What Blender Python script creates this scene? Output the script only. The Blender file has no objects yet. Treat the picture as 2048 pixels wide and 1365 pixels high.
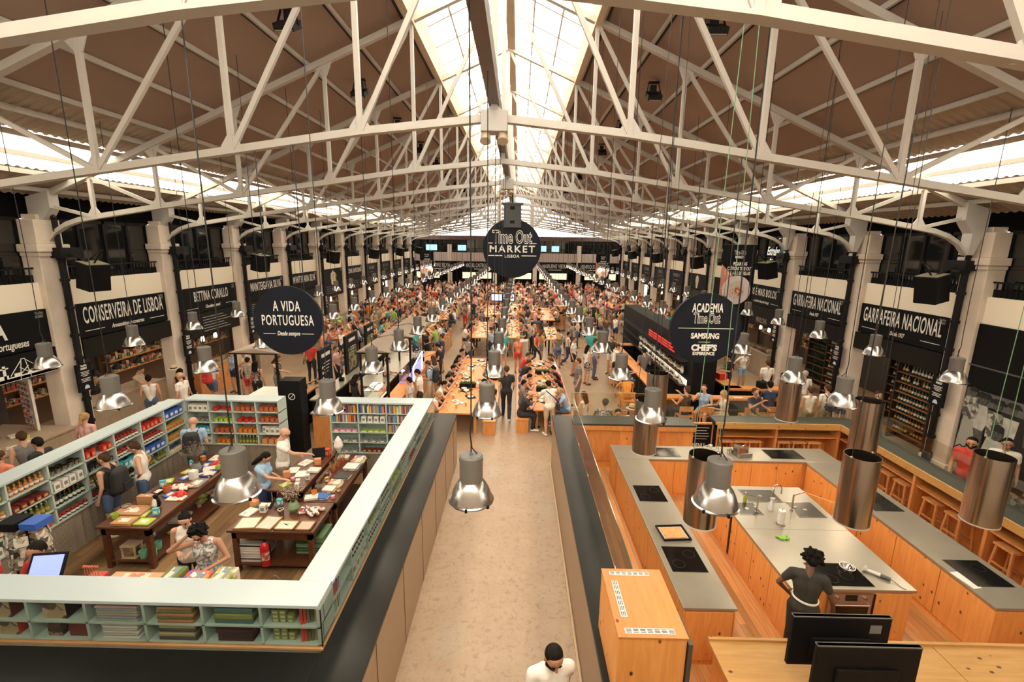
import bpy, bmesh, math, random
from mathutils import Vector, Matrix, noise
sc = bpy.context.scene
COL = sc.collection
PI = math.pi
rnd = random.Random(7)

# ---------------------------------------------------------------- camera
cam_d = bpy.data.cameras.new('camera')
cam = bpy.data.objects.new('camera', cam_d)
COL.objects.link(cam)
_p, _y, _r = math.radians(11.9), math.radians(0.67), math.radians(0.8)
_f = Vector((-math.sin(_y), math.cos(_y), 0)); _rt = Vector((math.cos(_y), math.sin(_y), 0)); _u = Vector((0, 0, 1))
_f2 = _f * math.cos(_p) - _u * math.sin(_p); _u2 = _f * math.sin(_p) + _u * math.cos(_p)
_r3 = _rt * math.cos(_r) + _u2 * math.sin(_r); _u3 = -_rt * math.sin(_r) + _u2 * math.cos(_r)
_m = Matrix((_r3, _u3, -_f2)).transposed().to_4x4(); _m.translation = (0, 0, 5.7)
cam.matrix_world = _m
cam_d.sensor_width = 36; cam_d.lens = 36 * 937 / 2048
cam_d.clip_start = 0.05; cam_d.clip_end = 300
sc.camera = cam

# ---------------------------------------------------------------- world, exposure
w = bpy.data.worlds.new('world'); sc.world = w; w.use_nodes = True
_bg = w.node_tree.nodes['Background']
_bg.inputs[0].default_value = (1.0, 0.95, 0.86, 1); _bg.inputs[1].default_value = 7.0
sc.view_settings.view_transform = 'Standard'; sc.view_settings.look = 'None'
sc.view_settings.gamma = 1; sc.view_settings.use_curve_mapping = False
sc.view_settings.exposure = 0.0
sc.cycles.max_bounces = 6; sc.cycles.diffuse_bounces = 4; sc.cycles.glossy_bounces = 3
sc.cycles.transmission_bounces = 3; sc.cycles.transparent_max_bounces = 12
sc.cycles.use_denoising = True; sc.cycles.sample_clamp_indirect = 6
sc.cycles.caustics_reflective = False; sc.cycles.caustics_refractive = False
try: sc.cycles.use_light_tree = True
except Exception: pass
CX = -0.4            # the hall's middle line
XL, XR = -11.5, 11.0 # faces of the side walls
TY = [3.74 + 3.88 * i for i in range(13)]   # roof trusses
EY = 52.2            # far wall
LAMP_E = 55.0
def day_light(name, x, y, z, sx, sy, rx, ry, e):
    l = bpy.data.lights.new(name, 'AREA'); l.shape = 'RECTANGLE'; l.size = sx; l.size_y = sy; l.energy = e
    l.color = (1.0, 0.95, 0.87)
    o = bpy.data.objects.new(name, l); COL.objects.link(o); o.location = (x, y, z); o.rotation_euler = (rx, ry, 0)
    return o

# ---------------------------------------------------------------- materials
MATS = {}
def _new(key):
    m = bpy.data.materials.new(key); m.use_nodes = True
    return m, m.node_tree.nodes, m.node_tree.links, m.node_tree.nodes['Principled BSDF']
def M(key, col, rough=0.6, metal=0.0, var=0.12, scale=6.0, spec=0.5, emit=0, ecol=None, bump=0):
    if key in MATS: return MATS[key]
    m, n, l, b = _new(key)
    b.inputs['Roughness'].default_value = rough; b.inputs['Metallic'].default_value = metal
    b.inputs['Specular IOR Level'].default_value = spec
    tc = n.new('ShaderNodeTexCoord'); nz = n.new('ShaderNodeTexNoise'); nz.inputs['Scale'].default_value = scale
    nz.inputs['Detail'].default_value = 3
    l.new(tc.outputs['Object'], nz.inputs['Vector'])
    mx = n.new('ShaderNodeMix'); mx.data_type = 'RGBA'
    c = Vector(col[:3])
    mx.inputs[6].default_value = (*(c * (1 - var)), 1); mx.inputs[7].default_value = (*[min(1, v) for v in (c * (1 + var))], 1)
    l.new(nz.outputs['Fac'], mx.inputs[0]); l.new(mx.outputs[2], b.inputs['Base Color'])
    if bump:
        bp = n.new('ShaderNodeBump'); bp.inputs['Strength'].default_value = bump
        l.new(nz.outputs['Fac'], bp.inputs['Height']); l.new(bp.outputs[0], b.inputs['Normal'])
    if emit:
        b.inputs['Emission Strength'].default_value = emit; b.inputs['Emission Color'].default_value = (*(ecol or col[:3]), 1)
    MATS[key] = m
    return m
def ramp(n, stops):
    r = n.new('ShaderNodeValToRGB'); e = r.color_ramp.elements
    while len(e) < len(stops): e.new(0.5)
    for i, (p, c) in enumerate(stops): e[i].position = p; e[i].color = (*c, 1)
    return r
def wood(key, c1, c2, grain=(1, 12, 12), knots=False, rough=0.5, plank=0, axis=0, knotcol=(0.09, 0.035, 0.012)):
    """wood with a grain along one axis, knots and boards of different tone"""
    if key in MATS: return MATS[key]
    m, n, l, b = _new(key); b.inputs['Roughness'].default_value = rough
    tc = n.new('ShaderNodeTexCoord'); mp = n.new('ShaderNodeMapping'); mp.inputs['Scale'].default_value = grain
    l.new(tc.outputs['Object'], mp.inputs[0])
    nz = n.new('ShaderNodeTexNoise'); nz.inputs['Scale'].default_value = 2.2; nz.inputs['Detail'].default_value = 4
    nz.inputs['Distortion'].default_value = 0.6
    l.new(mp.outputs[0], nz.inputs[0])
    r = ramp(n, [(0.3, c1), (0.7, c2)]); l.new(nz.outputs['Fac'], r.inputs[0])
    out = r.outputs[0]
    if plank:
        sp = n.new('ShaderNodeSeparateXYZ'); l.new(tc.outputs['Object'], sp.inputs[0])
        a = n.new('ShaderNodeMath'); a.operation = 'DIVIDE'; a.inputs[1].default_value = plank; l.new(sp.outputs[axis], a.inputs[0])
        fl = n.new('ShaderNodeMath'); fl.operation = 'FLOOR'; l.new(a.outputs[0], fl.inputs[0])
        w2 = n.new('ShaderNodeMath'); w2.operation = 'DIVIDE'; w2.inputs[1].default_value = 2.4; l.new(sp.outputs[1 - axis], w2.inputs[0])
        ad = n.new('ShaderNodeMath'); ad.operation = 'MULTIPLY_ADD'; ad.inputs[1].default_value = 0.37; l.new(fl.outputs[0], ad.inputs[0]); l.new(w2.outputs[0], ad.inputs[2])
        f2 = n.new('ShaderNodeMath'); f2.operation = 'FLOOR'; l.new(ad.outputs[0], f2.inputs[0])
        cb = n.new('ShaderNodeCombineXYZ'); l.new(fl.outputs[0], cb.inputs[0]); l.new(f2.outputs[0], cb.inputs[1])
        wn = n.new('ShaderNodeTexWhiteNoise'); wn.noise_dimensions = '3D'; l.new(cb.outputs[0], wn.inputs[0])
        mr = n.new('ShaderNodeMapRange'); mr.inputs[3].default_value = 0.6; mr.inputs[4].default_value = 1.15; l.new(wn.outputs[0], mr.inputs[0])
        fr = n.new('ShaderNodeMath'); fr.operation = 'FRACT'; l.new(a.outputs[0], fr.inputs[0])
        ed = n.new('ShaderNodeMath'); ed.operation = 'GREATER_THAN'; ed.inputs[1].default_value = 0.04; l.new(fr.outputs[0], ed.inputs[0])
        em = n.new('ShaderNodeMapRange'); em.inputs[3].default_value = 0.45; em.inputs[4].default_value = 1; l.new(ed.outputs[0], em.inputs[0])
        ml = n.new('ShaderNodeMath'); ml.operation = 'MULTIPLY'; l.new(mr.outputs[0], ml.inputs[0]); l.new(em.outputs[0], ml.inputs[1])
        vm = n.new('ShaderNodeVectorMath'); vm.operation = 'SCALE'; l.new(out, vm.inputs[0]); l.new(ml.outputs[0], vm.inputs['Scale'])
        out = vm.outputs[0]
    if knots:
        vo = n.new('ShaderNodeTexVoronoi'); vo.inputs['Scale'].default_value = 5.2
        mk = n.new('ShaderNodeMapping'); mk.inputs['Scale'].default_value = tuple(0.75 if g == min(grain) else 1.15 for g in grain)
        l.new(tc.outputs['Object'], mk.inputs[0]); l.new(mk.outputs[0], vo.inputs[0])
        rr = ramp(n, [(0.07, (1, 1, 1)), (0.13, (0, 0, 0))]); l.new(vo.outputs['Distance'], rr.inputs[0])
        mx = n.new('ShaderNodeMix'); mx.data_type = 'RGBA'; mx.inputs[7].default_value = (*knotcol, 1)
        l.new(out, mx.inputs[6]); l.new(rr.outputs[0], mx.inputs[0]); out = mx.outputs[2]
    l.new(out, b.inputs['Base Color'])
    MATS[key] = m
    return m
def stripes(key, c1, c2, scale=20, axis='X', rough=0.8, dist=0.0):
    if key in MATS: return MATS[key]
    m, n, l, b = _new(key); b.inputs['Roughness'].default_value = rough
    tc = n.new('ShaderNodeTexCoord'); wv = n.new('ShaderNodeTexWave'); wv.bands_direction = axis; wv.inputs['Scale'].default_value = scale
    wv.inputs['Distortion'].default_value = dist
    l.new(tc.outputs['Object'], wv.inputs[0]); r = ramp(n, [(0.45, c1), (0.6, c2)]); l.new(wv.outputs['Fac'], r.inputs[0])
    l.new(r.outputs[0], b.inputs['Base Color']); MATS[key] = m
    return m
def patches(key, cols, scale=12, rough=0.7):
    """small patches of several colours: printed cloth, photographs, food"""
    if key in MATS: return MATS[key]
    m, n, l, b = _new(key); b.inputs['Roughness'].default_value = rough
    tc = n.new('ShaderNodeTexCoord'); vo = n.new('ShaderNodeTexVoronoi'); vo.inputs['Scale'].default_value = scale
    l.new(tc.outputs['Object'], vo.inputs[0]); sp = n.new('ShaderNodeSeparateColor'); l.new(vo.outputs['Color'], sp.inputs[0])
    k = len(cols); r = ramp(n, [(i / k, c) for i, c in enumerate(cols)]); r.color_ramp.interpolation = 'CONSTANT'
    l.new(sp.outputs[0], r.inputs[0]); l.new(r.outputs[0], b.inputs['Base Color']); MATS[key] = m
    return m
def glass(key, tint=(0.9, 0.95, 0.92), clear=0.85, rough=0.02):
    """pane: mostly clear with a faint tint and a mirror sheen"""
    if key in MATS: return MATS[key]
    m, n, l, b = _new(key); n.remove(b); o = n['Material Output']
    t = n.new('ShaderNodeBsdfTransparent'); t.inputs[0].default_value = (*tint, 1)
    g = n.new('ShaderNodeBsdfGlossy'); g.inputs['Roughness'].default_value = rough
    fr = n.new('ShaderNodeLayerWeight'); fr.inputs[0].default_value = 0.5
    pw = n.new('ShaderNodeMath'); pw.operation = 'POWER'; pw.inputs[1].default_value = 4.0; l.new(fr.outputs['Facing'], pw.inputs[0])
    ma = n.new('ShaderNodeMath'); ma.operation = 'MULTIPLY_ADD'; ma.inputs[1].default_value = 0.7; ma.inputs[2].default_value = 1 - clear
    l.new(pw.outputs[0], ma.inputs[0])
    mx = n.new('ShaderNodeMixShader'); l.new(ma.outputs[0], mx.inputs[0]); l.new(t.outputs[0], mx.inputs[1]); l.new(g.outputs[0], mx.inputs[2])
    l.new(mx.outputs[0], o.inputs[0]); MATS[key] = m
    return m
def milky(key, col, clear=0.3):
    """translucent roof sheet: lets the sky's light through"""
    if key in MATS: return MATS[key]
    m, n, l, b = _new(key); n.remove(b); o = n['Material Output']
    t = n.new('ShaderNodeBsdfTranslucent'); t.inputs[0].default_value = (*col, 1)
    d = n.new('ShaderNodeBsdfTransparent'); d.inputs[0].default_value = (*col, 1)
    mx = n.new('ShaderNodeMixShader'); mx.inputs[0].default_value = clear
    l.new(t.outputs[0], mx.inputs[1]); l.new(d.outputs[0], mx.inputs[2]); l.new(mx.outputs[0], o.inputs[0]); MATS[key] = m
    return m

# ---------------------------------------------------------------- mesh building
class MB:
    def __init__(s): s.v = []; s.f = []; s.mi = []; s.cur = 0
    def mat(s, i): s.cur = i; return s
    def add(s, vs, fs):
        o = len(s.v); s.v += [tuple(v) for v in vs]; s.f += [tuple(i + o for i in f) for f in fs]; s.mi += [s.cur] * len(fs); return s
    def box(s, x0, y0, z0, x1, y1, z1):
        vs = [(x, y, z) for z in (z0, z1) for y in (y0, y1) for x in (x0, x1)]
        return s.add(vs, [(0, 2, 3, 1), (4, 5, 7, 6), (0, 1, 5, 4), (2, 6, 7, 3), (0, 4, 6, 2), (1, 3, 7, 5)])
    def cbox(s, c, d, rz=0, rx=0, ry=0):
        m = Matrix.Translation(c) @ Matrix.Rotation(rz, 4, 'Z') @ Matrix.Rotation(ry, 4, 'Y') @ Matrix.Rotation(rx, 4, 'X')
        vs = [m @ Vector((x * d[0] / 2, y * d[1] / 2, z * d[2] / 2)) for z in (-1, 1) for y in (-1, 1) for x in (-1, 1)]
        return s.add(vs, [(0, 2, 3, 1), (4, 5, 7, 6), (0, 1, 5, 4), (2, 6, 7, 3), (0, 4, 6, 2), (1, 3, 7, 5)])
    def beam(s, p, q, wy, wz):
        """rectangular bar from p to q, wy across the run level, wz the other way"""
        p, q = Vector(p), Vector(q); d = (q - p).normalized()
        a = Vector((0, 0, 1)) if abs(d.z) < 0.95 else Vector((0, 1, 0))
        u = d.cross(a).normalized(); v = u.cross(d).normalized()
        vs = [r + u * (i * wy / 2) + v * (j * wz / 2) for r in (p, q) for i, j in ((-1, -1), (1, -1), (1, 1), (-1, 1))]
        return s.add(vs, [(0, 1, 2, 3), (7, 6, 5, 4), (0, 4, 5, 1), (1, 5, 6, 2), (2, 6, 7, 3), (3, 7, 4, 0)])
    def cyl(s, p, q, r0, r1=None, n=12, caps=True):
        r1 = r0 if r1 is None else r1
        p, q = Vector(p), Vector(q); d = (q - p).normalized()
        a = Vector((0, 0, 1)) if abs(d.z) < 0.95 else Vector((1, 0, 0))
        u = d.cross(a).normalized(); v = d.cross(u)
        vs = [c + (u * math.cos(2 * PI * i / n) + v * math.sin(2 * PI * i / n)) * r for c, r in ((p, r0), (q, r1)) for i in range(n)]
        fs = [(i, (i + 1) % n, n + (i + 1) % n, n + i) for i in range(n)]
        if caps: fs += [tuple(reversed(range(n))), tuple(range(n, 2 * n))]
        return s.add(vs, fs)
    def tube(s, pts, r, n=8):
        for a, b in zip(pts, pts[1:]): s.cyl(a, b, r, r, n)
        return s
    def lathe(s, prof, c=(0, 0, 0), n=24, axis='Z'):
        vs = []; k = len(prof)
        for i in range(n):
            a = 2 * PI * i / n
            for r, z in prof:
                vs.append((c[0] + r * math.cos(a), c[1] + r * math.sin(a), c[2] + z))
        fs = [(i * k + j, ((i + 1) % n) * k + j, ((i + 1) % n) * k + j + 1, i * k + j + 1) for i in range(n) for j in range(k - 1)]
        return s.add(vs, fs)
    def prism(s, poly, h0, h1, plane='XY', off=0.0):
        """flat outline given thickness: plane XY (h = z), XZ (h = y) or YZ (h = x)"""
        def P(a, b, h): return {'XY': (a, b, h), 'XZ': (a, h, b), 'YZ': (h, a, b)}[plane]
        n = len(poly); vs = [P(a, b, h) for h in (h0, h1) for a, b in poly]
        return s.add(vs, [tuple(range(n))[::-1], tuple(range(n, 2 * n))] + [(i, (i + 1) % n, n + (i + 1) % n, n + i) for i in range(n)])
    def sph(s, c, r, n=12, m=8, sc_=(1, 1, 1)):
        vs = [(c[0] + r * sc_[0] * math.sin(PI * j / m) * math.cos(2 * PI * i / n), c[1] + r * sc_[1] * math.sin(PI * j / m) * math.sin(2 * PI * i / n), c[2] + r * sc_[2] * math.cos(PI * j / m)) for j in range(m + 1) for i in range(n)]
        fs = [(j * n + i, (j + 1) * n + i, (j + 1) * n + (i + 1) % n, j * n + (i + 1) % n) for j in range(m) for i in range(n)]
        return s.add(vs, fs)
    def disc(s, c, r, n=24):
        return s.add([(c[0] + r * math.cos(2 * PI * i / n), c[1] + r * math.sin(2 * PI * i / n), c[2]) for i in range(n)], [tuple(range(n))])
    def mesh(s, name, mats, smooth=False):
        me = bpy.data.meshes.new(name); me.from_pydata(s.v, [], s.f)
        mats = mats if isinstance(mats, (list, tuple)) else [mats]
        for m in mats: me.materials.append(m)
        if len(mats) > 1: me.polygons.foreach_set('material_index', s.mi)
        bm = bmesh.new(); bm.from_mesh(me); bmesh.ops.recalc_face_normals(bm, faces=bm.faces); bm.to_mesh(me); bm.free()
        if smooth:
            for p in me.polygons: p.use_smooth = True
            me.set_sharp_from_angle(angle=math.radians(35))
        me.update()
        return me
    def build(s, name, mats, parent=None, smooth=False, loc=None):
        o = bpy.data.objects.new(name, s.mesh(name, mats, smooth)); COL.objects.link(o)
        if parent: o.parent = parent
        if loc: o.location = loc
        return o
def tag(o, label=None, cat=None, group=None, kind=None):
    if label: o['label'] = label
    if cat: o['category'] = cat
    if group: o['group'] = group
    if kind: o['kind'] = kind
    return o
def thing(name, label, cat, loc=(0, 0, 0), rz=0, group=None):
    o = bpy.data.objects.new(name, None); COL.objects.link(o); o.location = loc; o.rotation_euler = (0, 0, rz)
    o.empty_display_size = 0.1
    return tag(o, label, cat, group)
def struct(o, label=None):
    o['kind'] = 'structure'
    if label: o['label'] = label
    return o
def dup(root, loc, rz=None, label=None, group=None, scale=None):
    r = root.copy(); COL.objects.link(r); r.location = loc
    if rz is not None: r.rotation_euler = (0, 0, rz)
    if scale is not None: r.scale = scale if hasattr(scale, '__len__') else (scale,) * 3
    if label: r['label'] = label
    if group: r['group'] = group
    for ch in list(root.children):
        c = ch.copy(); COL.objects.link(c); c.parent = r
        for g in list(ch.children):
            d = g.copy(); COL.objects.link(d); d.parent = c
    return r
def bevel(o, wd=0.01, seg=2):
    m = o.modifiers.new('bevel', 'BEVEL'); m.width = wd; m.segments = seg; m.limit_method = 'ANGLE'; return o
_tsc = bpy.data.scenes.new('workbench')     # scratch scene for growing meshes; removed at the end
def baked(o):
    _tsc.collection.objects.link(o); vl = _tsc.view_layers[0]; vl.update()
    me = bpy.data.meshes.new_from_object(o.evaluated_get(vl.depsgraph)); bpy.data.objects.remove(o); return me
def letters(text, size, mat, at, rot, name='lettering', parent=None, sx=0.62, bold=0.02, align='CENTER', depth=0.004, shear=0, space=1.0, maxw=None, hollow=False):
    """writing as thin raised letters; at = centre (or left end), rot = euler"""
    c = bpy.data.curves.new('tmp', 'FONT'); c.body = text; c.size = size; c.align_x = align; c.align_y = 'CENTER'
    c.offset = bold * size; c.extrude = depth / 2; c.shear = shear; c.space_character = space; c.resolution_u = 3
    me = baked(bpy.data.objects.new('tmp', c))
    me.name = name; me.materials.clear(); me.materials.append(mat)
    for v in me.vertices: v.co.x *= sx
    if maxw:
        wd = max(v.co.x for v in me.vertices) - min(v.co.x for v in me.vertices)
        if wd > maxw:
            for v in me.vertices: v.co.x *= maxw / wd
    o = bpy.data.objects.new(name, me); COL.objects.link(o)
    if parent: o.parent = parent
    o.location = at; o.rotation_euler = rot
    return o
WHITE = M('white_print', (0.85, 0.83, 0.78), 0.6, var=0.02)
BLACK = M('black_board', (0.006, 0.006, 0.007), 0.6, var=0.1, spec=0.15)
BLACKM = M('black_metal', (0.006, 0.006, 0.007), 0.5, var=0.2, spec=0.25)
# ================================================================ the hall
PAINT = M('truss_paint', (0.50, 0.465, 0.42), 0.45, var=0.08, scale=3)
CREAM = M('cream_wall', (0.93, 0.84, 0.70), 0.8, var=0.02, scale=1.5)
STONE = M('pillar_stone', (0.68, 0.58, 0.49), 0.8, var=0.2, scale=2.2, bump=0.15)
BROWN = M('ceiling_panel', (0.34, 0.24, 0.19), 0.85, var=0.08, scale=0.8)
CORR = M('corrugated_sheet', (0.42, 0.34, 0.26), 0.6, var=0.12)
DARK = M('soffit_black', (0.004, 0.004, 0.004), 0.9, spec=0.1)
def roof_z(d): return 11.42 - 0.43 * d
# floor of pale stone slabs
def floor_mat():
    m, n, l, b = _new('stone_floor'); b.inputs['Roughness'].default_value = 0.42
    tc = n.new('ShaderNodeTexCoord'); sp = n.new('ShaderNodeSeparateXYZ'); l.new(tc.outputs['Object'], sp.inputs[0])
    def mth(op, a, b_=None, c_=None):
        x = n.new('ShaderNodeMath'); x.operation = op
        for i, v in enumerate((a, b_, c_)):
            if v is None: continue
            if isinstance(v, (int, float)): x.inputs[i].default_value = v
            else: l.new(v, x.inputs[i])
        return x.outputs[0]
    u = mth('DIVIDE', mth('ADD', sp.outputs[0], 30.12), 0.42); v = mth('DIVIDE', mth('ADD', sp.outputs[1], 1.13), 0.60)
    fu, fv = mth('FRACT', u), mth('FRACT', v)
    ju = mth('LESS_THAN', fu, 0.018); jv = mth('LESS_THAN', fv, 0.013); j = mth('MAXIMUM', ju, jv)
    cb = n.new('ShaderNodeCombineXYZ'); l.new(mth('FLOOR', u), cb.inputs[0]); l.new(mth('FLOOR', v), cb.inputs[1])
    wn = n.new('ShaderNodeTexWhiteNoise'); l.new(cb.outputs[0], wn.inputs[0])
    nz = n.new('ShaderNodeTexNoise'); nz.inputs['Scale'].default_value = 11; nz.inputs['Detail'].default_value = 8; nz.inputs['Distortion'].default_value = 1.0
    l.new(tc.outputs['Object'], nz.inputs[0])
    n2 = n.new('ShaderNodeTexNoise'); n2.inputs['Scale'].default_value = 1.7; n2.inputs['Detail'].default_value = 3; l.new(tc.outputs['Object'], n2.inputs[0])
    r1 = ramp(n, [(0.33, (0.265, 0.185, 0.115)), (0.45, (0.34, 0.24, 0.155)), (0.75, (0.37, 0.265, 0.175))]); l.new(nz.outputs['Fac'], r1.inputs[0])
    r2 = ramp(n, [(0.3, (0.88, 0.86, 0.82)), (0.7, (1.0, 1.0, 1.0))]); l.new(n2.outputs['Fac'], r2.inputs[0])
    m1 = n.new('ShaderNodeMix'); m1.data_type = 'RGBA'; m1.blend_type = 'MULTIPLY'; m1.inputs[0].default_value = 1
    l.new(r1.outputs[0], m1.inputs[6]); l.new(r2.outputs[0], m1.inputs[7])
    # a few slabs with grey-green veins
    n3 = n.new('ShaderNodeTexNoise'); n3.inputs['Scale'].default_value = 22; n3.inputs['Detail'].default_value = 2; l.new(tc.outputs['Object'], n3.inputs[0])
    vein = mth('MULTIPLY', mth('LESS_THAN', mth('ABSOLUTE', mth('SUBTRACT', n3.outputs['Fac'], 0.5)), 0.025), mth('GREATER_THAN', wn.outputs[0], 0.90))
    m2 = n.new('ShaderNodeMix'); m2.data_type = 'RGBA'; m2.inputs[7].default_value = (0.27, 0.27, 0.20, 1)
    l.new(mth('MULTIPLY', vein, 0.8), m2.inputs[0]); l.new(m1.outputs[2], m2.inputs[6])
    m3 = n.new('ShaderNodeMix'); m3.data_type = 'RGBA'; m3.inputs[7].default_value = (0.33, 0.24, 0.15, 1)
    l.new(mth('MULTIPLY', j, 0.8), m3.inputs[0]); l.new(m2.outputs[2], m3.inputs[6]); l.new(m3.outputs[2], b.inputs['Base Color'])
    return m
struct(MB().box(-16, -1, -0.2, 15.5, EY + 8, 0).build('floor', floor_mat()), 'pale stone slab floor of the market hall')
# side walls with pillars; the bays open below and glazed above
PY = [7.62 + 3.88 * i - 0.02 for i in range(12)]
WINGL = M('gallery_glass', (0.010, 0.012, 0.013), 0.04, spec=0.9, var=0.3, scale=0.6)
def side(sgn, X, nm):
    def bx(mb, xa, y0, z0, xb, y1, z1):
        a, b = X + sgn * xa, X + sgn * xb
        mb.box(min(a, b), y0, z0, max(a, b), y1, z1)
    w_ = MB(); bx(w_, 0.0, -1, 3.95, 0.3, EY, 4.6); bx(w_, 0.3, -1, 3.02, 0.5, EY, 4.0)
    struct(w_.build('wall_' + nm, CREAM), 'cream plaster band under the gallery windows')
    s = MB(); bx(s, 0.35, -1, 6.1, 0.5, EY, 7.1)
    struct(s.build('wall_%s_soffit' % nm, DARK), 'black strip above the gallery windows')
    b2 = MB(); bx(b2, 3.3, -1, 0, 3.45, EY, 4); bx(b2, 0.3, -1, 2.95, 3.3, EY, 3.02)
    struct(b2.build('wall_%s_back' % nm, M('stall_back', (0.06, 0.05, 0.045), 0.8)), 'dark back wall behind the stalls')
    for i, y in enumerate([3.74] + PY):
        g = MB(); bx(g, 0.32, y + 0.3, 4.6, 0.34, y + 3.58, 6.12); 
        o = struct(g.build('window_%d' % (i + (1 if sgn < 0 else 20)), WINGL), 'dark gallery window above the %s stalls' % nm)
        fr = MB()
        for k in range(5): bx(fr, 0.26, y + 0.36 + k * 0.79, 4.6, 0.32, y + 0.44 + k * 0.79, 6.12)
        bx(fr, 0.26, y + 0.3, 6.04, 0.32, y + 3.58, 6.12); bx(fr, 0.26, y + 0.3, 4.6, 0.32, y + 3.58, 4.68)
        fr.build('window_frame', BLACKM, o)
        rl = MB(); bx(rl, 0.05, y + 0.3, 4.92, 0.09, y + 3.58, 4.96)
        for k in range(28): bx(rl, 0.06, y + 0.36 + k * 0.117, 4.6, 0.08, y + 0.38 + k * 0.117, 4.92)
        bx(rl, 0.10, y + 0.3, 4.6, 0.12, y + 3.58, 4.78)
        rl.build('railing', BLACKM, o)
    for i, y in enumerate([3.74] + PY):
        t = thing('stone_pillar', '%s stone pillar of the %s wall with capital and rainpipe' % (['Nearest', 'Second nearest', 'Third nearest', 'Fourth nearest', 'Fifth nearest', 'Sixth nearest', 'Seventh nearest', 'Eighth nearest', 'Ninth nearest', 'Tenth nearest', 'Eleventh nearest', 'Twelfth nearest', 'Farthest'][i] if i else 'Closest edge-on', nm), 'pillar', (X, y, 0))
        def lx(mb, xa, y0, z0, xb, y1, z1):
            a, b = sgn * xa, sgn * xb
            mb.box(min(a, b), y0, z0, max(a, b), y1, z1)
        p = MB(); lx(p, -0.14, -0.37, 0, 0.3, 0.30, 5.25)
        lx(p, -0.20, -0.43, 0, 0.3, 0.36, 0.35)
        bevel(p.build('shaft', STONE, t), 0.02)
        c = MB(); lx(c, -0.18, -0.40, 5.22, 0.3, 0.33, 5.32); lx(c, -0.22, -0.45, 5.32, 0.3, 0.38, 5.5); 
        bevel(c.build('capital', STONE, t), 0.02)
        u = MB(); lx(u, -0.14, -0.36, 5.5, 0.3, 0.29, 6.08); lx(u, -0.05, -0.2, 6.08, 0.3, 0.2, 6.2)
        bevel(u.build('upper_block', STONE, t), 0.015)
        q = MB(); xx = -sgn * 0.24; q.cyl((xx, 0.06, 0.45), (xx, 0.06, 5.15), 0.075, n=10)
        for z in (0.9, 1.5, 2.6, 3.2, 3.9, 4.6): q.cyl((xx, 0.06, z), (xx, 0.06, z + 0.07), 0.1, n=10)
        q.cyl((xx, 0.06, 0), (xx, 0.06, 0.5), 0.11, n=10)
        q.cyl((xx, 0.06, 5.0), (xx, 0.06, 5.2), 0.075, 0.14, n=4); lx(q, -0.42, -0.1, 5.18, -0.14, 0.5, 5.42)
        q.tube([(xx, 0.06, 5.4), (xx, 0.06, 6.1), (xx + sgn * 0.1, 0.06, 6.3), (xx + sgn * 0.4, 0.1, 6.32)], 0.06)
        q.build('rainpipe', BLACKM, t, smooth=True)
        if i >= 1 and i <= 6:
            z0 = 1.78; s1 = MB(); lx(s1, -0.36, -0.2, z0, -0.31, 0.22, z0 + 0.72)
            sg = tag(s1.build('pillar_sign', BLACK, None, loc=(X, y, 0)), 'narrow black directory sign on the %s pillar of the %s wall' % (['', 'nearest visible', 'second', 'third', 'fourth', 'fifth', 'sixth'][i], nm), 'sign')
            rot = (PI / 2, 0, -sgn * -PI / 2) if False else (PI / 2, 0, PI / 2 if sgn < 0 else -PI / 2)
            xf = -sgn * 0.365
            letters('TimeOut\nMARKET', 0.075, WHITE, (xf, 0, z0 + 0.63), rot, parent=sg, maxw=0.3)
            ln = MB()
            for k, wd in enumerate((.26, .2, .24, .15, 0, .27, .22, .24)):
                if wd: ln.box(min(xf, xf - sgn * .003), 0.01 - wd / 2, z0 + 0.50 - k * 0.036, max(xf, xf - sgn * .003), 0.01 + wd / 2, z0 + 0.512 - k * 0.036)
            ln.build('small_print', WHITE, sg)
            ic = MB(); ic.prism([(0.01 + 0.07 * math.cos(a), z0 + 0.06 + 0.1 * math.sin(a)) for a in [k * PI / 8 for k in range(9)]], xf - 0.002, xf + 0.002, 'YZ')
            ic.build('arch_symbol', M('pale_blue_print', (0.5, 0.6, 0.8)), sg)
side(-1, XL, 'left'); side(1, XR, 'right')
m_ = MB(); m_.box(XL - 4, -1.2, 0, XR + 4, -1.0, 7.4); m_.box(XL - 4, -1.2, 7.4, CX - 6, -1.0, 12.5); m_.box(CX + 6, -1.2, 7.4, XR + 4, -1.0, 12.5); m_.box(CX - 6, -1.2, 10.6, CX + 6, -1.0, 12.5); struct(m_.build('wall_rear', CREAM), 'cream wall behind the viewer')
m_ = MB(); m_.box(CX - 6, -1.11, 7.4, CX + 6, -1.1, 10.6); struct(m_.build('window_80', milky('added_rear_light', (1.0, 0.97, 0.92), 0.5)), 'added glazed opening behind the viewer letting in extra daylight')  # added opening, out of view; brightens the faces turned to the camera
# roof: brown boards, corrugated eaves, milky strips, raised glazed ridge
def slope(sgn, d0, d1, dz, th, mat, name, label, y0=-0.5, y1=EY, kind='structure'):
    mb = MB(); p = [(CX + sgn * d0, roof_z(d0) + dz), (CX + sgn * d1, roof_z(d1) + dz), (CX + sgn * d1, roof_z(d1) + dz + th), (CX + sgn * d0, roof_z(d0) + dz + th)]
    mb.prism(p, y0, y1, 'XZ'); o = mb.build(name, mat); return struct(o, label)
def corr(sgn, d0, d1, mat, name, label, pitch=0.2, dz=0.16):
    mb = MB(); n = int(50 / (pitch / 4)); vs = []
    for i in range(n + 1):
        y = -0.5 + i * pitch / 4; h = [0, 0.03, 0.03, 0][i % 4]
        vs += [(CX + sgn * d0, y, roof_z(d0) + dz + h), (CX + sgn * d1, y, roof_z(d1) + dz + h)]
    mb.add(vs, [(2 * i, 2 * i + 1, 2 * i + 3, 2 * i + 2) for i in range(n)])
    return struct(mb.build(name, mat), label)
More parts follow.
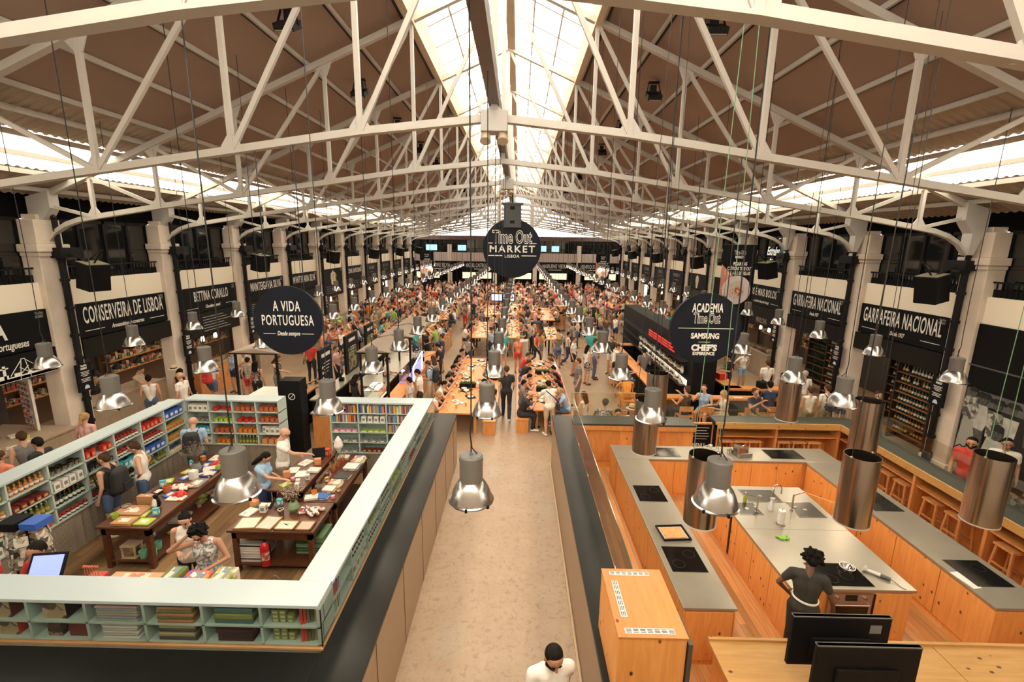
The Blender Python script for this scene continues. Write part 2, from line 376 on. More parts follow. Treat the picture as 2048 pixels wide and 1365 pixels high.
MILK = milky('milky_sheet', (0.95, 0.90, 0.76), 0.25)
for sgn, nm in ((-1, 'left'), (1, 'right')):
    slope(sgn, 2.15, 7.85, 0.12, 0.08, BROWN, 'ceiling_' + nm, 'brown boarded roof slope on the %s' % nm)
    corr(sgn, 7.8, 9.1, CORR, 'ceiling_%s_sheeting' % nm, 'ribbed metal roof sheeting above the milky strip on the %s' % nm)
    corr(sgn, 9.1, 10.3, MILK, 'window_%d' % (40 if sgn < 0 else 41), 'long milky roof light strip along the %s' % nm, dz=0.14)
    corr(sgn, 10.3, 11.9, CORR, 'ceiling_%s_eaves' % nm, 'ribbed metal eaves on the %s' % nm)
    for j, d in enumerate((2.2, 3.3, 4.45, 5.6, 6.75, 7.85)):
        mb = MB(); mb.beam((CX + sgn * d, -0.5, roof_z(d) + 0.07), (CX + sgn * d, EY, roof_z(d) + 0.07), 0.05, 0.09)
        struct(mb.build('trim_%d' % (j + 10 * (sgn > 0) + 1), PAINT), 'pale roof purlin on the %s' % nm)
        mb = MB(); mb.beam((CX + sgn * (d + 0.07), -0.5, roof_z(d) + 0.085), (CX + sgn * (d + 0.07), EY, roof_z(d) + 0.09), 0.07, 0.07)
        struct(mb.build('trim_%d' % (j + 10 * (sgn > 0) + 101), BLACKM), 'dark gap beside a roof purlin on the %s' % nm)
    for j, d in enumerate((8.45, 9.08, 9.7, 10.32, 11.0)):
        mb = MB(); mb.beam((CX + sgn * d, -0.5, roof_z(d) + 0.08), (CX + sgn * d, EY, roof_z(d) + 0.08), 0.06, 0.1)
        struct(mb.build('trim_%d' % (j + 10 * (sgn > 0) + 31), PAINT if j != 1 else CORR), 'roof purlin by the eaves on the %s' % nm)
    # ridge lantern: upstand, rafters, glass
    mb = MB(); mb.box(min(CX + sgn * 1.98, CX + sgn * 2.12), -0.5, 10.35, max(CX + sgn * 1.98, CX + sgn * 2.12), EY, 11.0)
    struct(mb.build('trim_%d' % (60 + (sgn > 0)), M('lantern_upstand', (0.62, 0.5, 0.34), 0.6)), 'cream upstand of the ridge lantern on the %s' % nm)
    mb = MB(); mb.add([(CX + sgn * 2.1, -0.5, 11.0), (CX + sgn * 2.1, EY, 11.0), (CX, EY, 11.95), (CX, -0.5, 11.95)], [(0, 1, 2, 3)])
    struct(mb.build('window_%d' % (50 + (sgn > 0)), milky('lantern_glass', (1.0, 0.97, 0.90), 0.72)), 'glazed slope of the ridge lantern on the %s' % nm)
    bars = MB(); y = 0.2
    while y < EY:
        bars.beam((CX + sgn * 2.1, y, 10.96), (CX + sgn * 0.05, y, 11.9), 0.05, 0.07); y += 1.29333
    for d in (0.7, 1.4): bars.beam((CX + sgn * d, -0.5, 11.90 - 0.45 * d), (CX + sgn * d, EY, 11.90 - 0.45 * d), 0.04, 0.06)
    struct(bars.build('trim_%d' % (62 + (sgn > 0)), PAINT), 'glazing bars of the ridge lantern on the %s' % nm)
mb = MB(); mb.box(CX - 0.02, -0.5, 11.3, CX + 0.2, EY, 11.85)
struct(mb.build('trim_64', M('ridge_cream', (0.55, 0.45, 0.32), 0.6)), 'cream ridge beam of the roof')
mb = MB(); mb.box(CX - 0.09, -0.5, 7.72, CX + 0.07, EY, 7.98)
tag(mb.build('cable_duct', M('duct_brown', (0.17, 0.125, 0.10), 0.5)), 'brown square duct running along the middle of the trusses', 'duct')

# ================================================================ trusses
ZB = lambda d: 7.50 - 0.105 * d if d < 2.05 else (7.285 - 0.146 * (d - 2.05) if d < 8.2 else 6.387 - 0.165 * (d - 8.2))
ZT = lambda d: 11.30 - 0.43 * d
GUS = M('gusset_paint', (0.50, 0.475, 0.45), 0.4, var=0.05)
def make_truss(y, label):
    t = thing('roof_truss', label, 'truss', (CX, y, 0))
    for s in (-1, 1):
        P = lambda d, z: (s * d, 0, z)
        mb = MB(); mb.beam(P(0, ZT(0)), P(11.25, ZT(11.25)), 0.13, 0.05)
        mb.beam(P(0, ZT(0) + 0.05), P(11.25, ZT(11.25) + 0.05), 0.05, 0.14); mb.build('rafter', PAINT, t)
        ds = [0, 2.05, 4.05, 6.2, 8.2, 9.8, 10.2, 10.55, 10.8, 11.0]
        zs = [ZB(d) for d in ds[:6]] + [6.05, 5.93, 5.78, 5.55]
        mb = MB(); pts = [P(d, z) for d, z in zip(ds, zs)]
        for a, b in zip(pts, pts[1:]): mb.beam(a, b, 0.14, 0.035); mb.beam((a[0], 0, a[2] + .055), (b[0], 0, b[2] + .055), 0.03, 0.10)
        mb.build('bottom_chord', PAINT, t)
        for d in (2.05, 4.05, 6.2, 8.2, 9.8):
            mb = MB(); mb.beam(P(d, ZB(d)), P(d, ZT(d)), 0.075, 0.075); mb.build('post', PAINT, t)
        for a, b in ((2.05, 0.05), (4.05, 2.05), (6.2, 4.05), (6.2, 8.2), (8.2, 9.8), (9.8, 10.9)):
            zb = ZT(b) if b < 10.5 else 6.42
            mb = MB(); mb.beam(P(a, ZB(a) + 0.03), P(b, zb), 0.06, 0.075); mb.build('brace', PAINT, t)
        for d in (2.05, 4.05, 6.2, 8.2, 9.8):
            mb = MB(); z = ZB(d); k = s * (1 if d > 6 else -1) if d != 6.2 else 0
            poly = [(s * d - 0.16, z), (s * d + 0.16, z), (s * d + 0.16, z + 0.1), (s * d + 0.05, z + 0.26), (s * d - 0.05, z + 0.26), (s * d - 0.16, z + 0.1)]
            mb.prism(poly, -0.012, 0.012, 'XZ')
            if d in (4.05, 8.2, 6.2):
                mb.build('gusset', GUS, t); mb = MB(); zt = ZT(d); mb.prism([(s * d - 0.2, zt + .09 * s), (s * d + 0.2, zt - .09 * s), (s * d + 0.06, zt - 0.24), (s * d - 0.06, zt - 0.24)], -0.012, 0.012, 'XZ')
            mb.build('gusset', GUS, t)
        mb = MB(); mb.prism([(s * 10.75, 6.75), (s * 11.3, 6.6), (s * 11.3, 6.15), (s * 11.1, 5.55), (s * 10.98, 5.55), (s * 10.98, 6.05), (s * 10.86, 6.2), (s * 10.75, 6.35)], -0.13, 0.13, 'XZ')
        mb.build('column_bracket', GUS, t)
    mb = MB(); mb.beam((0, 0, 7.5), (0, 0, 11.3), 0.09, 0.09)
    mb.build('king_post', PAINT, t)
    return t
ORD = ['Nearest', 'Second nearest', 'Third nearest', 'Fourth nearest', 'Fifth nearest', 'Sixth nearest', 'Seventh nearest', 'Eighth nearest', 'Ninth nearest', 'Tenth nearest', 'Eleventh nearest', 'Twelfth nearest', 'Farthest']
tr0 = make_truss(TY[0], 'Nearest white steel roof truss spanning the hall, counted from the viewer')
for i in range(1, 13):
    dup(tr0, (CX, TY[i], 0), 0, '%s white steel roof truss spanning the hall, counted from the viewer' % ORD[i])
for o in [o for o in COL.objects if o.name.startswith('roof_truss')]: o['group'] = 'white steel roof trusses'
for i in (1, 3):
    t = thing('cable_box', '%s white box with two spotlights under the middle of a truss' % ('Nearer' if i == 1 else 'Farther'), 'box', (CX, TY[i], 7.32))
    bevel(MB().box(-0.2, -0.16, 0, 0.2, 0.16, 0.3).build('housing', GUS, t), 0.01)
    for s in (-1, 1):
        m_ = MB(); m_.cyl((s * 0.13, -0.05, -0.02), (s * 0.13, -0.12, -0.14), 0.07, 0.085, 14); m_.build('spotlight', M('spot_cream', (0.5, 0.4, 0.28), 0.4), t, smooth=True)
    m_ = MB(); m_.prism([(-0.14, 0.3), (0.14, 0.3), (0.05, 0.39), (-0.05, 0.39)], -0.02, 0.02, 'XZ'); m_.build('mounting_plate', GUS, t)
# floodlights on the roof slopes
fl = thing('floodlight', 'x', 'floodlight', (0, 0, 0))
m_ = MB(); m_.cbox((0, 0, -0.30), (0.36, 0.42, 0.13), 0, 0.5); m_.build('lamp_housing', BLACKM, fl)
m_ = MB(); m_.cbox((0, -0.035, -0.37), (0.30, 0.36, 0.02), 0, 0.5); m_.build('lens', M('flood_lens', (0.25, 0.25, 0.2), 0.15), fl)
m_ = MB()
for s in (-1, 1): m_.beam((s * 0.19, 0, -0.28), (s * 0.12, 0.08, 0.06), 0.015, 0.05)
m_.box(-0.14, 0.02, 0.02, 0.14, 0.14, 0.06); m_.cbox((0, 0.12, -0.12), (0.16, 0.16, 0.2)); m_.build('bracket', BLACKM, fl)
first = True
for s, nm in ((-1, 'left'), (1, 'right')):
    for i in range(9):
        loc = (CX + s * 3.82, 9.35 + 3.88 * i, ZT(3.82) + 0.1); lb = 'black floodlight under the %s roof slope, number %s counting away' % (nm, ['one', 'two', 'three', 'four', 'five', 'six', 'seven', 'eight', 'nine'][i])
        lb = '%s black floodlight hanging under the %s roof slope' % (ORD[i], nm)
        if first: fl.location = loc; fl['label'] = lb; fl['group'] = 'roof floodlights'; first = False
        else: dup(fl, loc, None, lb)
# ================================================================ far end
FE = MB(); 
for x0, x1 in ((CX - 9.3, CX - 1.95), (CX - 1.5, CX + 1.5), (CX + 1.95, CX + 9.3)):
    n = max(1, round((x1 - x0) / 0.9)); ww = (x1 - x0) / n
ZG = lambda d: 10.75 - 0.43 * d
for i, (x0, x1) in enumerate(((-9.4, -1.95), (-1.6, 1.6), (1.95, 9.4))):
    pl = [(CX + x0, 6.35), (CX + x1, 6.35), (CX + x1, ZG(abs(x1)) + 0.0)] + ([(CX, ZG(0))] if i == 1 else []) + [(CX + x0, ZG(abs(x0)))]
    mb = MB(); mb.prism(pl, EY, EY + 0.02, 'XZ'); g = struct(mb.build('window_%d' % (60 + i), milky('gable_glass', (1.0, 0.98, 0.97), 0.6)), ['left', 'middle', 'right'][i] + ' part of the glazed far gable')
    fr = MB(); x = x0
    while x <= x1 + 0.01:
        z = ZG(abs(x)); fr.beam((CX + x, EY - 0.05, 6.35), (CX + x, EY - 0.05, z), 0.05, 0.05); x += 0.93
    z = 7.2
    while z < 10.5:
        lim = (10.75 - z) / 0.43; a, b = max(x0, -lim), min(x1, lim)
        if b > a: fr.beam((CX + a, EY - 0.05, z), (CX + b, EY - 0.05, z), 0.05, 0.04)
        z += 0.85
    fr.build('window_frame', M('gable_bar', (0.5, 0.42, 0.42), 0.6), g)
mb = MB()
for s in (-1, 1): mb.box(CX + s * 1.78 - 0.2, EY - 0.25, 4.6, CX + s * 1.78 + 0.2, EY + 0.1, 10.2)
struct(mb.build('trim_70', M('gable_post', (0.45, 0.33, 0.27))), 'two posts dividing the glazed gable')
mb = MB(); mb.box(XL, EY, 5.9, XR, EY + 0.3, 6.35)
mb.prism([(XL - 1, 6.3), (CX - 9.4, 6.3), (CX - 9.4, ZG(9.4)), (CX, ZG(0)), (CX + 9.4, ZG(9.4)), (CX + 9.4, 6.3), (XR + 1, 6.3), (XR + 1, 12.5), (XL - 1, 12.5)], EY + 0.05, EY + 0.2, 'XZ')
struct(mb.build('wall_far_gable', M('gable_wall', (0.12, 0.07, 0.06), 0.8)), 'dark wall around the far gable window')
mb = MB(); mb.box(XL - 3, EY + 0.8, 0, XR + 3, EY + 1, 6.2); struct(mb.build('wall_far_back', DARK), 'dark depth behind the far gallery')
mb = MB(); mb.box(XL, EY, 3.6, XR, EY + 0.3, 4.55); struct(mb.build('wall_far', M('far_band', (0.50, 0.40, 0.36), 0.8)), 'pale gallery front at the far end')
mb = MB(); mb.box(XL, EY + 0.3, 4.5, XR, EY + 0.34, 5.95)
g = struct(mb.build('window_70', WINGL), 'dark gallery windows at the far end')
fr = MB(); x = XL
while x < XR: fr.box(x, EY + 0.22, 4.5, x + 0.07, EY + 0.3, 5.95); x += 0.95
fr.box(XL, EY + 0.2, 4.95, XR, EY + 0.24, 5.0); fr.build('window_frame', BLACKM, g)
mb = MB()
for x in (-7.6, -2.6, 1.8, 6.6): mb.box(x - 0.22, EY - 0.1, 0, x + 0.22, EY + 0.4, 5.4)
struct(mb.build('trim_71', STONE), 'stone posts of the far gallery')
SKYB = M('screen_blue', (0.3, 0.6, 0.75), 0.3, emit=1.6)
for i, (x, w_) in enumerate(((-6.7, 0.9), (2.4, 0.6), (3.6, 0.8), (-10.2, 1.2))):
    mb = MB(); mb.box(x, EY + 0.15, 4.75, x + w_, EY + 0.19, 5.35)
    tag(mb.build('window_screen', SKYB), ['blue lit screen in the far gallery left of the hanging sign', 'slim blue lit screen in the far gallery right of the hanging sign', 'wider blue lit screen in the far gallery further right', 'blue lit screen at the far left end of the far gallery'][i], 'screen')
# ================================================================ pendant lamps
ALU = M('spun_aluminium', (0.55, 0.54, 0.53), 0.24, metal=1.0, var=0.12, scale=14, bump=0.05)
HOUSE = M('lamp_housing_grey', (0.17, 0.16, 0.145), 0.5, metal=0.2, var=0.08)
CABLE = M('black_cable', (0.01, 0.01, 0.01), 0.5)
BULB = M('lamp_light', (1.0, 0.83, 0.62), 0.5, emit=LAMP_E, ecol=(1.0, 0.80, 0.58), var=0.0)
ROPEG = M('green_rope', (0.16, 0.30, 0.17), 0.7)
def make_lamp():
    t = thing('pendant_lamp', 'x', 'lamp')
    m = MB(); m.lathe([(0.212, 0.0), (0.214, 0.012), (0.198, 0.02), (0.188, 0.06), (0.168, 0.115), (0.142, 0.165), (0.112, 0.205), (0.10, 0.215), (0.098, 0.205), (0.138, 0.158), (0.162, 0.11), (0.182, 0.058), (0.190, 0.014), (0.212, 0.0)], n=32)
    m.build('reflector', ALU, t, smooth=True)
    m = MB(); m.cyl((0, 0, 0.195), (0, 0, 0.40), 0.108, 0.108, 24); m.cyl((0, 0, 0.40), (0, 0, 0.445), 0.112, 0.110, 24); m.cyl((0, 0, 0.445), (0, 0, 0.455), 0.104, 0.095, 24)
    m.cyl((0, 0, 0.455), (0, 0, 0.48), 0.02, 0.012, 8)
    m.build('housing', HOUSE, t, smooth=True)
    for a in (-2.6, -1.6, 0.5):
        m = MB(); m.cbox((0.214 * math.cos(a), 0.214 * math.sin(a), 0.008), (0.02, 0.02, 0.03), a); m.build('clip', BLACKM, t)
    m = MB(); m.lathe([(0, -0.02), (.07, -.015), (.14, 0.005), (.18, 0.03)], n=20); m.build('lamp_glass', BULB, t)
    return t
ROWS = [('middle row', -0.41, 4.0), ('first row left of the middle', -2.63, 4.0), ('second row left of the middle', -5.68, 4.2), ('row along the left wall', -8.62, 8.2), ('first row right of the middle', 1.88, 4.0), ('second row right of the middle', 4.98, 4.2), ('row along the right wall', 7.98, 8.35)]
CNT = ['nearest', 'second', 'third', 'fourth', 'fifth', 'sixth', 'seventh', 'eighth', 'ninth', 'tenth', 'eleventh', 'twelfth', 'thirteenth', 'fourteenth', 'fifteenth', 'sixteenth', 'seventeenth', 'eighteenth', 'nineteenth', 'twentieth', 'twenty-first', 'twenty-second', 'twenty-third']
lamp0 = make_lamp(); used = False
for rn, x, y0 in ROWS:
    ys = [4.01, 6.2, 8.2, 10.15, 12.1, 14.15] if abs(x) < 3 else [y0 + 1.98 * i for i in range(6)]
    if rn.startswith('second row left'): ys = [6.2, 8.2, 10.2, 12.2, 14.2, 16.1]
    if rn.startswith('second row right'): ys = [6.9, 8.2, 10.2, 12.2, 14.2, 16.1]
    while ys[-1] < 48: ys.append(ys[-1] + 2.0)
    top = (7.73 if abs(x - CX) < 1 else ZT(abs(x - CX)) + 0.26) - 3.33
    m = MB(); pts = [(0, 0, 0.47), (0.012, 0.01, 0.56), (-0.012, 0, 0.66), (0, 0, 0.8), (0.01, 0, 1.6), (0, 0, top)]
    m.tube(pts, 0.0065, 5); m.tube([(0.05, -0.03, 0.455), (0.012, 0, 0.52), (0.0, 0, 0.6)], 0.006, 5); cab = m.mesh('cable', CABLE)
    for i, y in enumerate(ys):
        lab = '%s aluminium pendant lamp with grey housing, %s' % (CNT[i].capitalize() if i < 23 else 'Farthest', rn)
        z = 3.33 + rnd.uniform(-0.03, 0.03)
        if not used: t = lamp0; used = True; t.location = (x, y, z); t['label'] = lab
        else:
            t = lamp0.copy(); COL.objects.link(t); t.location = (x, y, z); t['label'] = lab
            for c in [c for c in lamp0.children if c.name.split('.')[0] != 'cable' and (i < 12 or c.name.split('.')[0] != 'clip')]:
                k = c.copy(); COL.objects.link(k); k.parent = t
        t.rotation_euler = (0, 0, rnd.uniform(0, 6))
        t['group'] = 'pendant lamps in rows'
        o = bpy.data.objects.new('cable', cab); COL.objects.link(o); o.parent = t

# ================================================================ hanging round signs
NAVY = M('sign_navy', (0.007, 0.010, 0.018), 0.5, var=0.15, spec=0.2)
def round_sign(name, label, c, r, th=0.06):
    t = thing(name, label, 'sign', c)
    m = MB(); m.cyl((0, -th / 2, 0), (0, th / 2, 0), r, r, 64); m.build('panel', NAVY, t)
    return t
FR = (PI / 2, 0, 0)
def outline_logo(size, at, rot, parent, sx=0.62, maxw=None):
    """two-line word mark drawn as an outline: white rim with a dark middle"""
    d = Vector((0, 0, 1)); d.rotate(__import__('mathutils').Euler(rot)); at = Vector(at)
    kw = dict(maxw=maxw * 1.04 if maxw else None)
    letters('Time Out', size, WHITE, at, rot, 'lettering_rim', parent, sx=sx, bold=0.042, space=1.02, **kw)
    letters('Time Out', size, NAVY, at + d * 0.006, rot, 'lettering_core', parent, sx=sx, bold=-0.008, space=1.02, maxw=maxw)
s1 = round_sign('hanging_round_sign', 'round dark sign reading A VIDA PORTUGUESA hanging over the shop', (-3.8, 7.62, 4.38), 0.575)
letters('A VIDA', 0.24, WHITE, (0, -0.035, 0.235), FR, parent=s1, maxw=0.45, sx=0.62, bold=0.012, space=1.15)
letters('PORTUGUESA', 0.24, WHITE, (0, -0.035, 0.0), FR, parent=s1, maxw=0.86, sx=0.6, bold=0.010, space=1.14)
letters('Desde sempre', 0.105, WHITE, (0, -0.035, -0.215), FR, parent=s1, maxw=0.38, shear=0.3, bold=0.015)
m = MB(); m.box(-0.42, -0.036, -0.222, -0.22, -0.031, -0.214); m.box(0.22, -0.036, -0.222, 0.42, -0.031, -0.214); m.build('ruled_line', WHITE, s1)
for x in (-0.3, 0.3):
    m = MB(); m.cyl((x, 0, 0.48), (x, 0, 2.70 + .15 * x), 0.008, n=6); m.build('hanging_wire', CABLE, s1)
s2 = round_sign('hanging_round_sign', 'round dark sign reading ACADEMIA and CHEF\'S EXPERIENCE hanging over the kitchen', (3.08, 7.62, 4.36), 0.58)
letters('ACADEMIA', 0.20, WHITE, (0, -0.035, 0.335), FR, parent=s2, maxw=0.50, bold=0.025, shear=0.0, space=1.1)
outline_logo(0.23, (0.0, -0.034, 0.165), FR, s2, maxw=0.42)
m = MB(); m.box(-0.45, -0.036, 0.0, 0.45, -0.031, 0.008); m.box(-0.10, -0.036, -0.228, 0.09, -0.031, -0.222); m.build('ruled_line', WHITE, s2)
letters('SAMSUNG', 0.125, WHITE, (0, -0.035, -0.125), FR, parent=s2, maxw=0.46, bold=0.04, sx=0.9)
letters("CHEF'S", 0.14, WHITE, (0, -0.035, -0.325), FR, parent=s2, maxw=0.42, bold=0.05, sx=1)
letters('EXPERIENCE', 0.075, WHITE, (0, -0.035, -0.42), FR, parent=s2, maxw=0.36, bold=0.04, sx=1)
for x in (-0.3, 0.3):
    m = MB(); m.cyl((x, 0, 0.48), (x, 0, 2.72 - .15 * x), 0.008, n=6); m.build('hanging_wire', CABLE, s2)
s3 = round_sign('hanging_round_sign', 'large round dark sign reading MARKET LISBOA hanging in the middle of the hall', (-0.22, 15.3, 5.50), 0.93)
outline_logo(0.56, (0.0, -0.036, 0.345), FR, s3, maxw=1.22)
letters('MARKET', 0.30, WHITE, (0, -0.037, -0.02), FR, parent=s3, maxw=1.50, bold=0.02, sx=1.1, space=1.25)
letters('LISBOA', 0.13, WHITE, (0, -0.037, -0.24), FR, parent=s3, maxw=0.52, bold=0.02, sx=1.0, space=1.15)
m = MB()
for x0, x1, z in ((-0.78, -0.62, 0.17), (0.60, 0.78, 0.17), (-0.78, -0.31, -0.22), (0.31, 0.78, -0.22)): m.box(x0, -0.04, z - 0.013, x1, -0.031, z + 0.013)
m.build('ruled_line', WHITE, s3)
m = MB(); m.box(-0.27, -0.16, 0.66, 0.28, -0.03, 1.36); m.box(-0.34, -0.18, 1.36, 0.34, 0.2, 1.40); m.build('mounting_box', M('box_slate', (0.05, 0.053, 0.06), 0.5), s3)
m = MB(); m.box(-0.07, -0.165, 1.2, 0.07, -0.158, 1.3); m.box(-0.07, -0.165, 0.78, 0.07, -0.158, 0.87); m.build('box_slot', BLACK, s3)
m = MB(); m.cyl((0, 0, 1.36), (0, 0, 1.86), 0.02, n=8); m.build('hanging_wire', CABLE, s3)

# ================================================================ boards over the stalls
RL = (PI / 2, 0, PI / 2); RR = (PI / 2, 0, -PI / 2)
def board(sgn, k, text, sub, label, th=0.62, mw=2.8, z0=3.07, z1=3.97, extra=None):
    X = XL if sgn < 0 else XR; y0 = 3.74 + 3.88 * (k + 2) + 0.38; y1 = y0 + 3.12; ym = (y0 + y1) / 2
    f = X - sgn * 0.05; mb = MB(); mb.box(min(X, f), y0, z0, max(X, f), y1, z1)
    o = tag(mb.build('stall_sign', BLACK), label, 'sign'); rot = RL if sgn < 0 else RR; fx = f - sgn * 0.006
    if text: letters(text, th, WHITE, (fx, ym, z0 + 0.56), rot, parent=o, maxw=mw, bold=0.012, sx=0.55, space=1.12)
    if sub:
        letters(sub, 0.17, WHITE, (fx, ym, z0 + 0.17), rot, parent=o, maxw=1.5, shear=0.3, bold=0.01)
        l = MB(); fx0, fx1 = min(fx, fx + sgn * 0.004), max(fx, fx + sgn * 0.004)
        l.box(fx0, y0 + 0.15, z0 + 0.16, fx1, y0 + 0.75, z0 + 0.175); l.box(fx0, y1 - 0.75, z0 + 0.16, fx1, y1 - 0.15, z0 + 0.175); l.build('ruled_line', WHITE, o)
    yc = y1 - 0.2 if sgn < 0 else y0 + 0.2
    if k < 6:
        letters('TimeOut\nMARKET', 0.085, M('grey_print', (0.3, 0.3, 0.29)), (fx, yc, z1 - 0.12), rot, 'corner_mark', o, maxw=0.3)
    return o
def fascia(sgn, k, label, z0=2.53, z1=3.04, out=0.12):
    X = XL if sgn < 0 else XR; y0 = 3.74 + 3.88 * (k + 2) + 0.34; y1 = y0 + 3.2
    mb = MB(); mb.box(min(X - sgn * out, X + sgn * 0.1), y0, z0, max(X - sgn * out, X + sgn * 0.1), y1, z1)
    return tag(mb.build('stall_fascia', M('fascia_dark', (0.012, 0.011, 0.009), 0.6, spec=.15), None), label, 'fascia')
b = board(-1, -1, '', '', 'black stall board at the far left edge with white lettering about Portuguese things')
letters('A', 0.62, WHITE, (XL + 0.056, 10.0, 3.60), RL, parent=b, bold=0.03, sx=0.6)
letters('s portugueses', 0.24, WHITE, (XL + 0.056, 10.15, 3.24), RL, parent=b, shear=0.25, bold=0.01, maxw=1.1)
sk = tag(MB().box(XL - 0.02, 7.95, 2.45, XL + 0.12, 11.1, 3.04).build('stall_fascia', BLACK), 'black fascia with a white city skyline drawing at the left edge', 'fascia')
m = MB(); rr = random.Random(3); y = 8.0; zb = 2.47; f0, f1 = XL + 0.121, XL + 0.126
m.box(f0, 7.96, zb - 0.01, f1, 11.08, zb + 0.07)
while y < 11.0:
    w_ = rr.uniform(0.06, 0.16); h = rr.uniform(0.08, 0.17); m.box(f0, y, zb, f1, y + w_, zb + h)
    if rr.random() < .4: m.prism([(y, zb + h), (y + w_, zb + h), (y + w_ / 2, zb + h + 0.07)], f0, f1, 'YZ')
    y += w_
for yy in (9.1, 9.35, 10.72, 10.95): m.box(f0, yy, zb, f1, yy + 0.12, zb + 0.30)
m.box(f0, 9.84, zb, f1, 9.90, zb + 0.38); m.box(f0, 9.78, zb + 0.30, f1, 9.96, zb + 0.33)
for a, b_ in (((10.18, zb), (10.26, zb + 0.46)), ((10.42, zb), (10.34, zb + 0.46)), ((10.18, zb + .1), (10.4, zb + .28)), ((10.42, zb + .1), (10.2, zb + .28)), ((10.26, zb + 0.46), (10.34, zb + 0.46)), ((10.26, zb + .44), (9.98, zb + .12)), ((10.34, zb + .44), (10.7, zb + .12))):
    m.beam((f0 + .002, a[0], a[1]), (f0 + .002, b_[0], b_[1]), 0.012, 0.012)
m.build('skyline_drawing', WHITE, sk)
board(-1, 0, 'CONSERVEIRA DE LISBOA', 'Armazenistas de conservas', 'black board reading CONSERVEIRA DE LISBOA over a stall on the left wall')
board(-1, 1, 'BETTINA CORALLO', 'Chocolate artesanal', 'black board reading BETTINA CORALLO over a stall on the left wall', th=0.5, mw=1.95)
board(-1, 2, 'MANTEIGARIA SILVA', '', 'black board reading MANTEIGARIA SILVA, the nearer of two', th=0.5, mw=2.6)
board(-1, 3, 'MANTEIGARIA SILVA', '', 'black board reading MANTEIGARIA SILVA, the farther of two', th=0.5, mw=2.6)
bb = board(-1, 4, '', '', 'black board with a cream ornate emblem on the left wall')
m = MB(); yc = 3.74 + 3.88 * 6 + 0.38 + 1.6
m.prism([(yc - .3, 3.0), (yc + .35, 3.0), (yc + .45, 3.2), (yc + .38, 3.42), (yc + .5, 3.5), (yc + .35, 3.75), (yc + .12, 3.72), (yc, 3.88), (yc - .2, 3.74), (yc - .42, 3.7), (yc - .46, 3.4), (yc - .36, 3.2)], XL + 0.052, XL + 0.062, 'YZ')
m.build('emblem', M('emblem_cream', (0.62, 0.55, 0.38)), bb)
m = MB()
for i in range(3): m.box(XL + .062, yc - .16 + .04 * i, 3.56 - i * .13, XL + .066, yc + .16 - .03 * i, 3.61 - i * .13)
m.build('emblem_print', M('emblem_red', (0.35, 0.05, 0.03)), bb)
board(-1, 5, 'COZINHA DA FELICIDADE', 'de Susana Felicidade' if False else '', 'black board reading COZINHA DA FELICIDADE on the left wall', th=0.42)
def scribble_board(sgn, k, label):
    """boards too far to read: short strokes the size of the letters"""
    o = board(sgn, k, '', '', label); X = XL if sgn < 0 else XR; ym = 3.74 + 3.88 * (k + 2) + 0.38 + 1.56; fx = X - sgn * 0.055
    r_ = random.Random(k * 7 + sgn); mb = MB(); y = ym - 0.6
    while y < ym + 0.6:
        if r_.random() < 0.85: mb.box(fx - 0.003, y, 3.52, fx + 0.003, y + 0.05, 3.76)
        if r_.random() < 0.5: mb.box(fx - 0.003, y, 3.73, fx + 0.003, y + 0.11, 3.76)
        y += 0.15
    mb.box(fx - 0.003, ym - 0.5, 3.3, fx + 0.003, ym + 0.5, 3.33); mb.build('lettering', M('grey_print', (0.3, 0.3, 0.29)), o)
for k, nm in zip((6, 7, 8, 9), ('sixth', 'seventh', 'eighth', 'ninth')): scribble_board(-1, k, 'black stall board with small pale lettering, %s bay on the left wall' % nm)
board(1, 0, 'GARRAFEIRA NACIONAL', 'Desde 1927', 'black board reading GARRAFEIRA NACIONAL, the nearer of two on the right wall')
board(1, 1, 'GARRAFEIRA NACIONAL', 'Desde 1927', 'black board reading GARRAFEIRA NACIONAL, the farther of two on the right wall')
board(1, 2, 'NÓS É MAIS BOLOS', 'os melhores doces de Portugal', 'black board reading MAIS BOLOS on the right wall', th=0.46)
board(1, 3, '', '', 'plain black board behind the tall food banner on the right wall')
cb = board(1, 4, '', '', 'black board with a pale cone-shaped emblem on the right wall')
m = MB(); yc = 3.74 + 3.88 * 6 + 0.38 + 1.6
m.prism([(yc - .1, 3.1), (yc + .1, 3.1), (yc + .25, 3.6), (yc + .2, 3.78), (yc, 3.9), (yc - .2, 3.78), (yc - .25, 3.6)], XR - 0.062, XR - 0.052, 'YZ')
m.build('emblem', M('emblem_cream', (0.62, 0.55, 0.38)), cb)
for k, nm in zip((5, 6, 7, 8, 9), ('sixth', 'seventh', 'eighth', 'ninth', 'tenth')): scribble_board(1, k, 'black stall board with small pale lettering, %s bay on the right wall' % nm)
# big black board with the market name over the photograph mural, nearest bay on the right
mk = tag(MB().box(XR - 0.06, 7.95, 2.5, XR, 11.1, 3.97).build('wall_board', BLACK), 'large plain black board with the market name over the black and white photo mural', 'sign')
outline_logo(0.30, (XR - 0.066, 9.25, 3.35), RR, mk, maxw=0.62)
letters('MARKET', 0.16, WHITE, (XR - 0.066, 9.25, 3.16), RR, parent=mk, bold=0.02, sx=1.1, maxw=0.8)
m = MB(); m.box(XR - .07, 8.85, 3.04, XR - .062, 9.65, 3.052); m.box(XR - .07, 9.6, 3.27, XR - .062, 9.7, 3.28); m.build('ruled_line', WHITE, mk)
tag(MB().box(XR - 0.10, 7.95, 2.97, XR - 0.062, 11.12, 3.0).build('board_rail', M('rail_grey', (0.1, 0.1, 0.095), 0.4)), 'grey metal rail across the large black board at the right', 'rail')
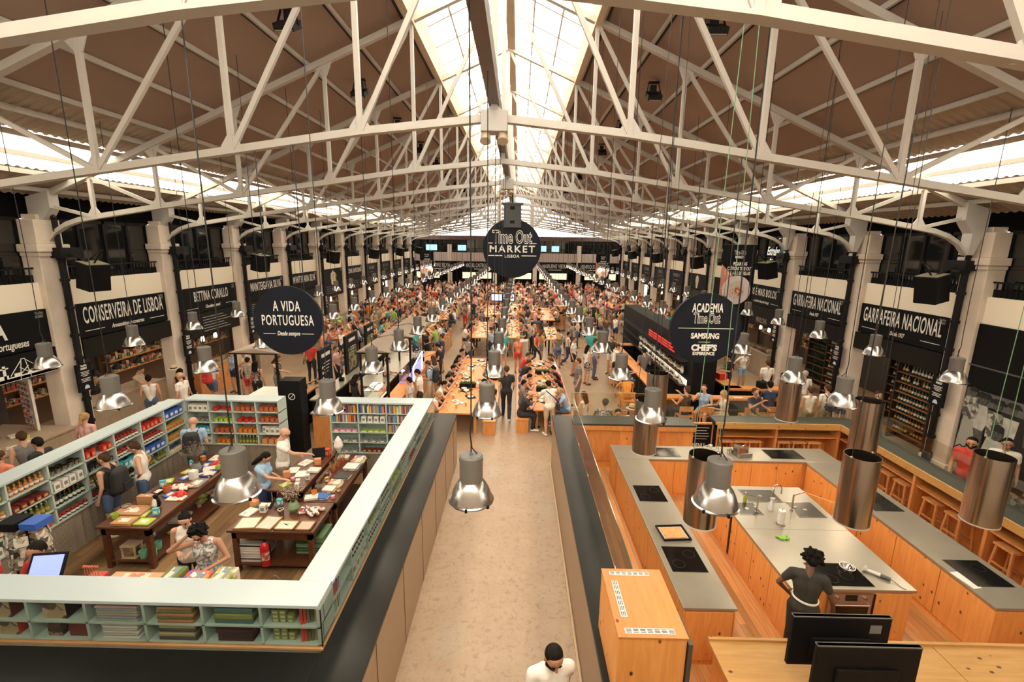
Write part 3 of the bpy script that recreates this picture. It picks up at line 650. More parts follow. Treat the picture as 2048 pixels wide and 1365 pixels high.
# far end boards
for x, tx in ((-9.1, 'ALEXANDRE SILVA'), (-4.2, 'MIGUEL CASTRO E SILVA'), (4.0, 'MARLENE VIEIRA'), (8.4, 'HENRIQUE SÁ PESSOA')):
    m = MB(); m.box(x - 1.9, EY - 0.12, 2.4, x + 1.9, EY - 0.02, 3.6)
    o = tag(m.build('stall_sign', BLACK), 'black board reading %s on the far wall' % ' '.join(tx.split()[:1]) if False else {-9.1: 'leftmost black board on the far wall with pale name', -4.2: 'black board on the far wall just left of the big round sign', 4.0: 'black board on the far wall just right of the big round sign', 8.4: 'rightmost black board on the far wall with pale name'}[x], 'sign')
    letters(tx, 0.6, M('grey_print2', (0.5, 0.49, 0.47)), (x, EY - 0.13, 3.15), FR, parent=o, maxw=3.2)
    l = MB(); l.box(x - .7, EY - .13, 2.75, x + .7, EY - .12, 2.8); l.build('ruled_line', WHITE, o)
for i, (x, w_) in enumerate(((-10, 2.5), (-4.6, 3.2), (0.3, 2.2), (3.8, 3.0), (9.0, 3.4))):
    m = MB(); m.box(x - w_ / 2, EY - 0.12, 1.75, x + w_ / 2, EY - 0.02, 2.41)
    tag(m.build('lit_menu_panel', M('menu_glow', (1.0, 0.8, 0.5), emit=1.1)), 'warm lit menu panel under the far wall boards, %s from the left' % ORD[i].split()[0].lower().replace('nearest', 'first'), 'panel')
for o in COL.objects:
    if o.name.startswith('stall_sign'): o['group'] = 'black boards over the stalls'
# ================================================================ tall banners
def banner(X, Y, label, s=1.0):
    t = thing('food_banner', label, 'banner', (X, Y, 0)); 
    m = MB(); m.box(-0.67, -0.01, 1.5, 0.67, 0.01, 5.72); m.cyl((-.68, 0, 5.72), (.68, 0, 5.72), .02); m.build('cloth', BLACK, t)
    m = MB(); m.prism([(-0.67, 4.95), (-0.2, 4.5), (0.15, 4.2), (-0.1, 3.2), (-0.67, 3.2)], -0.016, -0.011, 'XZ'); m.build('pink_print', patches('salmon', [(.6, .22, .16), (.7, .32, .24), (.55, .25, .2)], 5), t)
    m = MB(); m.cyl((0.0, -0.017, 3.92), (0.0, -0.022, 3.92), 0.58, 0.58, 40); m.mat(1).cyl((-0.02, -0.023, 3.92), (-0.02, -0.026, 3.92), 0.36, 0.36, 32); m.build('plate_print', [M('plate_pink', (.72, .62, .62)), M('plate_inner', (.62, .50, .46))], t)
    m = MB()
    for k in range(14):
        a = k * 2.4; r_ = 0.05 * (k ** .5); m.sph((0.05 + r_ * math.cos(a), -0.025, 3.89 + r_ * math.sin(a)), 0.07, 8, 6, (1, .1, 1))
    m.build('food_print', patches('food_print', [(.6, .15, .07), (.7, .3, .15), (.3, .1, .05), (.75, .6, .5)], 16), t)
    outline_logo(0.22, (0, -0.02, 5.42), FR, t, maxw=0.44)
    letters('MARKET', 0.15, WHITE, (0, -0.02, 5.24), FR, parent=t, maxw=0.5, bold=.02)
    letters('PEGAR NAS\nCRÍTICAS TIME OUT\nDE 4 E 5 ESTRELAS', 0.19, WHITE, (0.05, -0.02, 4.78), FR, parent=t, maxw=0.98, bold=.03)
    for x in (-.6, .6):
        m = MB(); m.cyl((x, 0, 5.72), (x, 0, ZB(min(10, abs(X + x - CX)))), 0.006, n=5); m.build('hanging_wire', CABLE, t)
    return t
ban = banner(8.87, 19.25, 'tall black banner with a plate of food, the large near one by the right wall')
dup(ban, (-9.0, 46.4, -1.0), 0, 'small far black banner with a plate of food by the left wall')
dup(ban, (8.2, 46.4, -1.0), 0, 'small far black banner with a plate of food by the right wall')
# ================================================================ loudspeakers hung by the pillars
def speaker(sgn, Y, label):
    X = (XL + 0.88) if sgn < 0 else (XR - 0.88)
    t = thing('loudspeaker', label, 'loudspeaker', (X, Y + 0.15, 4.72), -sgn * PI / 2 * 0.75)
    m = MB(); m.prism([(-0.28, -0.30), (0.28, -0.38), (0.30, 0.30), (-0.22, 0.36)], -0.24, 0.24, 'YZ'); bevel(m.build('cabinet', BLACK, t), 0.02)
    m = MB(); m.prism([(0.285, -0.35), (0.305, -0.35), (0.325, 0.28), (0.305, 0.28)], -0.22, 0.22, 'YZ'); m.build('grille', BLACKM, t)
    m = MB(); m.prism([(-0.22, 0.365), (0.30, 0.305), (0.30, 0.318), (-0.22, 0.378)], -0.235, 0.235, 'YZ'); m.build('top_plate', M('tan_top', (0.20, 0.18, 0.12)), t)  # tan plate, paler than the cabinet below
    m = MB(); m.tube([(0, 0, .34), (0.0, -0.35, 0.78)], 0.02, 6); m.tube([(0, 0.25, .32), (0.0, -0.3, 0.78)], 0.012, 6); m.build('bracket', BLACKM, t)
    t.rotation_euler[0] = 0.28; mw = t.matrix_basis.inverted() if False else (Matrix.Translation(t.location) @ t.rotation_euler.to_matrix().to_4x4()).inverted()
    m = MB(); m.tube([(0, 0, 0.3), mw @ Vector((X + sgn * 0.7, Y + 0.1, 5.40))], 0.022, 6); m.build('wall_arm', BLACKM, t)
    return t
for k in (0, 2, 4, 6, 8, 10):
    Y = 3.74 + 3.88 * (k + 2)
    for s, nm in ((-1, 'left'), (1, 'right')):
        tag(speaker(s, Y, '%s black loudspeaker hanging on the %s wall pillars' % (ORD[k // 2], nm)), group='loudspeakers on the walls')
# lit white neon drawing and blue exit signs on the gallery glass
t = thing('white_wire_drawing', 'white hand drawn lettering on the gallery glass right of the near food banner', 'lettering', (XR + 0.22, 21.2, 5.2))
letters('Estrelas\nRita', 0.52, M('neon_white', (0.85, 0.85, 0.8), emit=0.5), (0, 0, 0), RR, parent=t, maxw=1.7, shear=0.2)
# ================================================================ people
def J(**k): return {a: Vector(b) for a, b in k.items()}
def pose(kind):
    """joints of a 1.72 m figure facing +Y, origin on the floor (or on the floor under the seat)"""
    st = dict(pel=(0, 0, 0.93), chest=(0, 0, 1.27), neck=(0, -0.01, 1.46), head=(0, 0.02, 1.60),
              shL=(-0.185, 0, 1.39), elL=(-0.24, -0.03, 1.12), wrL=(-0.24, 0.06, 0.88), shR=(0.185, 0, 1.39), elR=(0.24, -0.03, 1.12), wrR=(0.24, 0.06, 0.88),
              hiL=(-0.095, 0, 0.90), knL=(-0.105, 0.02, 0.49), anL=(-0.11, -0.02, 0.08), hiR=(0.095, 0, 0.90), knR=(0.105, 0.02, 0.49), anR=(0.11, -0.02, 0.08))
    if kind == 'stand': pass
    elif kind == 'hold': st.update(elL=(-0.23, 0.0, 1.12), wrL=(-0.10, 0.24, 1.12), elR=(0.23, 0.0, 1.12), wrR=(0.09, 0.25, 1.16), head=(0, 0.06, 1.58))
    elif kind == 'phone': st.update(elL=(-0.24, 0.02, 1.13), wrL=(-0.20, 0.10, 0.90), elR=(0.22, 0.08, 1.13), wrR=(0.06, 0.26, 1.30), head=(0, 0.06, 1.58))
    elif kind == 'hips': st.update(elL=(-0.36, -0.06, 1.16), wrL=(-0.17, 0.03, 1.02), elR=(0.38, -0.08, 1.16), wrR=(0.17, 0.02, 1.02), head=(-0.03, 0.05, 1.59))
    elif kind == 'walk': st.update(knL=(-0.10, 0.20, 0.52), anL=(-0.10, 0.26, 0.09), knR=(0.10, 0.00, 0.48), anR=(0.10, -0.34, 0.14), elL=(-0.23, -0.14, 1.14), wrL=(-0.22, -0.16, 0.90), elR=(0.23, 0.03, 1.12), wrR=(0.22, 0.20, 0.94))
    elif kind == 'lean': st.update(chest=(0, 0.16, 1.23), neck=(0, 0.28, 1.40), head=(0, 0.36, 1.50), shL=(-0.185, 0.24, 1.33), shR=(0.185, 0.24, 1.33), elL=(-0.26, 0.36, 1.08), wrL=(-0.16, 0.56, 1.0), elR=(0.26, 0.36, 1.08), wrR=(0.16, 0.58, 1.0))
    elif kind == 'reach': st.update(chest=(0, 0.04, 1.26), head=(0, 0.08, 1.58), elR=(0.26, 0.22, 1.24), wrR=(0.20, 0.48, 1.16), elL=(-0.24, 0.02, 1.12), wrL=(-0.12, 0.26, 1.06))
    elif kind == 'armup': st.update(elL=(-0.30, 0.12, 1.24), wrL=(-0.10, 0.30, 1.42), elR=(0.28, 0.02, 1.13), wrR=(0.14, 0.26, 1.08), head=(0.02, 0.07, 1.57))
    elif kind.startswith('sit'):
        h = -0.43
        st = dict(pel=(0, 0, 0.55), chest=(0, 0.03, 0.88), neck=(0, 0.04, 1.07), head=(0, 0.08, 1.21), shL=(-0.185, 0.03, 1.00), shR=(0.185, 0.03, 1.00),
                  elL=(-0.25, 0.14, 0.78), wrL=(-0.14, 0.38, 0.80), elR=(0.25, 0.14, 0.78), wrR=(0.14, 0.38, 0.82),
                  hiL=(-0.10, 0.02, 0.53), knL=(-0.14, 0.43, 0.53), anL=(-0.13, 0.40, 0.09), hiR=(0.10, 0.02, 0.53), knR=(0.14, 0.43, 0.53), anR=(0.13, 0.36, 0.09))
        if kind == 'sit_eat': st.update(chest=(0, 0.12, 0.86), neck=(0, 0.20, 1.03), head=(0, 0.28, 1.15), shL=(-0.185, 0.16, 0.97), shR=(0.185, 0.16, 0.97), elL=(-0.28, 0.32, 0.80), wrL=(-0.08, 0.48, 0.90), elR=(0.28, 0.32, 0.80), wrR=(0.06, 0.46, 0.94))
        if kind == 'sit_talk': st.update(elR=(0.28, 0.16, 0.80), wrR=(0.10, 0.36, 1.02), head=(0.03, 0.06, 1.21))
    return {k: Vector(v) for k, v in st.items()}
def prims(j, fem=False, big=1.0):
    """tapered limbs as (p, r0, q, r1, region)"""
    L = []; a = lambda p, r0, q, r1, t: L.append((Vector(p), r0, Vector(q), r1, t))
    sw = 0.92 if fem else 1.0; hp = 1.06 if fem else 1.0
    up = (j['chest'] - j['pel']).normalized()
    a(j['pel'] - Vector((0.05, 0, 0)), 0.115 * hp * big, j['pel'] + Vector((0.05, 0, 0)), 0.115 * hp * big, 'hip')
    waist = j['pel'].lerp(j['chest'], 0.45)
    a(j['pel'] + up * 0.03, 0.125 * big, waist, 0.105 * sw * big, 'torso')
    for s in (-1, 1):
        a(waist + Vector((s * 0.035, 0, 0)), 0.10 * sw * big, j['chest'] + Vector((s * 0.06, 0, 0)), 0.115 * sw * big, 'torso')
        a(j['chest'] + Vector((s * 0.06, 0, 0.0)), 0.115 * sw * big, j['chest'] + up * 0.10 + Vector((s * 0.07, 0, 0)), 0.09 * sw * big, 'torso')
    if fem:
        fw = Vector((0, 1, 0)) - up * up.y
        for s in (-1, 1): a(j['chest'] + fw * 0.06 + Vector((s * 0.07, 0, 0)), 0.07, j['chest'] + fw * 0.065 + Vector((s * 0.07, 0, -0.01)), 0.065, 'torso')
    a(j['shL'].lerp(j['shR'], 0.12), 0.062 * sw * big, j['shL'].lerp(j['shR'], 0.88), 0.062 * sw * big, 'torso')
    a(j['neck'] - up * 0.06, 0.060, j['neck'] + (j['head'] - j['neck']) * 0.55, 0.050, 'neck')
    for s in 'LR':
        sh, el, wr = (j[k + s] for k in ('sh', 'el', 'wr'))
        a(sh, 0.056 * sw * big, sh.lerp(el, 0.5), 0.046 * sw, 'sleeve'); a(sh.lerp(el, 0.45), 0.046 * sw, el, 0.037 * sw, 'arm'); a(el, 0.038 * sw, wr, 0.026 * sw, 'arm')
        hi, kn, an = (j[k + s] for k in ('hi', 'kn', 'an'))
        a(hi, 0.092 * hp * big, hi.lerp(kn, 0.6), 0.070 * big, 'thigh'); a(hi.lerp(kn, 0.6), 0.070 * big, kn, 0.054, 'knee'); a(kn, 0.054, kn.lerp(an, 0.35), 0.056, 'calf'); a(kn.lerp(an, 0.35), 0.056, an, 0.036, 'calf')
        ft = Vector((0.02 if s == 'R' else -0.02, 0.17, -0.045)); a(an + Vector((0, -0.02, -0.035)), 0.040, an + ft, 0.032, 'foot')
    h = j['head']; tilt = (h - j['neck']).normalized(); fwd = (Vector((0, 1, 0)) - tilt * tilt.y).normalized()
    a(h + tilt * 0.03 - fwd * 0.018, 0.088, h + tilt * 0.035 + fwd * 0.012, 0.085, 'head'); a(h - tilt * 0.02 + fwd * 0.022, 0.070, h - tilt * 0.065 + fwd * 0.045, 0.042, 'head')
    a(h + fwd * 0.095 + tilt * 0.012, 0.011, h + fwd * 0.108 - tilt * 0.020, 0.017, 'head')
    rt = fwd.cross(tilt)
    for s in (-1, 1): a(h + rt * s * 0.086 - fwd * 0.005 + tilt * 0.015, 0.015, h + rt * s * 0.084 - tilt * 0.020, 0.012, 'head')
    return L, (h, tilt, fwd, rt)
def hand_prims(j, fine, curl=0.5):
    L = []
    for s in 'LR':
        el, wr = j['el' + s], j['wr' + s]; d = (wr - el).normalized(); sg = -1 if s == 'L' else 1
        side = Vector((0, 1, 0)) if abs(d.z) > 0.7 else Vector((-sg * 1, 0, 0)); side = (side - d * side.dot(d)).normalized()
        nrm = d.cross(side) * (1 if s == 'R' else -1)
        if nrm.dot(Vector((-sg, 0, -0.3))) < 0: nrm = -nrm
        pc = wr + d * 0.05
        if not fine:
            L.append((wr, 0.027, wr + d * 0.10, 0.030, 'arm')); L.append((wr + d * 0.09, 0.028, wr + d * 0.16 + nrm * 0.03, 0.018, 'arm')); continue
        L.append((wr, 0.024, wr + d * 0.03, 0.026, 'arm'))
        for q in (-1.2, -0.4, 0.4, 1.2): L.append((pc - d * 0.02 + side * 0.014 * q, 0.015, wr + d * 0.092 + side * 0.017 * q, 0.0125, 'arm'))
        for q, ln in ((1.5, 0.070), (0.5, 0.080), (-0.5, 0.075), (-1.5, 0.058)):
            b = wr + d * 0.092 + side * 0.0155 * q * 1.15; c = b + d * ln * 0.48 + nrm * ln * 0.22 * curl + side * 0.002 * q; e = c + d * ln * 0.36 + nrm * ln * 0.62 * curl
            L.append((b, 0.0095, c, 0.0085, 'arm')); L.append((c, 0.0085, e, 0.007, 'arm'))
        b = wr + d * 0.035 + side * 0.022; c = b + side * 0.026 + d * 0.028 + nrm * 0.012; L.append((b, 0.013, c, 0.010, 'arm')); L.append((c, 0.010, c + d * 0.032 + nrm * 0.012, 0.008, 'arm'))
    return L
def skin_mesh(name, L, voxel, mats, region_slot=None, smooth_it=6, dec=None):
    """one continuous surface grown round the limbs"""
    mb = MB(); L = [(Vector(p), r0, Vector(q), r1, t) for p, r0, q, r1, t in L]
    for p, r0, q, r1, t in L:
        n = 10 if r0 > 0.02 else 8
        if (q - p).length < 1e-4: q = p + Vector((0, 0, 1e-3))
        d = (q - p).normalized(); a = Vector((0, 0, 1)) if abs(d.z) < 0.95 else Vector((1, 0, 0)); u = d.cross(a).normalized(); v = d.cross(u)
        rings = []
        for ang in (-80, -50, -20, 0): rings.append((p + d * r0 * math.sin(math.radians(ang)), r0 * math.cos(math.radians(ang))))
        for ang in (0, 20, 50, 80): rings.append((q + d * r1 * math.sin(math.radians(ang)), r1 * math.cos(math.radians(ang))))
        vs = [c + (u * math.cos(2 * PI * i / n) + v * math.sin(2 * PI * i / n)) * r for c, r in rings for i in range(n)]
        k = len(rings); fs = [(m_ * n + i, m_ * n + (i + 1) % n, (m_ + 1) * n + (i + 1) % n, (m_ + 1) * n + i) for m_ in range(k - 1) for i in range(n)]
        fs += [tuple(reversed(range(n))), tuple(range((k - 1) * n, k * n))]; mb.add(vs, fs)
    me = bpy.data.meshes.new('tmp'); me.from_pydata(mb.v, [], mb.f); o = bpy.data.objects.new('tmp', me)
    rm = o.modifiers.new('r', 'REMESH'); rm.mode = 'VOXEL'; rm.voxel_size = voxel; rm.use_smooth_shade = True
    sm = o.modifiers.new('s', 'SMOOTH'); sm.iterations = smooth_it; sm.factor = 0.5
    if dec: dm = o.modifiers.new('d', 'DECIMATE'); dm.ratio = dec
    out = baked(o); bpy.data.meshes.remove(me)
    out.name = name; out.materials.clear()
    for m in mats: out.materials.append(m)
    if region_slot:
        import numpy as np
        nf = len(out.polygons); c = np.empty(nf * 3); out.polygons.foreach_get('center', c); c = c.reshape(-1, 3)
        best = np.full(nf, 1e9); slot = np.zeros(nf, int)
        for p, r0, q, r1, t in L:
            if t not in region_slot: continue
            p_, q_ = np.array(p), np.array(q); d = q_ - p_; tt = np.clip(((c - p_) @ d) / max(1e-9, d @ d), 0, 1)
            dist = np.linalg.norm(c - (p_ + tt[:, None] * d), axis=1) - (r0 + (r1 - r0) * tt)
            k = dist < best; best[k] = dist[k]; slot[k] = region_slot[t]
        out.polygons.foreach_set('material_index', slot)
    for p in out.polygons: p.use_smooth = True
    return out
SKIN = [M('skin_%d' % i, c, 0.55, var=0.06) for i, c in enumerate([(0.52, 0.29, 0.19), (0.45, 0.23, 0.14), (0.38, 0.18, 0.10), (0.13, 0.06, 0.04)])]
HAIR = {k: M('hair_' + k, c, 0.7, var=0.3, scale=30, spec=0.15) for k, c in dict(black=(0.006, 0.005, 0.004), brown=(0.06, 0.03, 0.015), fair=(0.36, 0.22, 0.09), grey=(0.35, 0.33, 0.30)).items()}
CC = {'white': (0.72, 0.68, 0.63), 'black': (0.015, 0.015, 0.017), 'grey': (0.16, 0.15, 0.15), 'navy': (0.02, 0.035, 0.09), 'red': (0.50, 0.04, 0.03), 'coral': (0.62, 0.20, 0.12),
      'light blue': (0.28, 0.42, 0.58), 'teal': (0.04, 0.32, 0.34), 'green': (0.22, 0.42, 0.07), 'beige': (0.48, 0.38, 0.26), 'pink': (0.62, 0.34, 0.32), 'orange': (0.62, 0.25, 0.04), 'denim': (0.07, 0.11, 0.20), 'khaki': (0.26, 0.21, 0.13), 'brown': (0.12, 0.06, 0.03), 'charcoal': (0.03, 0.028, 0.024), 'mustard': (0.42, 0.27, 0.05)}
CL = {k: M('cloth_' + k.replace(' ', '_'), c, 0.85, var=0.12, scale=9) for k, c in CC.items()}
CL['striped'] = stripes('cloth_striped', (0.02, 0.02, 0.03), (0.6, 0.57, 0.5), 14, 'Z')
CL['floral'] = patches('cloth_floral', [(.62, .60, .54), (.5, .5, .48), (.14, .2, .16), (.42, .24, .26), (.55, .54, .5), (.2, .24, .28)], 34)
CL['checked'] = patches('cloth_checked', [(.66, .64, .6), (.04, .04, .06), (.3, .3, .32)], 60)
CL['dark floral'] = patches('cloth_dark_floral', [(.02, .02, .03), (.02, .02, .03), (.5, .48, .42), (.3, .12, .1)], 30)
EYE = M('eye_dark', (0.01, 0.008, 0.006), 0.2); LIP = M('lip', (0.32, 0.11, 0.08), 0.5)
def hair_prims(hd, style):
    h, up, f, r = hd; L = []
    c = h + up * 0.045 - f * 0.022
    L.append((c, 0.094, c + f * 0.012, 0.090, 'hair')); L.append((h + up * 0.0 - f * 0.05, 0.072, h + up * 0.045 - f * 0.03, 0.088, 'hair'))
    if style == 'afro':
        rr = random.Random(4)
        for i in range(60):
            d = (up * rr.uniform(-.3, 1.2) - f * rr.uniform(-.45, 1) + r * rr.uniform(-1, 1)).normalized()
            p = c + d * 0.085; L.append((p, .028, p + d * rr.uniform(.02, .055), .020, 'hair'))
    if style in ('long', 'curly'):
        for s in (-1, 0, 1): L.append((h + r * s * 0.055 - f * 0.05, 0.055, h + r * s * 0.06 - f * 0.075 - up * 0.22, 0.040 if style == 'long' else 0.06, 'hair'))
    if style == 'bun': L.append((h + up * 0.10 - f * 0.07, 0.042, h + up * 0.11 - f * 0.08, 0.042, 'hair'))
    if style == 'tail': L.append((h + up * 0.02 - f * 0.11, 0.035, h - f * 0.13 - up * 0.18, 0.022, 'hair'))
    if style == 'curly':
        rr = random.Random(4)
        for i in range(26):
            d = (up * rr.uniform(-0.2, 1) - f * rr.uniform(-0.35, 1) + r * rr.uniform(-1, 1)).normalized()
            p = c + d * 0.09; L.append((p, 0.030, p + d * 0.012, 0.026, 'hair'))
    return L
BODY = {}
def detailed(kind, label, loc, rz, top, bottom, skin=0, hair='black', hstyle='short', fem=False, shorts=False, sleeve='short', hgt=1.0, dress=False, group=None, voxel=0.0085, big=1.0, mod=None, cat='person', sunglasses=False, beard=False, hat=None, clip_low=True):
    """a person built in full: one body surface, clothing, hair and shoes as parts of their own"""
    j = pose(kind)
    if mod: j.update({k: Vector(v) for k, v in mod.items()})
    L, hd = prims(j, fem, big)
    body = [x for x in L]
    me = skin_mesh('body', body + hand_prims(j, True), voxel, [SKIN[skin]], smooth_it=3)
    t = bpy.data.objects.new('person', me); COL.objects.link(t); t.location = loc; t.rotation_euler = (0, 0, rz); t.scale = (hgt,) * 3
    tag(t, label, cat, group)
    def part(name, LL, mat, v=0.012, it=4):
        o = bpy.data.objects.new(name, skin_mesh(name, LL, v, [mat], smooth_it=it)); COL.objects.link(o); o.parent = t; return o
    def infl(regs, e): return [(p, r0 + e, q, r1 + e, tt) for p, r0, q, r1, tt in L if tt in regs]
    tops = infl(('torso', 'sleeve') if sleeve in ('short', 'long') else ('torso',), 0.013)
    if sleeve == 'none':
        tops = [x for x in tops if not (x[4] == 'torso' and abs(x[0].x - x[2].x) > 0.2)]
        for s in 'LR': sp = j['sh' + s].lerp(j['sh' + ('R' if s == 'L' else 'L')], 0.22); tops.append((sp + Vector((0, 0, 0.045)), 0.022, j['chest'].lerp(sp, 0.6) + Vector((0, 0.05, 0)), 0.055, 'torso'))
    if sleeve == 'long': tops += [(j['sh' + s].lerp(j['el' + s], 0.4), 0.06, j['el' + s], 0.052, 'x') for s in 'LR'] + [(j['el' + s], 0.05, j['wr' + s], 0.038, 'x') for s in 'LR']
    sit = kind.startswith('sit')
    if dress:
        tops += infl(('hip',), 0.015) + ([(j['hi' + s], 0.11, j['kn' + s] * 0.75 + j['hi' + s] * 0.25, 0.11, 'x') for s in 'LR'] + ([(j['pel'] - Vector((0, 0, .1)), .15, (j['knL'] + j['knR']) / 2 + Vector((0, 0, .12)), .17, 'x')] if not sit else []))
    else: tops += [(p, r0 + 0.004, q, r1 + 0.004, tt) for p, r0, q, r1, tt in infl(('hip',), 0.012)]
    part('dress' if dress else 'shirt', tops, CL[top])
    if not dress:
        bt = infl(('hip', 'thigh'), 0.010) + [(p, r0 + 0.012, p.lerp(q, 0.5) if shorts else q, r1 + 0.012, tt) for p, r0, q, r1, tt in L if tt == 'knee']
        if not shorts: bt += infl(('calf',), 0.014)
        part('shorts' if shorts else 'trousers', bt, CL[bottom])
    if hstyle != 'bald': part('hair', hair_prims(hd, hstyle), HAIR[hair], 0.010, 1 if hstyle in ('curly', 'afro') else 4)
    if beard: h, up, f, r = hd; part('beard', [(h - up * .06 + f * .055 + r * s * .0, .042, h - up * .03 + f * .03 + r * s * .06, .03, 'b') for s in (-1, 1)], HAIR[hair], 0.008)
    h, up, f, r = hd
    for s in (-1, 1):
        m = MB(); m.sph(h + f * 0.088 + r * s * 0.034 + up * 0.022, 0.010, 8, 6); m.build('eye', EYE, t, smooth=True)
        m = MB(); m.beam(h + f * 0.095 + r * s * 0.018 + up * 0.042, h + f * 0.088 + r * s * 0.050 + up * 0.043, 0.008, 0.006); m.build('eyebrow', HAIR[hair if hair != 'grey' else 'brown'], t)
    m = MB(); m.beam(h + f * 0.092 - r * 0.022 - up * 0.045, h + f * 0.092 + r * 0.022 - up * 0.045, 0.010, 0.009); m.build('mouth', LIP, t)
    if sunglasses:
        m = MB()
        for s in (-1, 1): m.sph(h + f * 0.10 + r * s * 0.034 + up * 0.02, 0.024, 10, 6, (1, .35, .8)); m.beam(h + f * .095 + r * s * .055 + up * .024, h + r * s * .09 + up * .02, .005, .006)
        m.beam(h + f * .108 - r * .02 + up * .026, h + f * .108 + r * .02 + up * .026, .005, .005); m.build('sunglasses', BLACK, t)
    for s in 'LR':
        an = j['an' + s]; part('shoe', [(an + Vector((0, -0.02, -0.04)), 0.046, an + Vector((0.02 if s == 'R' else -0.02, 0.18, -0.05)), 0.038, 's')], CL['white' if rnd.random() < .4 else 'black'], 0.012)
    return t
def far_variant(kind, fem, hs, skinb=0, voxel=0.024, shorts=True):
    """same figure as one light mesh: skin, top, bottom, hair, shoes"""
    j = pose(kind); L, hd = prims(j, fem); L = L + hand_prims(j, False) + (hair_prims(hd, hs) if hs != 'bald' else [])
    reg = dict(hip=2, torso=1, neck=0, sleeve=1 if not (fem and hs != 'tail') else 0, arm=0, thigh=2, knee=0 if shorts else 2, calf=0 if shorts else 2, foot=4, head=0, hair=3)
    return skin_mesh('figure', L, voxel, [SKIN[skinb], CL['white'], CL['black'], HAIR['black'], CL['brown']], reg, smooth_it=3)
def crowd_mesh(kind, fem, hs, shorts, voxel):
    k = (kind, fem, hs, shorts, voxel)
    if k not in BODY: BODY[k] = far_variant(kind, fem, hs, 0, voxel, shorts)
    return BODY[k]
TOPS = ['white', 'white', 'white', 'black', 'grey', 'navy', 'red', 'coral', 'light blue', 'teal', 'green', 'beige', 'pink', 'orange', 'striped', 'floral', 'checked', 'dark floral', 'white', 'black', 'navy', 'grey', 'mustard', 'black', 'charcoal', 'brown']
BOTS = ['black', 'denim', 'denim', 'khaki', 'beige', 'navy', 'black', 'grey', 'white', 'red']
HST = [('black', 'short'), ('brown', 'short'), ('black', 'long'), ('brown', 'long'), ('fair', 'long'), ('brown', 'tail'), ('grey', 'short'), ('black', 'bun'), ('grey', 'bald')]
NPEOPLE = [0]
def person(kind, x, y, z=0, rz=0, where='', top=None, bottom=None, hair=None, hs=None, skin=None, fem=None, shorts=None, near=False, label=None, group=None, r=rnd, hgt=None):
    hc, h_ = r.choice(HST); hair = hair or hc; hs = hs or h_
    if fem is None: fem = hs in ('long', 'tail', 'bun')
    top = top or r.choice(TOPS); bottom = bottom or r.choice(BOTS)
    if shorts is None: shorts = r.random() < 0.55
    me = crowd_mesh(kind, fem, hs, shorts, 0.014 if near else 0.024)
    o = bpy.data.objects.new('person', me); COL.objects.link(o); o.location = (x, y, z); o.rotation_euler = (0, 0, rz)
    s = hgt or (r.uniform(0.93, 1.0) if fem else r.uniform(0.98, 1.06)); o.scale = (s, s, s)
    ms = [SKIN[skin if skin is not None else r.choice((0, 0, 1, 1, 2))], CL[top], CL[bottom], HAIR[hair], CL['brown']]
    for i, m in enumerate(ms): o.material_slots[i].link = 'OBJECT'; o.material_slots[i].material = m
    ps = {'stand': 'standing', 'hold': 'hands raised', 'phone': 'on phone', 'hips': 'hands on hips', 'walk': 'walking', 'lean': 'leaning forward', 'reach': 'reaching out', 'armup': 'one arm raised', 'sit': 'seated', 'sit_eat': 'eating', 'sit_talk': 'talking'}[kind]
    hw = {'bald': 'bald', 'short': hair + ' haired', 'long': 'long ' + hair + ' haired', 'tail': 'ponytailed', 'bun': 'bun haired'}[hs]
    tag(o, label or '%s person, %s top, %s %s, %s, %s' % (hw, top, bottom, 'shorts' if shorts else 'trousers', ps, where.replace(' the ', ' ').replace("'s", '')), 'person', group)
    NPEOPLE[0] += 1
    return o
def sling_bag(x, y, z, label, kind='backpack', mat=None, rz=0, s=1.0):
    t = thing(kind, label, kind.replace('_', ' '), (x, y, z), rz)
    mat = mat or M('bag_black', (0.015, 0.015, 0.018), 0.7)
    o = bpy.data.objects.new('bag_body', skin_mesh('bag_body', [((-0.06 * s, 0, -0.14 * s), 0.10 * s, (0.06 * s, 0, -0.14 * s), 0.10 * s, 'b'), ((-0.05 * s, 0, 0.10 * s), 0.085 * s, (0.05 * s, 0, 0.10 * s), 0.085 * s, 'b'), ((-.06 * s, 0, -.14 * s), .10 * s, (-.05 * s, 0, .1 * s), .085 * s, 'b'), ((.06 * s, 0, -.14 * s), .10 * s, (.05 * s, 0, .1 * s), .085 * s, 'b')], 0.018, [mat])); COL.objects.link(o); o.parent = t
    m = MB(); m.box(-0.09 * s, -0.13 * s, -0.18 * s, 0.09 * s, -0.085 * s, -0.04 * s); bevel(m.build('front_pocket', mat, t), 0.015)
    m = MB()
    for q in (-1, 1): m.tube([(q * .08 * s, .07 * s, .14 * s), (q * .10 * s, .17 * s, .20 * s), (q * .11 * s, .28 * s, .10 * s), (q * .11 * s, .24 * s, -.08 * s), (q * .09 * s, .08 * s, -.16 * s)], 0.014, 6)
    m.build('shoulder_strap', mat, t)
    return t
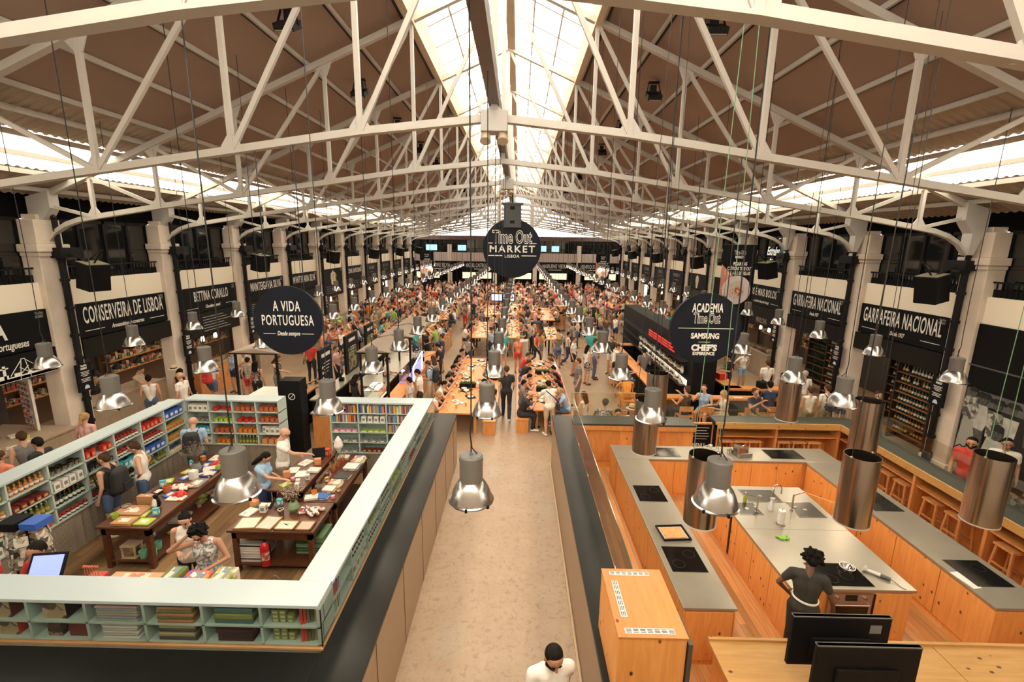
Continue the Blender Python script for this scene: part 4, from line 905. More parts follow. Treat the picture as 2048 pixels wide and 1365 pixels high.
# ================================================================ middle aisle walls
LEDGE = M('ledge_black_steel', (0.006, 0.007, 0.006), 0.34, spec=0.18, var=0.5, scale=2.5)
PINE = wood('knotty_pine', (0.66, 0.27, 0.065), (0.78, 0.35, 0.10), (9, 9, 0.9), knots=True)
PINEX = wood('knotty_pine_x', (0.46, 0.25, 0.075), (0.56, 0.32, 0.11), (0.9, 9, 9), knots=True)
PINEY = wood('knotty_pine_y', (0.46, 0.165, 0.042), (0.54, 0.20, 0.055), (9, 0.9, 9), knots=True)
OAK = wood('orange_oak', (0.52, 0.20, 0.055), (0.68, 0.29, 0.09), (8, 8, 1.2), rough=0.4)
WALLP = M('tan_wall_panel', (0.30, 0.20, 0.125), 0.4, var=0.1, scale=1.2)
STEEL = M('brushed_worktop', (0.38, 0.35, 0.285), 0.3, metal=0.55, var=0.14, scale=2.0)
GLASS = glass('clear_screen', (0.93, 0.93, 0.88), 0.92)
HOB = M('black_hob_glass', (0.006, 0.006, 0.006), 0.08, spec=0.6)
STAIN = M('brushed_steel', (0.42, 0.37, 0.34), 0.22, metal=1.0, var=0.1, scale=4)
t = thing('aisle_wall', 'low tan panelled wall with black ledge along the left of the aisle', 'low wall', (0, 0, 0))
m = MB(); m.box(-1.66, 1.5, 0, -1.54, 11.42, 1.30); m.build('wall_panel', WALLP, t)
m = MB(); m.box(-2.06, 1.5, 1.30, -1.52, 11.42, 1.36); m.box(-9.2, 3.1, 1.30, -2.06, 4.2, 1.36); bevel(m.build('black_ledge', LEDGE, t), 0.006)
m = MB()
for i in range(8): m.box(-1.538, 1.9 + i * 1.27, 0, -1.535, 1.908 + i * 1.27, 1.30)
m.build('panel_joint', BLACKM, t)
t = thing('aisle_wall', 'low tan panelled wall with black ledge along the right of the aisle', 'low wall', (0, 0, 0))
m = MB(); m.box(0.94, 1.5, 0, 1.06, 11.42, 1.30); m.build('wall_panel', WALLP, t)
m = MB(); m.box(0.92, 1.5, 1.30, 1.38, 11.42, 1.36); bevel(m.build('black_ledge', LEDGE, t), 0.006)
m = MB(); m.box(1.385, 4.68, 1.361, 1.395, 10.9, 2.0); m.build('glass_screen', GLASS, t)
m = MB(); m.box(1.383, 4.68, 1.992, 1.397, 10.9, 2.0); m.build('glass_edge', M('glass_edge_green', (0.05, 0.09, 0.07), 0.2), t)
m = MB(); m.box(1.36, 1.5, 0.12, 1.384, 10.95, 1.30); m.build('inner_panel', M('tan_inner', (0.38, 0.25, 0.13), 0.5), t)
tag(MB().box(0.895, 1.5, 0, 0.925, 11.4, 0.03).build('floor_edge_strip', M('pale_strip', (0.45, 0.33, 0.2))), 'thin pale strip at the foot of the right aisle wall', 'strip')
# ================================================================ kitchen floor, counters
DECK = wood('deck_boards', (0.54, 0.235, 0.075), (0.70, 0.36, 0.14), (14, 0.8, 8), plank=0.11, axis=0, rough=0.4)
struct(MB().box(1.06, 2.2, 0, 8.9, 11.3, 0.12).build('floor_kitchen', DECK), 'raised orange wood plank floor of the teaching kitchen')
def run_counter(name, label, x0, y0, x1, y1, fronts, top=STEEL, zt=1.03, ov=0.03, plinth=0.02):
    """counter on the deck: carcass, steel top and the doors on the named sides"""
    t = thing(name, label, 'counter', (0, 0, 0))
    m = MB(); m.box(x0 + ov, y0 + ov, 0.12 + 0.0, x1 - ov, y1 - ov, zt - 0.045); m.build('carcass', PINE, t)
    m = MB(); m.box(x0, y0, zt - 0.04, x1, y1, zt); bevel(m.build('worktop', top, t), 0.004)
    for ax, sd, a, b, n in fronts:
        for i in range(n):
            u0, u1 = a + (b - a) * i / n + 0.006, a + (b - a) * (i + 1) / n - 0.006
            m = MB()
            if ax == 'x': p = x0 + ov if sd < 0 else x1 - ov; m.box(min(p, p + sd * .016), u0, 0.2, max(p, p + sd * .016), u1, zt - 0.07)
            else: p = y0 + ov if sd < 0 else y1 - ov; m.box(u0, min(p, p + sd * .016), 0.2, u1, max(p, p + sd * .016), zt - 0.07)
            bevel(m.build('door', PINE, t), 0.003, 1)
    return t
run_counter('steel_counter', 'long steel topped pine counter beside the aisle wall with black hobs', 2.24, 5.33, 2.95, 9.68, [('x', 1, 5.33, 9.65, 6), ('x', -1, 5.33, 9.65, 5), ('y', -1, 2.27, 2.92, 1)])
run_counter('steel_counter', 'steel topped pine counter across the back of the kitchen', 2.24, 9.69, 7.2, 10.40, [('y', -1, 2.98, 6.40, 6), ('x', -1, 9.72, 10.37, 1)])
run_counter('steel_counter', 'long steel topped pine counter at the kitchen\'s right, before the stools', 6.42, 5.45, 7.2, 9.68, [('x', -1, 5.45, 9.65, 5), ('y', -1, 6.45, 7.17, 1)])
isl = run_counter('kitchen_island', 'large steel topped kitchen island with sinks, oven and hob', 3.88, 5.74, 5.62, 8.56, [('x', -1, 5.74, 8.5, 5), ('y', -1, 5.06, 5.58, 1), ('y', -1, 3.92, 4.36, 1)])
m = MB(); m.box(3.9, 7.13, 1.0302, 5.6, 7.134, 1.0312); m.build('worktop_joint', M('joint', (.15, .13, .1)), isl)
m = MB(); m.box(3.885, 7.6, .2, 3.903, 7.66, .98); m.build('door_gap', BLACKM, isl)
tag(MB().cbox((5.95, 8.18, 0.62), (0.02, 0.75, 0.72), 0.75).build('cabinet_door', PINE), 'pine cabinet door standing open beside the island', 'door')['kind'] = 'structure'
COL.objects['cabinet_door'].name = 'door_10'
# oven under the island hob
ov = thing('built_in_oven', 'stainless built in oven in the end of the island', 'oven', (4.72, 5.76, 0.0))
m = MB(); m.box(-0.30, -0.03, 0.30, 0.30, 0.0, 0.96); m.build('face', M('oven_steel', (0.45, 0.40, 0.34), 0.3, metal=0.8), ov)
m = MB(); m.box(-0.25, -0.045, 0.40, 0.25, -0.031, 0.78); m.build('glass_window', HOB, ov)
m = MB(); m.box(-0.08, -0.04, 0.86, 0.08, -0.031, 0.95); m.build('display', HOB, ov)
m = MB(); m.tube([(-0.24, -0.03, 0.81), (-0.24, -0.07, 0.81), (0.24, -0.07, 0.81), (0.24, -0.03, 0.81)], 0.011, 8); m.build('handle', STAIN, ov)
for x in (-0.19, 0.19):
    m = MB(); m.cyl((x, -0.03, 0.905), (x, -0.055, 0.905), 0.022, n=14); m.build('knob', STAIN, ov)
m = MB(); m.box(0.305, -0.035, 0.22, 0.335, -0.03, 0.97); m.build('shadow_gap', BLACKM, ov)
def hob(x0, y0, x1, y1, label):
    t = tag(MB().box(x0, y0, 1.0305, x1, y1, 1.037).build('induction_hob', HOB), label, 'hob')
    m = MB(); m.box(x0 - .008, y0 - .008, 1.0302, x1 + .008, y1 + .008, 1.033); m.build('hob_trim', M('hob_edge', (.3, .28, .24), .3), t)
    for dx, dy in ((.28, .3), (.72, .7)):
        c = MB(); c.lathe([(0.085, 0), (0.088, 0), (0.088, 0.0006), (0.085, 0.0006), (0.085, 0)], ((x0 + (x1 - x0) * dx), y0 + (y1 - y0) * dy, 1.0372), 24); c.build('cooking_ring', M('ring_grey', (0.05, 0.05, 0.05), 0.3), t)
    return t
hob(2.32, 6.02, 2.84, 6.60, 'black induction hob on the aisle side counter, nearest one')
hob(2.32, 7.92, 2.84, 8.50, 'black induction hob on the aisle side counter, farther one')
hob(3.0, 9.82, 3.72, 10.28, 'black induction hob under the far steel tube, back counter')
hob(5.75, 9.82, 6.5, 10.28, 'black induction hob at the right of the back counter')
hob(6.52, 7.75, 7.05, 8.45, 'black induction hob on the stool side counter, behind a steel tube')
hob(6.55, 5.85, 7.08, 6.42, 'black induction hob on the stool side counter, nearest one')
hob(4.36, 5.80, 5.08, 6.28, 'black induction hob on the near end of the island')
def sink(x0, y0, x1, y1, label):
    t = tag(MB().box(x0, y0, 1.0305, x1, y1, 1.034).build('sink', M('sink_dark', (0.10, 0.09, 0.075), 0.25, metal=0.7)), label, 'sink')
    m = MB(); z = 1.036; w_ = .012
    m.box(x0, y0, 1.0305, x1, y0 + w_, z); m.box(x0, y1 - w_, 1.0305, x1, y1, z); m.box(x0, y0, 1.0305, x0 + w_, y1, z); m.box(x1 - w_, y0, 1.0305, x1, y1, z); m.build('rim', STAIN, t)
    m = MB(); m.cyl(((x0 + x1) / 2, (y0 + y1) / 2, 1.034), ((x0 + x1) / 2, (y0 + y1) / 2, 1.0355), 0.035, n=16); m.build('drain', STAIN, t)
sink(4.35, 7.98, 5.0, 8.42, 'dark sink at the far edge of the island'); sink(4.0, 7.55, 4.42, 7.95, 'small dark sink at the island edge behind a lamp'); sink(5.02, 7.5, 5.5, 8.0, 'dark sink at the right of the island')
tp = thing('gooseneck_tap', 'tall curved chrome tap behind the island sinks', 'tap', (4.74, 7.9, 1.034))
m = MB(); m.cyl((0, 0, 0), (0, 0, 0.03), 0.03, n=16); m.build('base', STAIN, tp)
m = MB(); m.tube([(0, 0, 0.02), (0, 0, 0.30)] + [(0.08 - 0.08 * math.cos(a), 0.03, 0.30 + 0.08 * math.sin(a)) for a in [k * PI / 8 for k in range(1, 9)]] + [(0.16, 0.03, 0.2)], 0.011, 8); m.build('spout', STAIN, tp, smooth=True)
m = MB(); m.tube([(0.02, 0, 0.06), (0.08, -0.03, 0.09)], 0.007, 6); m.build('lever', STAIN, tp)
for x, y, rz, lb in ((4.32, 7.62, 2.8, 'straight chrome tap by the small sink'), (5.0, 7.72, 0.3, 'straight angular chrome tap by the right sink')):
    q = thing('mixer_tap', lb, 'tap', (x, y, 1.034), rz)
    m = MB(); m.cyl((0, 0, 0), (0, 0, 0.30), 0.014, n=12); m.cyl((0, 0, 0), (0, 0, .02), .028, n=14); m.build('column', STAIN, q, smooth=True)
    m = MB(); m.beam((0, 0, 0.30), (0.24, 0, 0.33), 0.022, 0.018); m.build('spout', STAIN, q)
    m = MB(); m.cbox((0.02, -0.04, 0.08), (0.05, 0.05, 0.015)); m.build('lever', STAIN, q)
pr = thing('paper_towel_roll', 'white paper towel roll on a chrome stand on the island', 'paper towel', (4.56, 7.28, 1.031))
m = MB(); m.cyl((0, 0, 0), (0, 0, 0.015), 0.075, n=24); m.cyl((0, 0, 0), (0, 0, 0.29), 0.008, n=8); m.sph((0, 0, 0.295), 0.014, 8, 6); m.build('stand', STAIN, pr, smooth=True)
m = MB(); m.cyl((0, 0, 0.018), (0, 0, 0.26), 0.055, n=24); m.build('paper', M('paper_white', (0.75, 0.72, 0.68)), pr, smooth=True)
b0 = thing('soap_bottle', 'green washing up liquid bottle on the island', 'bottle', (4.28, 7.98, 1.031))
m = MB(); m.lathe([(0, 0), (0.03, 0), (0.032, 0.02), (0.032, 0.11), (0.012, 0.14), (0.012, 0.155), (0, 0.155)], n=16); m.build('body', M('soap_green', (0.32, 0.34, 0.04), 0.2), b0, smooth=True)
m = MB(); m.lathe([(0, .155), (.014, .155), (.012, .185), (.004, .2), (0, .2)], n=12); m.build('cap', WHITE, b0, smooth=True)
b1 = thing('spray_bottle', 'white spray bottle on the island by the tap', 'bottle', (4.62, 7.72, 1.031))
m = MB(); m.lathe([(0, 0), (0.042, 0), (0.044, 0.02), (0.04, 0.10), (0.026, 0.16), (0.013, 0.19), (0.013, 0.21), (0, .21)], n=16); m.build('body', M('plastic_white', (0.7, 0.68, 0.66), 0.3), b1, smooth=True)
m = MB(); m.cbox((0.015, 0, 0.225), (0.075, 0.025, 0.03)); m.cbox((0.03, 0, 0.195), (0.012, 0.014, 0.04), 0, 0, 0.4); m.build('trigger', M('plastic_white', (0.7, 0.68, 0.66)), b1)
g = thing('crumpled_cloth', 'bright green crumpled cloth on the island', 'cloth', (4.38, 6.88, 1.031))
me = skin_mesh('cloth_fabric', [((-.09, .03, .012), .014, (.06, -.04, .02), .016, 'a'), ((-.05, -.04, .015), .016, (.08, .03, .03), .014, 'a'), ((-.08, .02, .02), .018, (.0, -.05, .01), .015, 'a'), ((.02, .05, .012), .014, (.1, -.02, .015), .012, 'a'), ((-.02, .0, .025), .02, (.05, .0, .035), .012, 'a')], 0.008, [M('green_cloth', (0.22, 0.50, 0.06), 0.8)], smooth_it=1)
o = bpy.data.objects.new('fabric', me); COL.objects.link(o); o.parent = g
bt = thing('baking_tray', 'black baking tray with a golden pastry on the aisle side counter', 'tray', (2.62, 6.95, 1.031), 0.08)
m = MB(); m.box(-0.23, -0.20, 0, 0.23, 0.20, 0.008)
for a in ((-0.23, -0.2, 0.23, -0.18), (-0.23, 0.18, 0.23, 0.2), (-0.23, -0.2, -0.21, 0.2), (0.21, -0.2, 0.23, 0.2)): m.box(a[0], a[1], 0, a[2], a[3], 0.035)
bevel(m.build('tray', BLACKM, bt), 0.004)
m = MB(); m.box(-0.2, -0.17, 0.008, 0.2, 0.17, 0.012); m.build('baking_paper', M('baking_paper', (0.6, 0.5, 0.38)), bt)
m = MB(); m.box(-0.17, -0.145, 0.012, 0.17, 0.145, 0.026); bevel(m.build('pastry', M('pastry_gold', (0.62, 0.33, 0.12), 0.7, var=0.35, scale=18, bump=0.5), bt), 0.012)
hb = thing('hand_blender', 'white electric hand blender lying beside the hob on the island', 'blender', (5.2, 6.1, 1.031), -0.75)
m = MB(); m.cyl((-0.02, 0, 0.03), (0.14, 0, 0.03), 0.022, 0.026, 14); m.build('shaft', M('plastic_white', (0.7, 0.68, 0.66)), hb, smooth=True)
m = MB(); m.cyl((0.14, 0, 0.03), (0.26, 0, 0.03), 0.028, 0.024, 14); m.build('grip', M('grip_grey', (0.12, 0.12, 0.12)), hb, smooth=True)
m = MB(); m.cyl((-0.06, 0, 0.045), (-0.02, 0, 0.035), 0.055, 0.03, 16); m.build('bell_guard', M('plastic_white', (0.7, 0.68, 0.66)), hb, smooth=True)
m = MB(); m.tube([(0.26, 0, 0.03), (0.32, -0.01, 0.01), (0.38, -0.06, 0.006), (0.44, -0.07, 0.006)], 0.004, 6); m.build('power_cord', CABLE, hb)
gb = thing('glass_bowl', 'clear glass bowl on the island hob', 'bowl', (4.90, 6.12, 1.038))
m = MB(); m.lathe([(0, 0), (0.05, 0), (0.09, 0.05), (0.10, 0.07), (0.096, 0.07), (0.086, 0.05), (0.048, 0.005), (0, 0.005)], n=28); m.build('bowl_wall', glass('bowl_glass', (.9, .88, .85), .6), gb, smooth=True)
m = MB(); m.lathe([(0.094, 0.066), (0.102, 0.068), (0.102, 0.074), (0.094, 0.072), (0.094, 0.066)], n=28); m.build('bowl_rim', WHITE, gb, smooth=True)
tag(MB().cbox((6.50, 5.98, 1.033), (0.13, 0.34, 0.004), 0.12).build('paper_sheet', M('paper_white', (0.75, 0.72, 0.68))), 'white sheet of paper at the edge of the stool side counter', 'paper')
# toasters/scale and cups on the back counter
sc_ = thing('slicing_machine', 'small steel slicing machine on the back counter', 'machine', (5.15, 9.98, 1.031), 0.2)
m = MB(); m.box(-0.17, -0.14, 0, 0.17, 0.14, 0.09); m.prism([(-0.17, 0.09), (0.02, 0.09), (-0.02, 0.22), (-0.17, 0.24)], -0.12, 0.10, 'XZ'); bevel(m.build('housing', STAIN, sc_), 0.01)
m = MB(); m.cyl((0.05, -0.02, 0.14), (0.05, 0.01, 0.14), 0.10, n=24); m.build('blade', STAIN, sc_, smooth=True)
m = MB(); m.tube([(.1, .05, .09), (.1, .05, .2), (.16, .05, .22)], .01, 6); m.build('handle', BLACKM, sc_)
cup = thing('white_cup', 'x', 'cup', (0, 0, 0))
m = MB(); m.lathe([(0, 0), (0.028, 0), (0.036, 0.01), (0.042, 0.08), (0.038, 0.08), (0.032, 0.012), (0, 0.01)], n=16); m.build('bowl', M('china', (0.75, 0.72, 0.68), 0.2), cup, smooth=True)
m = MB(); m.tube([(0.04, 0, 0.065), (0.066, 0, 0.055), (0.064, 0, 0.03), (0.036, 0, 0.02)], 0.005, 6); m.build('handle', M('china', (0.75, 0.72, 0.68)), cup)
for i, (x, y, z) in enumerate(((4.46, 10.05, 0), (4.56, 10.12, 0), (4.5, 10.15, 0.08), (4.66, 10.06, 0), (4.72, 10.2, 0), (4.40, 10.2, 0))):
    lb = 'white china cup in the cluster on the back counter'
    if i == 0: cup.location = (x, y, 1.031); tag(cup, lb, None, 'cups on the back counter')
    else: dup(cup, (x, y, 1.031 + z), i * 1.1, lb, 'cups on the back counter')
for i, x in enumerate((4.86, 4.93)):
    m = MB(); m.lathe([(0, 0), (.03, 0), (.036, .1), (.033, .1), (.027, .006), (0, .006)], (x, 10.02 + .05 * i, 1.031), 16)
    tag(m.build('drinking_glass', glass('bowl_glass'), smooth=True), '%s clear drinking glass beside the cups on the back counter' % ('left' if i == 0 else 'right'), 'glass')
# steel extractor tubes on green ropes
def tube_hood(x, y, z0, label, rope=CABLE):
    t = thing('extractor_tube', label, 'extractor hood', (x, y, z0))
    m = MB(); m.lathe([(0.20, 0), (0.20, 0.93), (0.195, 0.93), (0.195, 0.0), (0.20, 0)], n=40); m.build('steel_tube', STAIN, t, smooth=True)
    m = MB(); m.lathe([(0.197, -0.004), (0.204, -0.004), (0.204, 0.012), (0.197, 0.012), (0.197, -0.004)], n=40); m.build('rim', GUS, t, smooth=True)
    m = MB(); m.cyl((0, 0, 0.5), (0, 0, 0.55), 0.19, n=24); m.build('filter', BLACKM, t)
    for a in (0.4, 3.5):
        m = MB(); px, py = 0.2 * math.cos(a), 0.2 * math.sin(a); m.sph((px, py, 0.93), 0.02, 8, 6); m.build('hook', STAIN, t)
        m = MB(); m.cyl((px, py, 0.93), (px * 0.15 + .02 * math.cos(a), py * 0.15, ZT(abs(x - CX)) + 0.22 - z0), 0.0045, n=6); m.build('rope', rope, t)
tube_hood(2.38, 5.47, 2.2, 'brushed steel extractor tube on green ropes over the aisle side counter, nearest', ROPEG)
tube_hood(4.38, 5.55, 2.2, 'brushed steel extractor tube on dark ropes over the island, large and near')
tube_hood(6.10, 5.62, 2.2, 'brushed steel extractor tube on green ropes at the right edge', ROPEG)
tube_hood(2.18, 7.45, 2.25, 'brushed steel extractor tube hidden partly by a pendant lamp')
tube_hood(5.5, 9.1, 2.25, 'brushed steel extractor tube over the back counter before the bench')
tube_hood(2.72, 8.75, 2.35, 'brushed steel extractor tube standing behind the near lamp, farthest left')
tube_hood(5.72, 7.3, 2.35, 'brushed steel extractor tube behind the big island tube')
# ================================================================ cabinet with vents, television screens, front bench
cb = thing('vented_cabinet', 'tall pine cabinet with white vent grilles on top beside the aisle', 'cabinet', (0, 0, 0))
m = MB(); m.box(0.99, 3.72, 1.365, 1.63, 4.64, 2.1); m.box(1.06, 3.72, 0.12, 1.63, 4.64, 1.3); bevel(m.build('carcass', PINE, cb), 0.004)
m = MB(); m.box(0.985, 3.71, 2.1, 1.64, 4.65, 2.118); m.build('top_board', PINEY, cb)
VENT = M('vent_white', (0.62, 0.56, 0.52), 0.5)
def vent(x0, y0, x1, y1, ax):
    m = MB(); m.box(x0, y0, 2.118, x1, y1, 2.124); g_ = m.build('vent_grille', VENT, cb)
    s = MB()
    L_ = (x1 - x0) if ax == 'x' else (y1 - y0); nb = 7; st = L_ / nb
    for b_ in range(nb):
        for r_ in range(3):
            a0 = 0.012 + b_ * st; a1 = (b_ + 1) * st - 0.004; v = 0.012 + r_ * 0.017
            if ax == 'x': s.box(x0 + a0, y0 + v, 2.1235, x0 + a1, y0 + v + 0.007, 2.1252)
            else: s.box(x0 + v, y0 + a0, 2.1235, x0 + v + 0.007, y0 + a1, 2.1252)
    s.build('slots', BLACKM, g_)
vent(1.06, 4.54, 1.50, 4.60, 'x'); vent(1.06, 3.95, 1.125, 4.45, 'y'); vent(1.06, 3.75, 1.53, 3.815, 'x')
m = MB(); m.box(1.64, 3.70, 1.0, 1.68, 4.05, 2.06); m.box(1.64, 4.10, 2.0, 1.67, 4.5, 2.04); m.build('side_rail', M('dark_rail', (.06, .055, .05), .4), cb)
bn = thing('pine_bench_counter', 'wide pine counter across the front of the kitchen', 'counter', (0, 0, 0))
m = MB(); m.box(2.42, 3.3, 0.12, 8.8, 4.78, 0.96); m.build('carcass', PINE, bn)
m = MB(); m.box(2.38, 3.25, 0.96, 5.05, 4.86, 1.0); m.box(5.06, 3.25, 0.96, 8.8, 4.86, 1.0); m.build('top_board', PINEX, bn)
m = MB(); m.box(2.38, 4.84, 1.0, 8.8, 4.88, 1.03); m.build('back_edge', PINEX, bn)
for x0, x1 in ((2.62, 3.2), (3.62, 4.0)):
    m = MB()
    for k in range(12): m.box(2.65 + k * .01 if x0 < 3 else x0, 3.72 + k * 0.048, 1.001, x1 if x0 < 3 else 4.02 - k * .012, 3.738 + k * 0.048, 1.004)
    m.build('slot_grille', BLACKM, bn)
m = MB(); m.box(1.7, 3.3, 2.6, 8.8, 3.306, 1.0); m.build('glass_screen', GLASS, bn) if False else None
def tv(x0, x1, y, z0, z1, label, tilt=0.0):
    t = thing('television', label, 'television', ((x0 + x1) / 2, y, z0)); w_ = (x1 - x0) / 2; h = z1 - z0
    m = MB(); m.box(-w_, -0.03, 0.0, w_, 0.02, h); bevel(m.build('screen_case', BLACK, t), 0.008)
    m = MB(); m.box(-w_, -0.032, h - 0.012, w_, 0.022, h); m.build('top_edge', M('edge_grey', (.10, .10, .09), .3), t)
    m = MB(); m.box(-w_ * .6, -0.06, h * .2, w_ * .6, -0.03, h * .6); bevel(m.build('rear_housing', BLACK, t), 0.01)
    m = MB(); m.cyl((0, -.01, -(z0 - 1.0)), (0, -.01, .05), .025, n=10); m.cyl((0, -.01, -(z0 - 1.004)), (0, -.01, -(z0 - 1.02)), .16, n=20); m.build('stand', BLACKM, t)
    return t
tv1 = tv(2.98, 4.02, 4.33, 1.25, 1.86, 'black television seen from behind, the farther of two on the front counter')
m = MB(); m.box(.3, -.034, .42, .42, -.031, .52); m.build('sticker', M('sticker_grey', (.2, .2, .2)), tv1)
tv(3.02, 4.05, 3.98, 1.2, 1.84, 'black television with a glossy back, the nearer of two on the front counter')
# ================================================================ bench bar round the kitchen, with stools
BTOP = M('bar_top_dark', (0.045, 0.05, 0.042), 0.35, var=0.3, scale=1.5)
bb = thing('bar_counter', 'dark topped pine bar closing the kitchen\'s back left', 'counter', (0, 0, 0))
m = MB(); m.box(1.42, 11.0, 1.26, 4.48, 11.58, 1.31); m.build('bar_top', BTOP, bb)
m = MB(); m.box(1.42, 11.0, 1.14, 4.48, 11.03, 1.26); m.build('front_rail', OAK, bb)
m = MB(); m.box(1.46, 11.06, 0.12, 4.44, 11.5, 1.26); m.build('carcass', PINE, bb)
for x0, x1 in ((1.75, 2.62), (2.82, 3.5), (3.6, 4.2)):
    m = MB(); m.box(x0, 11.045, .3, x1, 11.06, 1.1); bevel(m.build('door', OAK, bb), .004)
b2 = thing('bench_bar', 'dark topped pine bar with shelf bays along the kitchen\'s back and right', 'counter', (0, 0, 0))
m = MB(); m.box(5.08, 11.25, 1.26, 8.7, 11.75, 1.31); m.box(8.2, 3.0, 1.26, 8.7, 11.25, 1.31); m.build('bar_top', BTOP, b2)
m = MB(); m.box(5.05, 11.22, 1.16, 8.2, 11.25, 1.315); m.box(8.17, 3.0, 1.16, 8.2, 11.25, 1.315); m.build('front_rail', PINEX, b2)
m = MB(); m.box(5.1, 11.7, 0.12, 8.7, 11.74, 1.26); m.box(8.66, 3.0, 0.12, 8.7, 11.7, 1.26); m.build('back_panel', OAK, b2)
m = MB(); m.box(5.1, 11.3, .9, 8.3, 11.7, .93); m.box(8.25, 3.0, .9, 8.66, 11.3, .93); m.build('shelf', OAK, b2)
for x in (5.1, 6.6, 8.18):
    m = MB(); m.box(x, 11.27, .12, x + .06, 11.7, 1.26); m.build('divider', OAK, b2)
for y in (10.6, 8.95, 7.4, 5.9, 4.4):
    m = MB(); m.box(8.22, y, .12, 8.66, y + .06, 1.26); m.build('divider', OAK, b2)
for x0, x1 in ((5.08, 5.1),): 
    m = MB(); m.box(5.04, 11.22, .12, 5.09, 11.75, 1.26); m.build('end_panel', BLACK, b2)
STOOLW = wood('stool_wood', (0.48, 0.20, 0.065), (0.62, 0.30, 0.11), (9, 9, 1), rough=0.45)
st0 = thing('wooden_stool', 'x', 'stool')
m = MB(); m.box(-0.17, -0.17, 0.64, 0.17, 0.17, 0.68); bevel(m.build('seat', STOOLW, st0), 0.006)
for sx_ in (-1, 1):
    for sy_ in (-1, 1):
        m = MB(); m.beam((sx_ * 0.13, sy_ * 0.13, 0.64), (sx_ * 0.18, sy_ * 0.16, 0.0), 0.035, 0.035); m.build('leg', STOOLW, st0)
for sy_ in (-1, 1):
    m = MB(); m.beam((-0.16, sy_ * 0.15, 0.22 + .1 * (sy_ > 0)), (0.16, sy_ * 0.15, 0.22 + .1 * (sy_ > 0)), 0.02, 0.03); m.build('stretcher', STAIN if sy_ < 0 else STOOLW, st0)
sp = [(5.4 + .36 * i, 11.42, 0, 'stool under the back bar of the kitchen, %s from its left end' % w_) for i, w_ in enumerate(('first', 'second', 'third'))] + \
     [(6.86 + .38 * i, 11.42, 0, 'stool under the back bar of the kitchen, %s from its left end' % w_) for i, w_ in enumerate(('fourth', 'fifth', 'sixth'))] + \
     [(8.38, y, PI / 2, 'stool under the right hand bar of the kitchen, %s from the far corner' % w_) for y, w_ in ((10.2, 'first'), (9.75, 'second'), (9.3, 'third'), (8.55, 'fourth'), (8.05, 'fifth'), (7.1, 'sixth'), (6.55, 'seventh'), (5.55, 'eighth'), (5.05, 'ninth'))]
for i, (x, y, r_, lb) in enumerate(sp):
    if i == 0: st0.location = (x, y, .12); tag(st0, 'wooden ' + lb, None, 'wooden stools under the kitchen bar')
    else: dup(st0, (x, y, .12), r_, 'wooden ' + lb, 'wooden stools under the kitchen bar')
ck = thing('chalkboard', 'chalkboard with MENU written in white, at the gap in the kitchen bar', 'chalkboard', (4.75, 11.35, 0.12), 0)
m = MB(); m.box(-0.28, -0.02, 0.1, 0.28, 0.02, 1.12); m.build('board', BLACK, ck)
m = MB()
for a in ((-0.3, .1, -.26, 1.14), (.26, .1, .3, 1.14), (-.3, 1.1, .3, 1.14)): m.box(a[0], -.03, a[1], a[2], .03, a[3])
for x in (-.26, .26): m.box(x - .02, -.03, 0, x + .02, .03, .1)
m.build('frame', STOOLW, ck)
letters('MENU', 0.17, WHITE, (-0.05, -0.024, 0.52), FR, parent=ck, sx=.8, bold=.0, maxw=.3)
m = MB()
for k, w_ in enumerate((.3, .4, .36, .26, .38)): m.box(-w_ / 2, -.025, .70 + k * .075, w_ / 2, -.021, .708 + k * .075)
m.box(.12, -.025, .515, .22, -.021, .53); m.build('chalk_lines', WHITE, ck)
tag(MB().box(4.5, 10.95, .12, 4.53, 10.98, .3).build('post_foot', BLACKM), 'small black post foot by the chalkboard', 'post')
# glass along the back bar
gs = thing('glass_screen', 'clear glass screen above the back left bar', 'glass', (0, 0, 0))
m = MB(); m.box(1.4, 11.52, 1.31, 4.48, 11.528, 1.95); m.build('pane', GLASS, gs)
m = MB(); m.box(1.4, 11.519, 1.94, 4.48, 11.529, 1.95); m.build('pane_edge', M('glass_edge_pale', (0.35, 0.35, 0.3), 0.2), gs)
gs = thing('glass_screen', 'clear glass screen above the long right bar', 'glass', (0, 0, 0))
m = MB(); m.box(8.6, 3.0, 1.31, 8.608, 11.6, 1.85); m.box(5.1, 11.66, 1.31, 8.6, 11.668, 1.85); m.build('pane', GLASS, gs)
# kitchen people
detailed('armup', 'cook with black curly hair in dark grey shirt and white apron strings', (3.86, 5.42, .12), -0.45, 'charcoal', 'black', skin=3, hair='black', hstyle='afro', fem=True, hgt=0.98, mod=dict(elL=(-0.33, 0.0, 1.18), wrL=(-0.2, 0.12, 1.0), elR=(0.30, 0.0, 1.12), wrR=(0.36, 0.14, 0.90)))
m = MB(); m.lathe([(0.14, -0.012), (0.152, -0.012), (0.152, 0.012), (0.14, 0.012), (0.14, -0.012)], (0, 0, 0), 24)
ap = tag(m.build('apron_string', WHITE, None, loc=(3.86, 5.42, 1.16)), 'white apron string round the waist of the cook', 'apron'); ap.scale = (1.05, .88, 1); ap.rotation_euler = (0.05, 0.1, -.45)
detailed('walk', 'bearded man in white polo shirt walking in the aisle, head bowed', (0.40, 3.98, 0), PI + 0.25, 'white', 'navy', skin=2, hair='black', beard=True, hgt=1.04, mod=dict(head=(0, 0.055, 1.585)))
detailed('walk', 'man in red polo with dark hair and a backpack strap at the right wall', (9.68, 9.42, 0), PI - 0.9, 'red', 'black', skin=1, hair='black', beard=True, hgt=1.04)
detailed('stand', 'man in white shirt behind the red shirted man at the right', (10.45, 9.45, 0), PI - 0.6, 'white', 'grey', skin=2, hair='black', hgt=1.03)
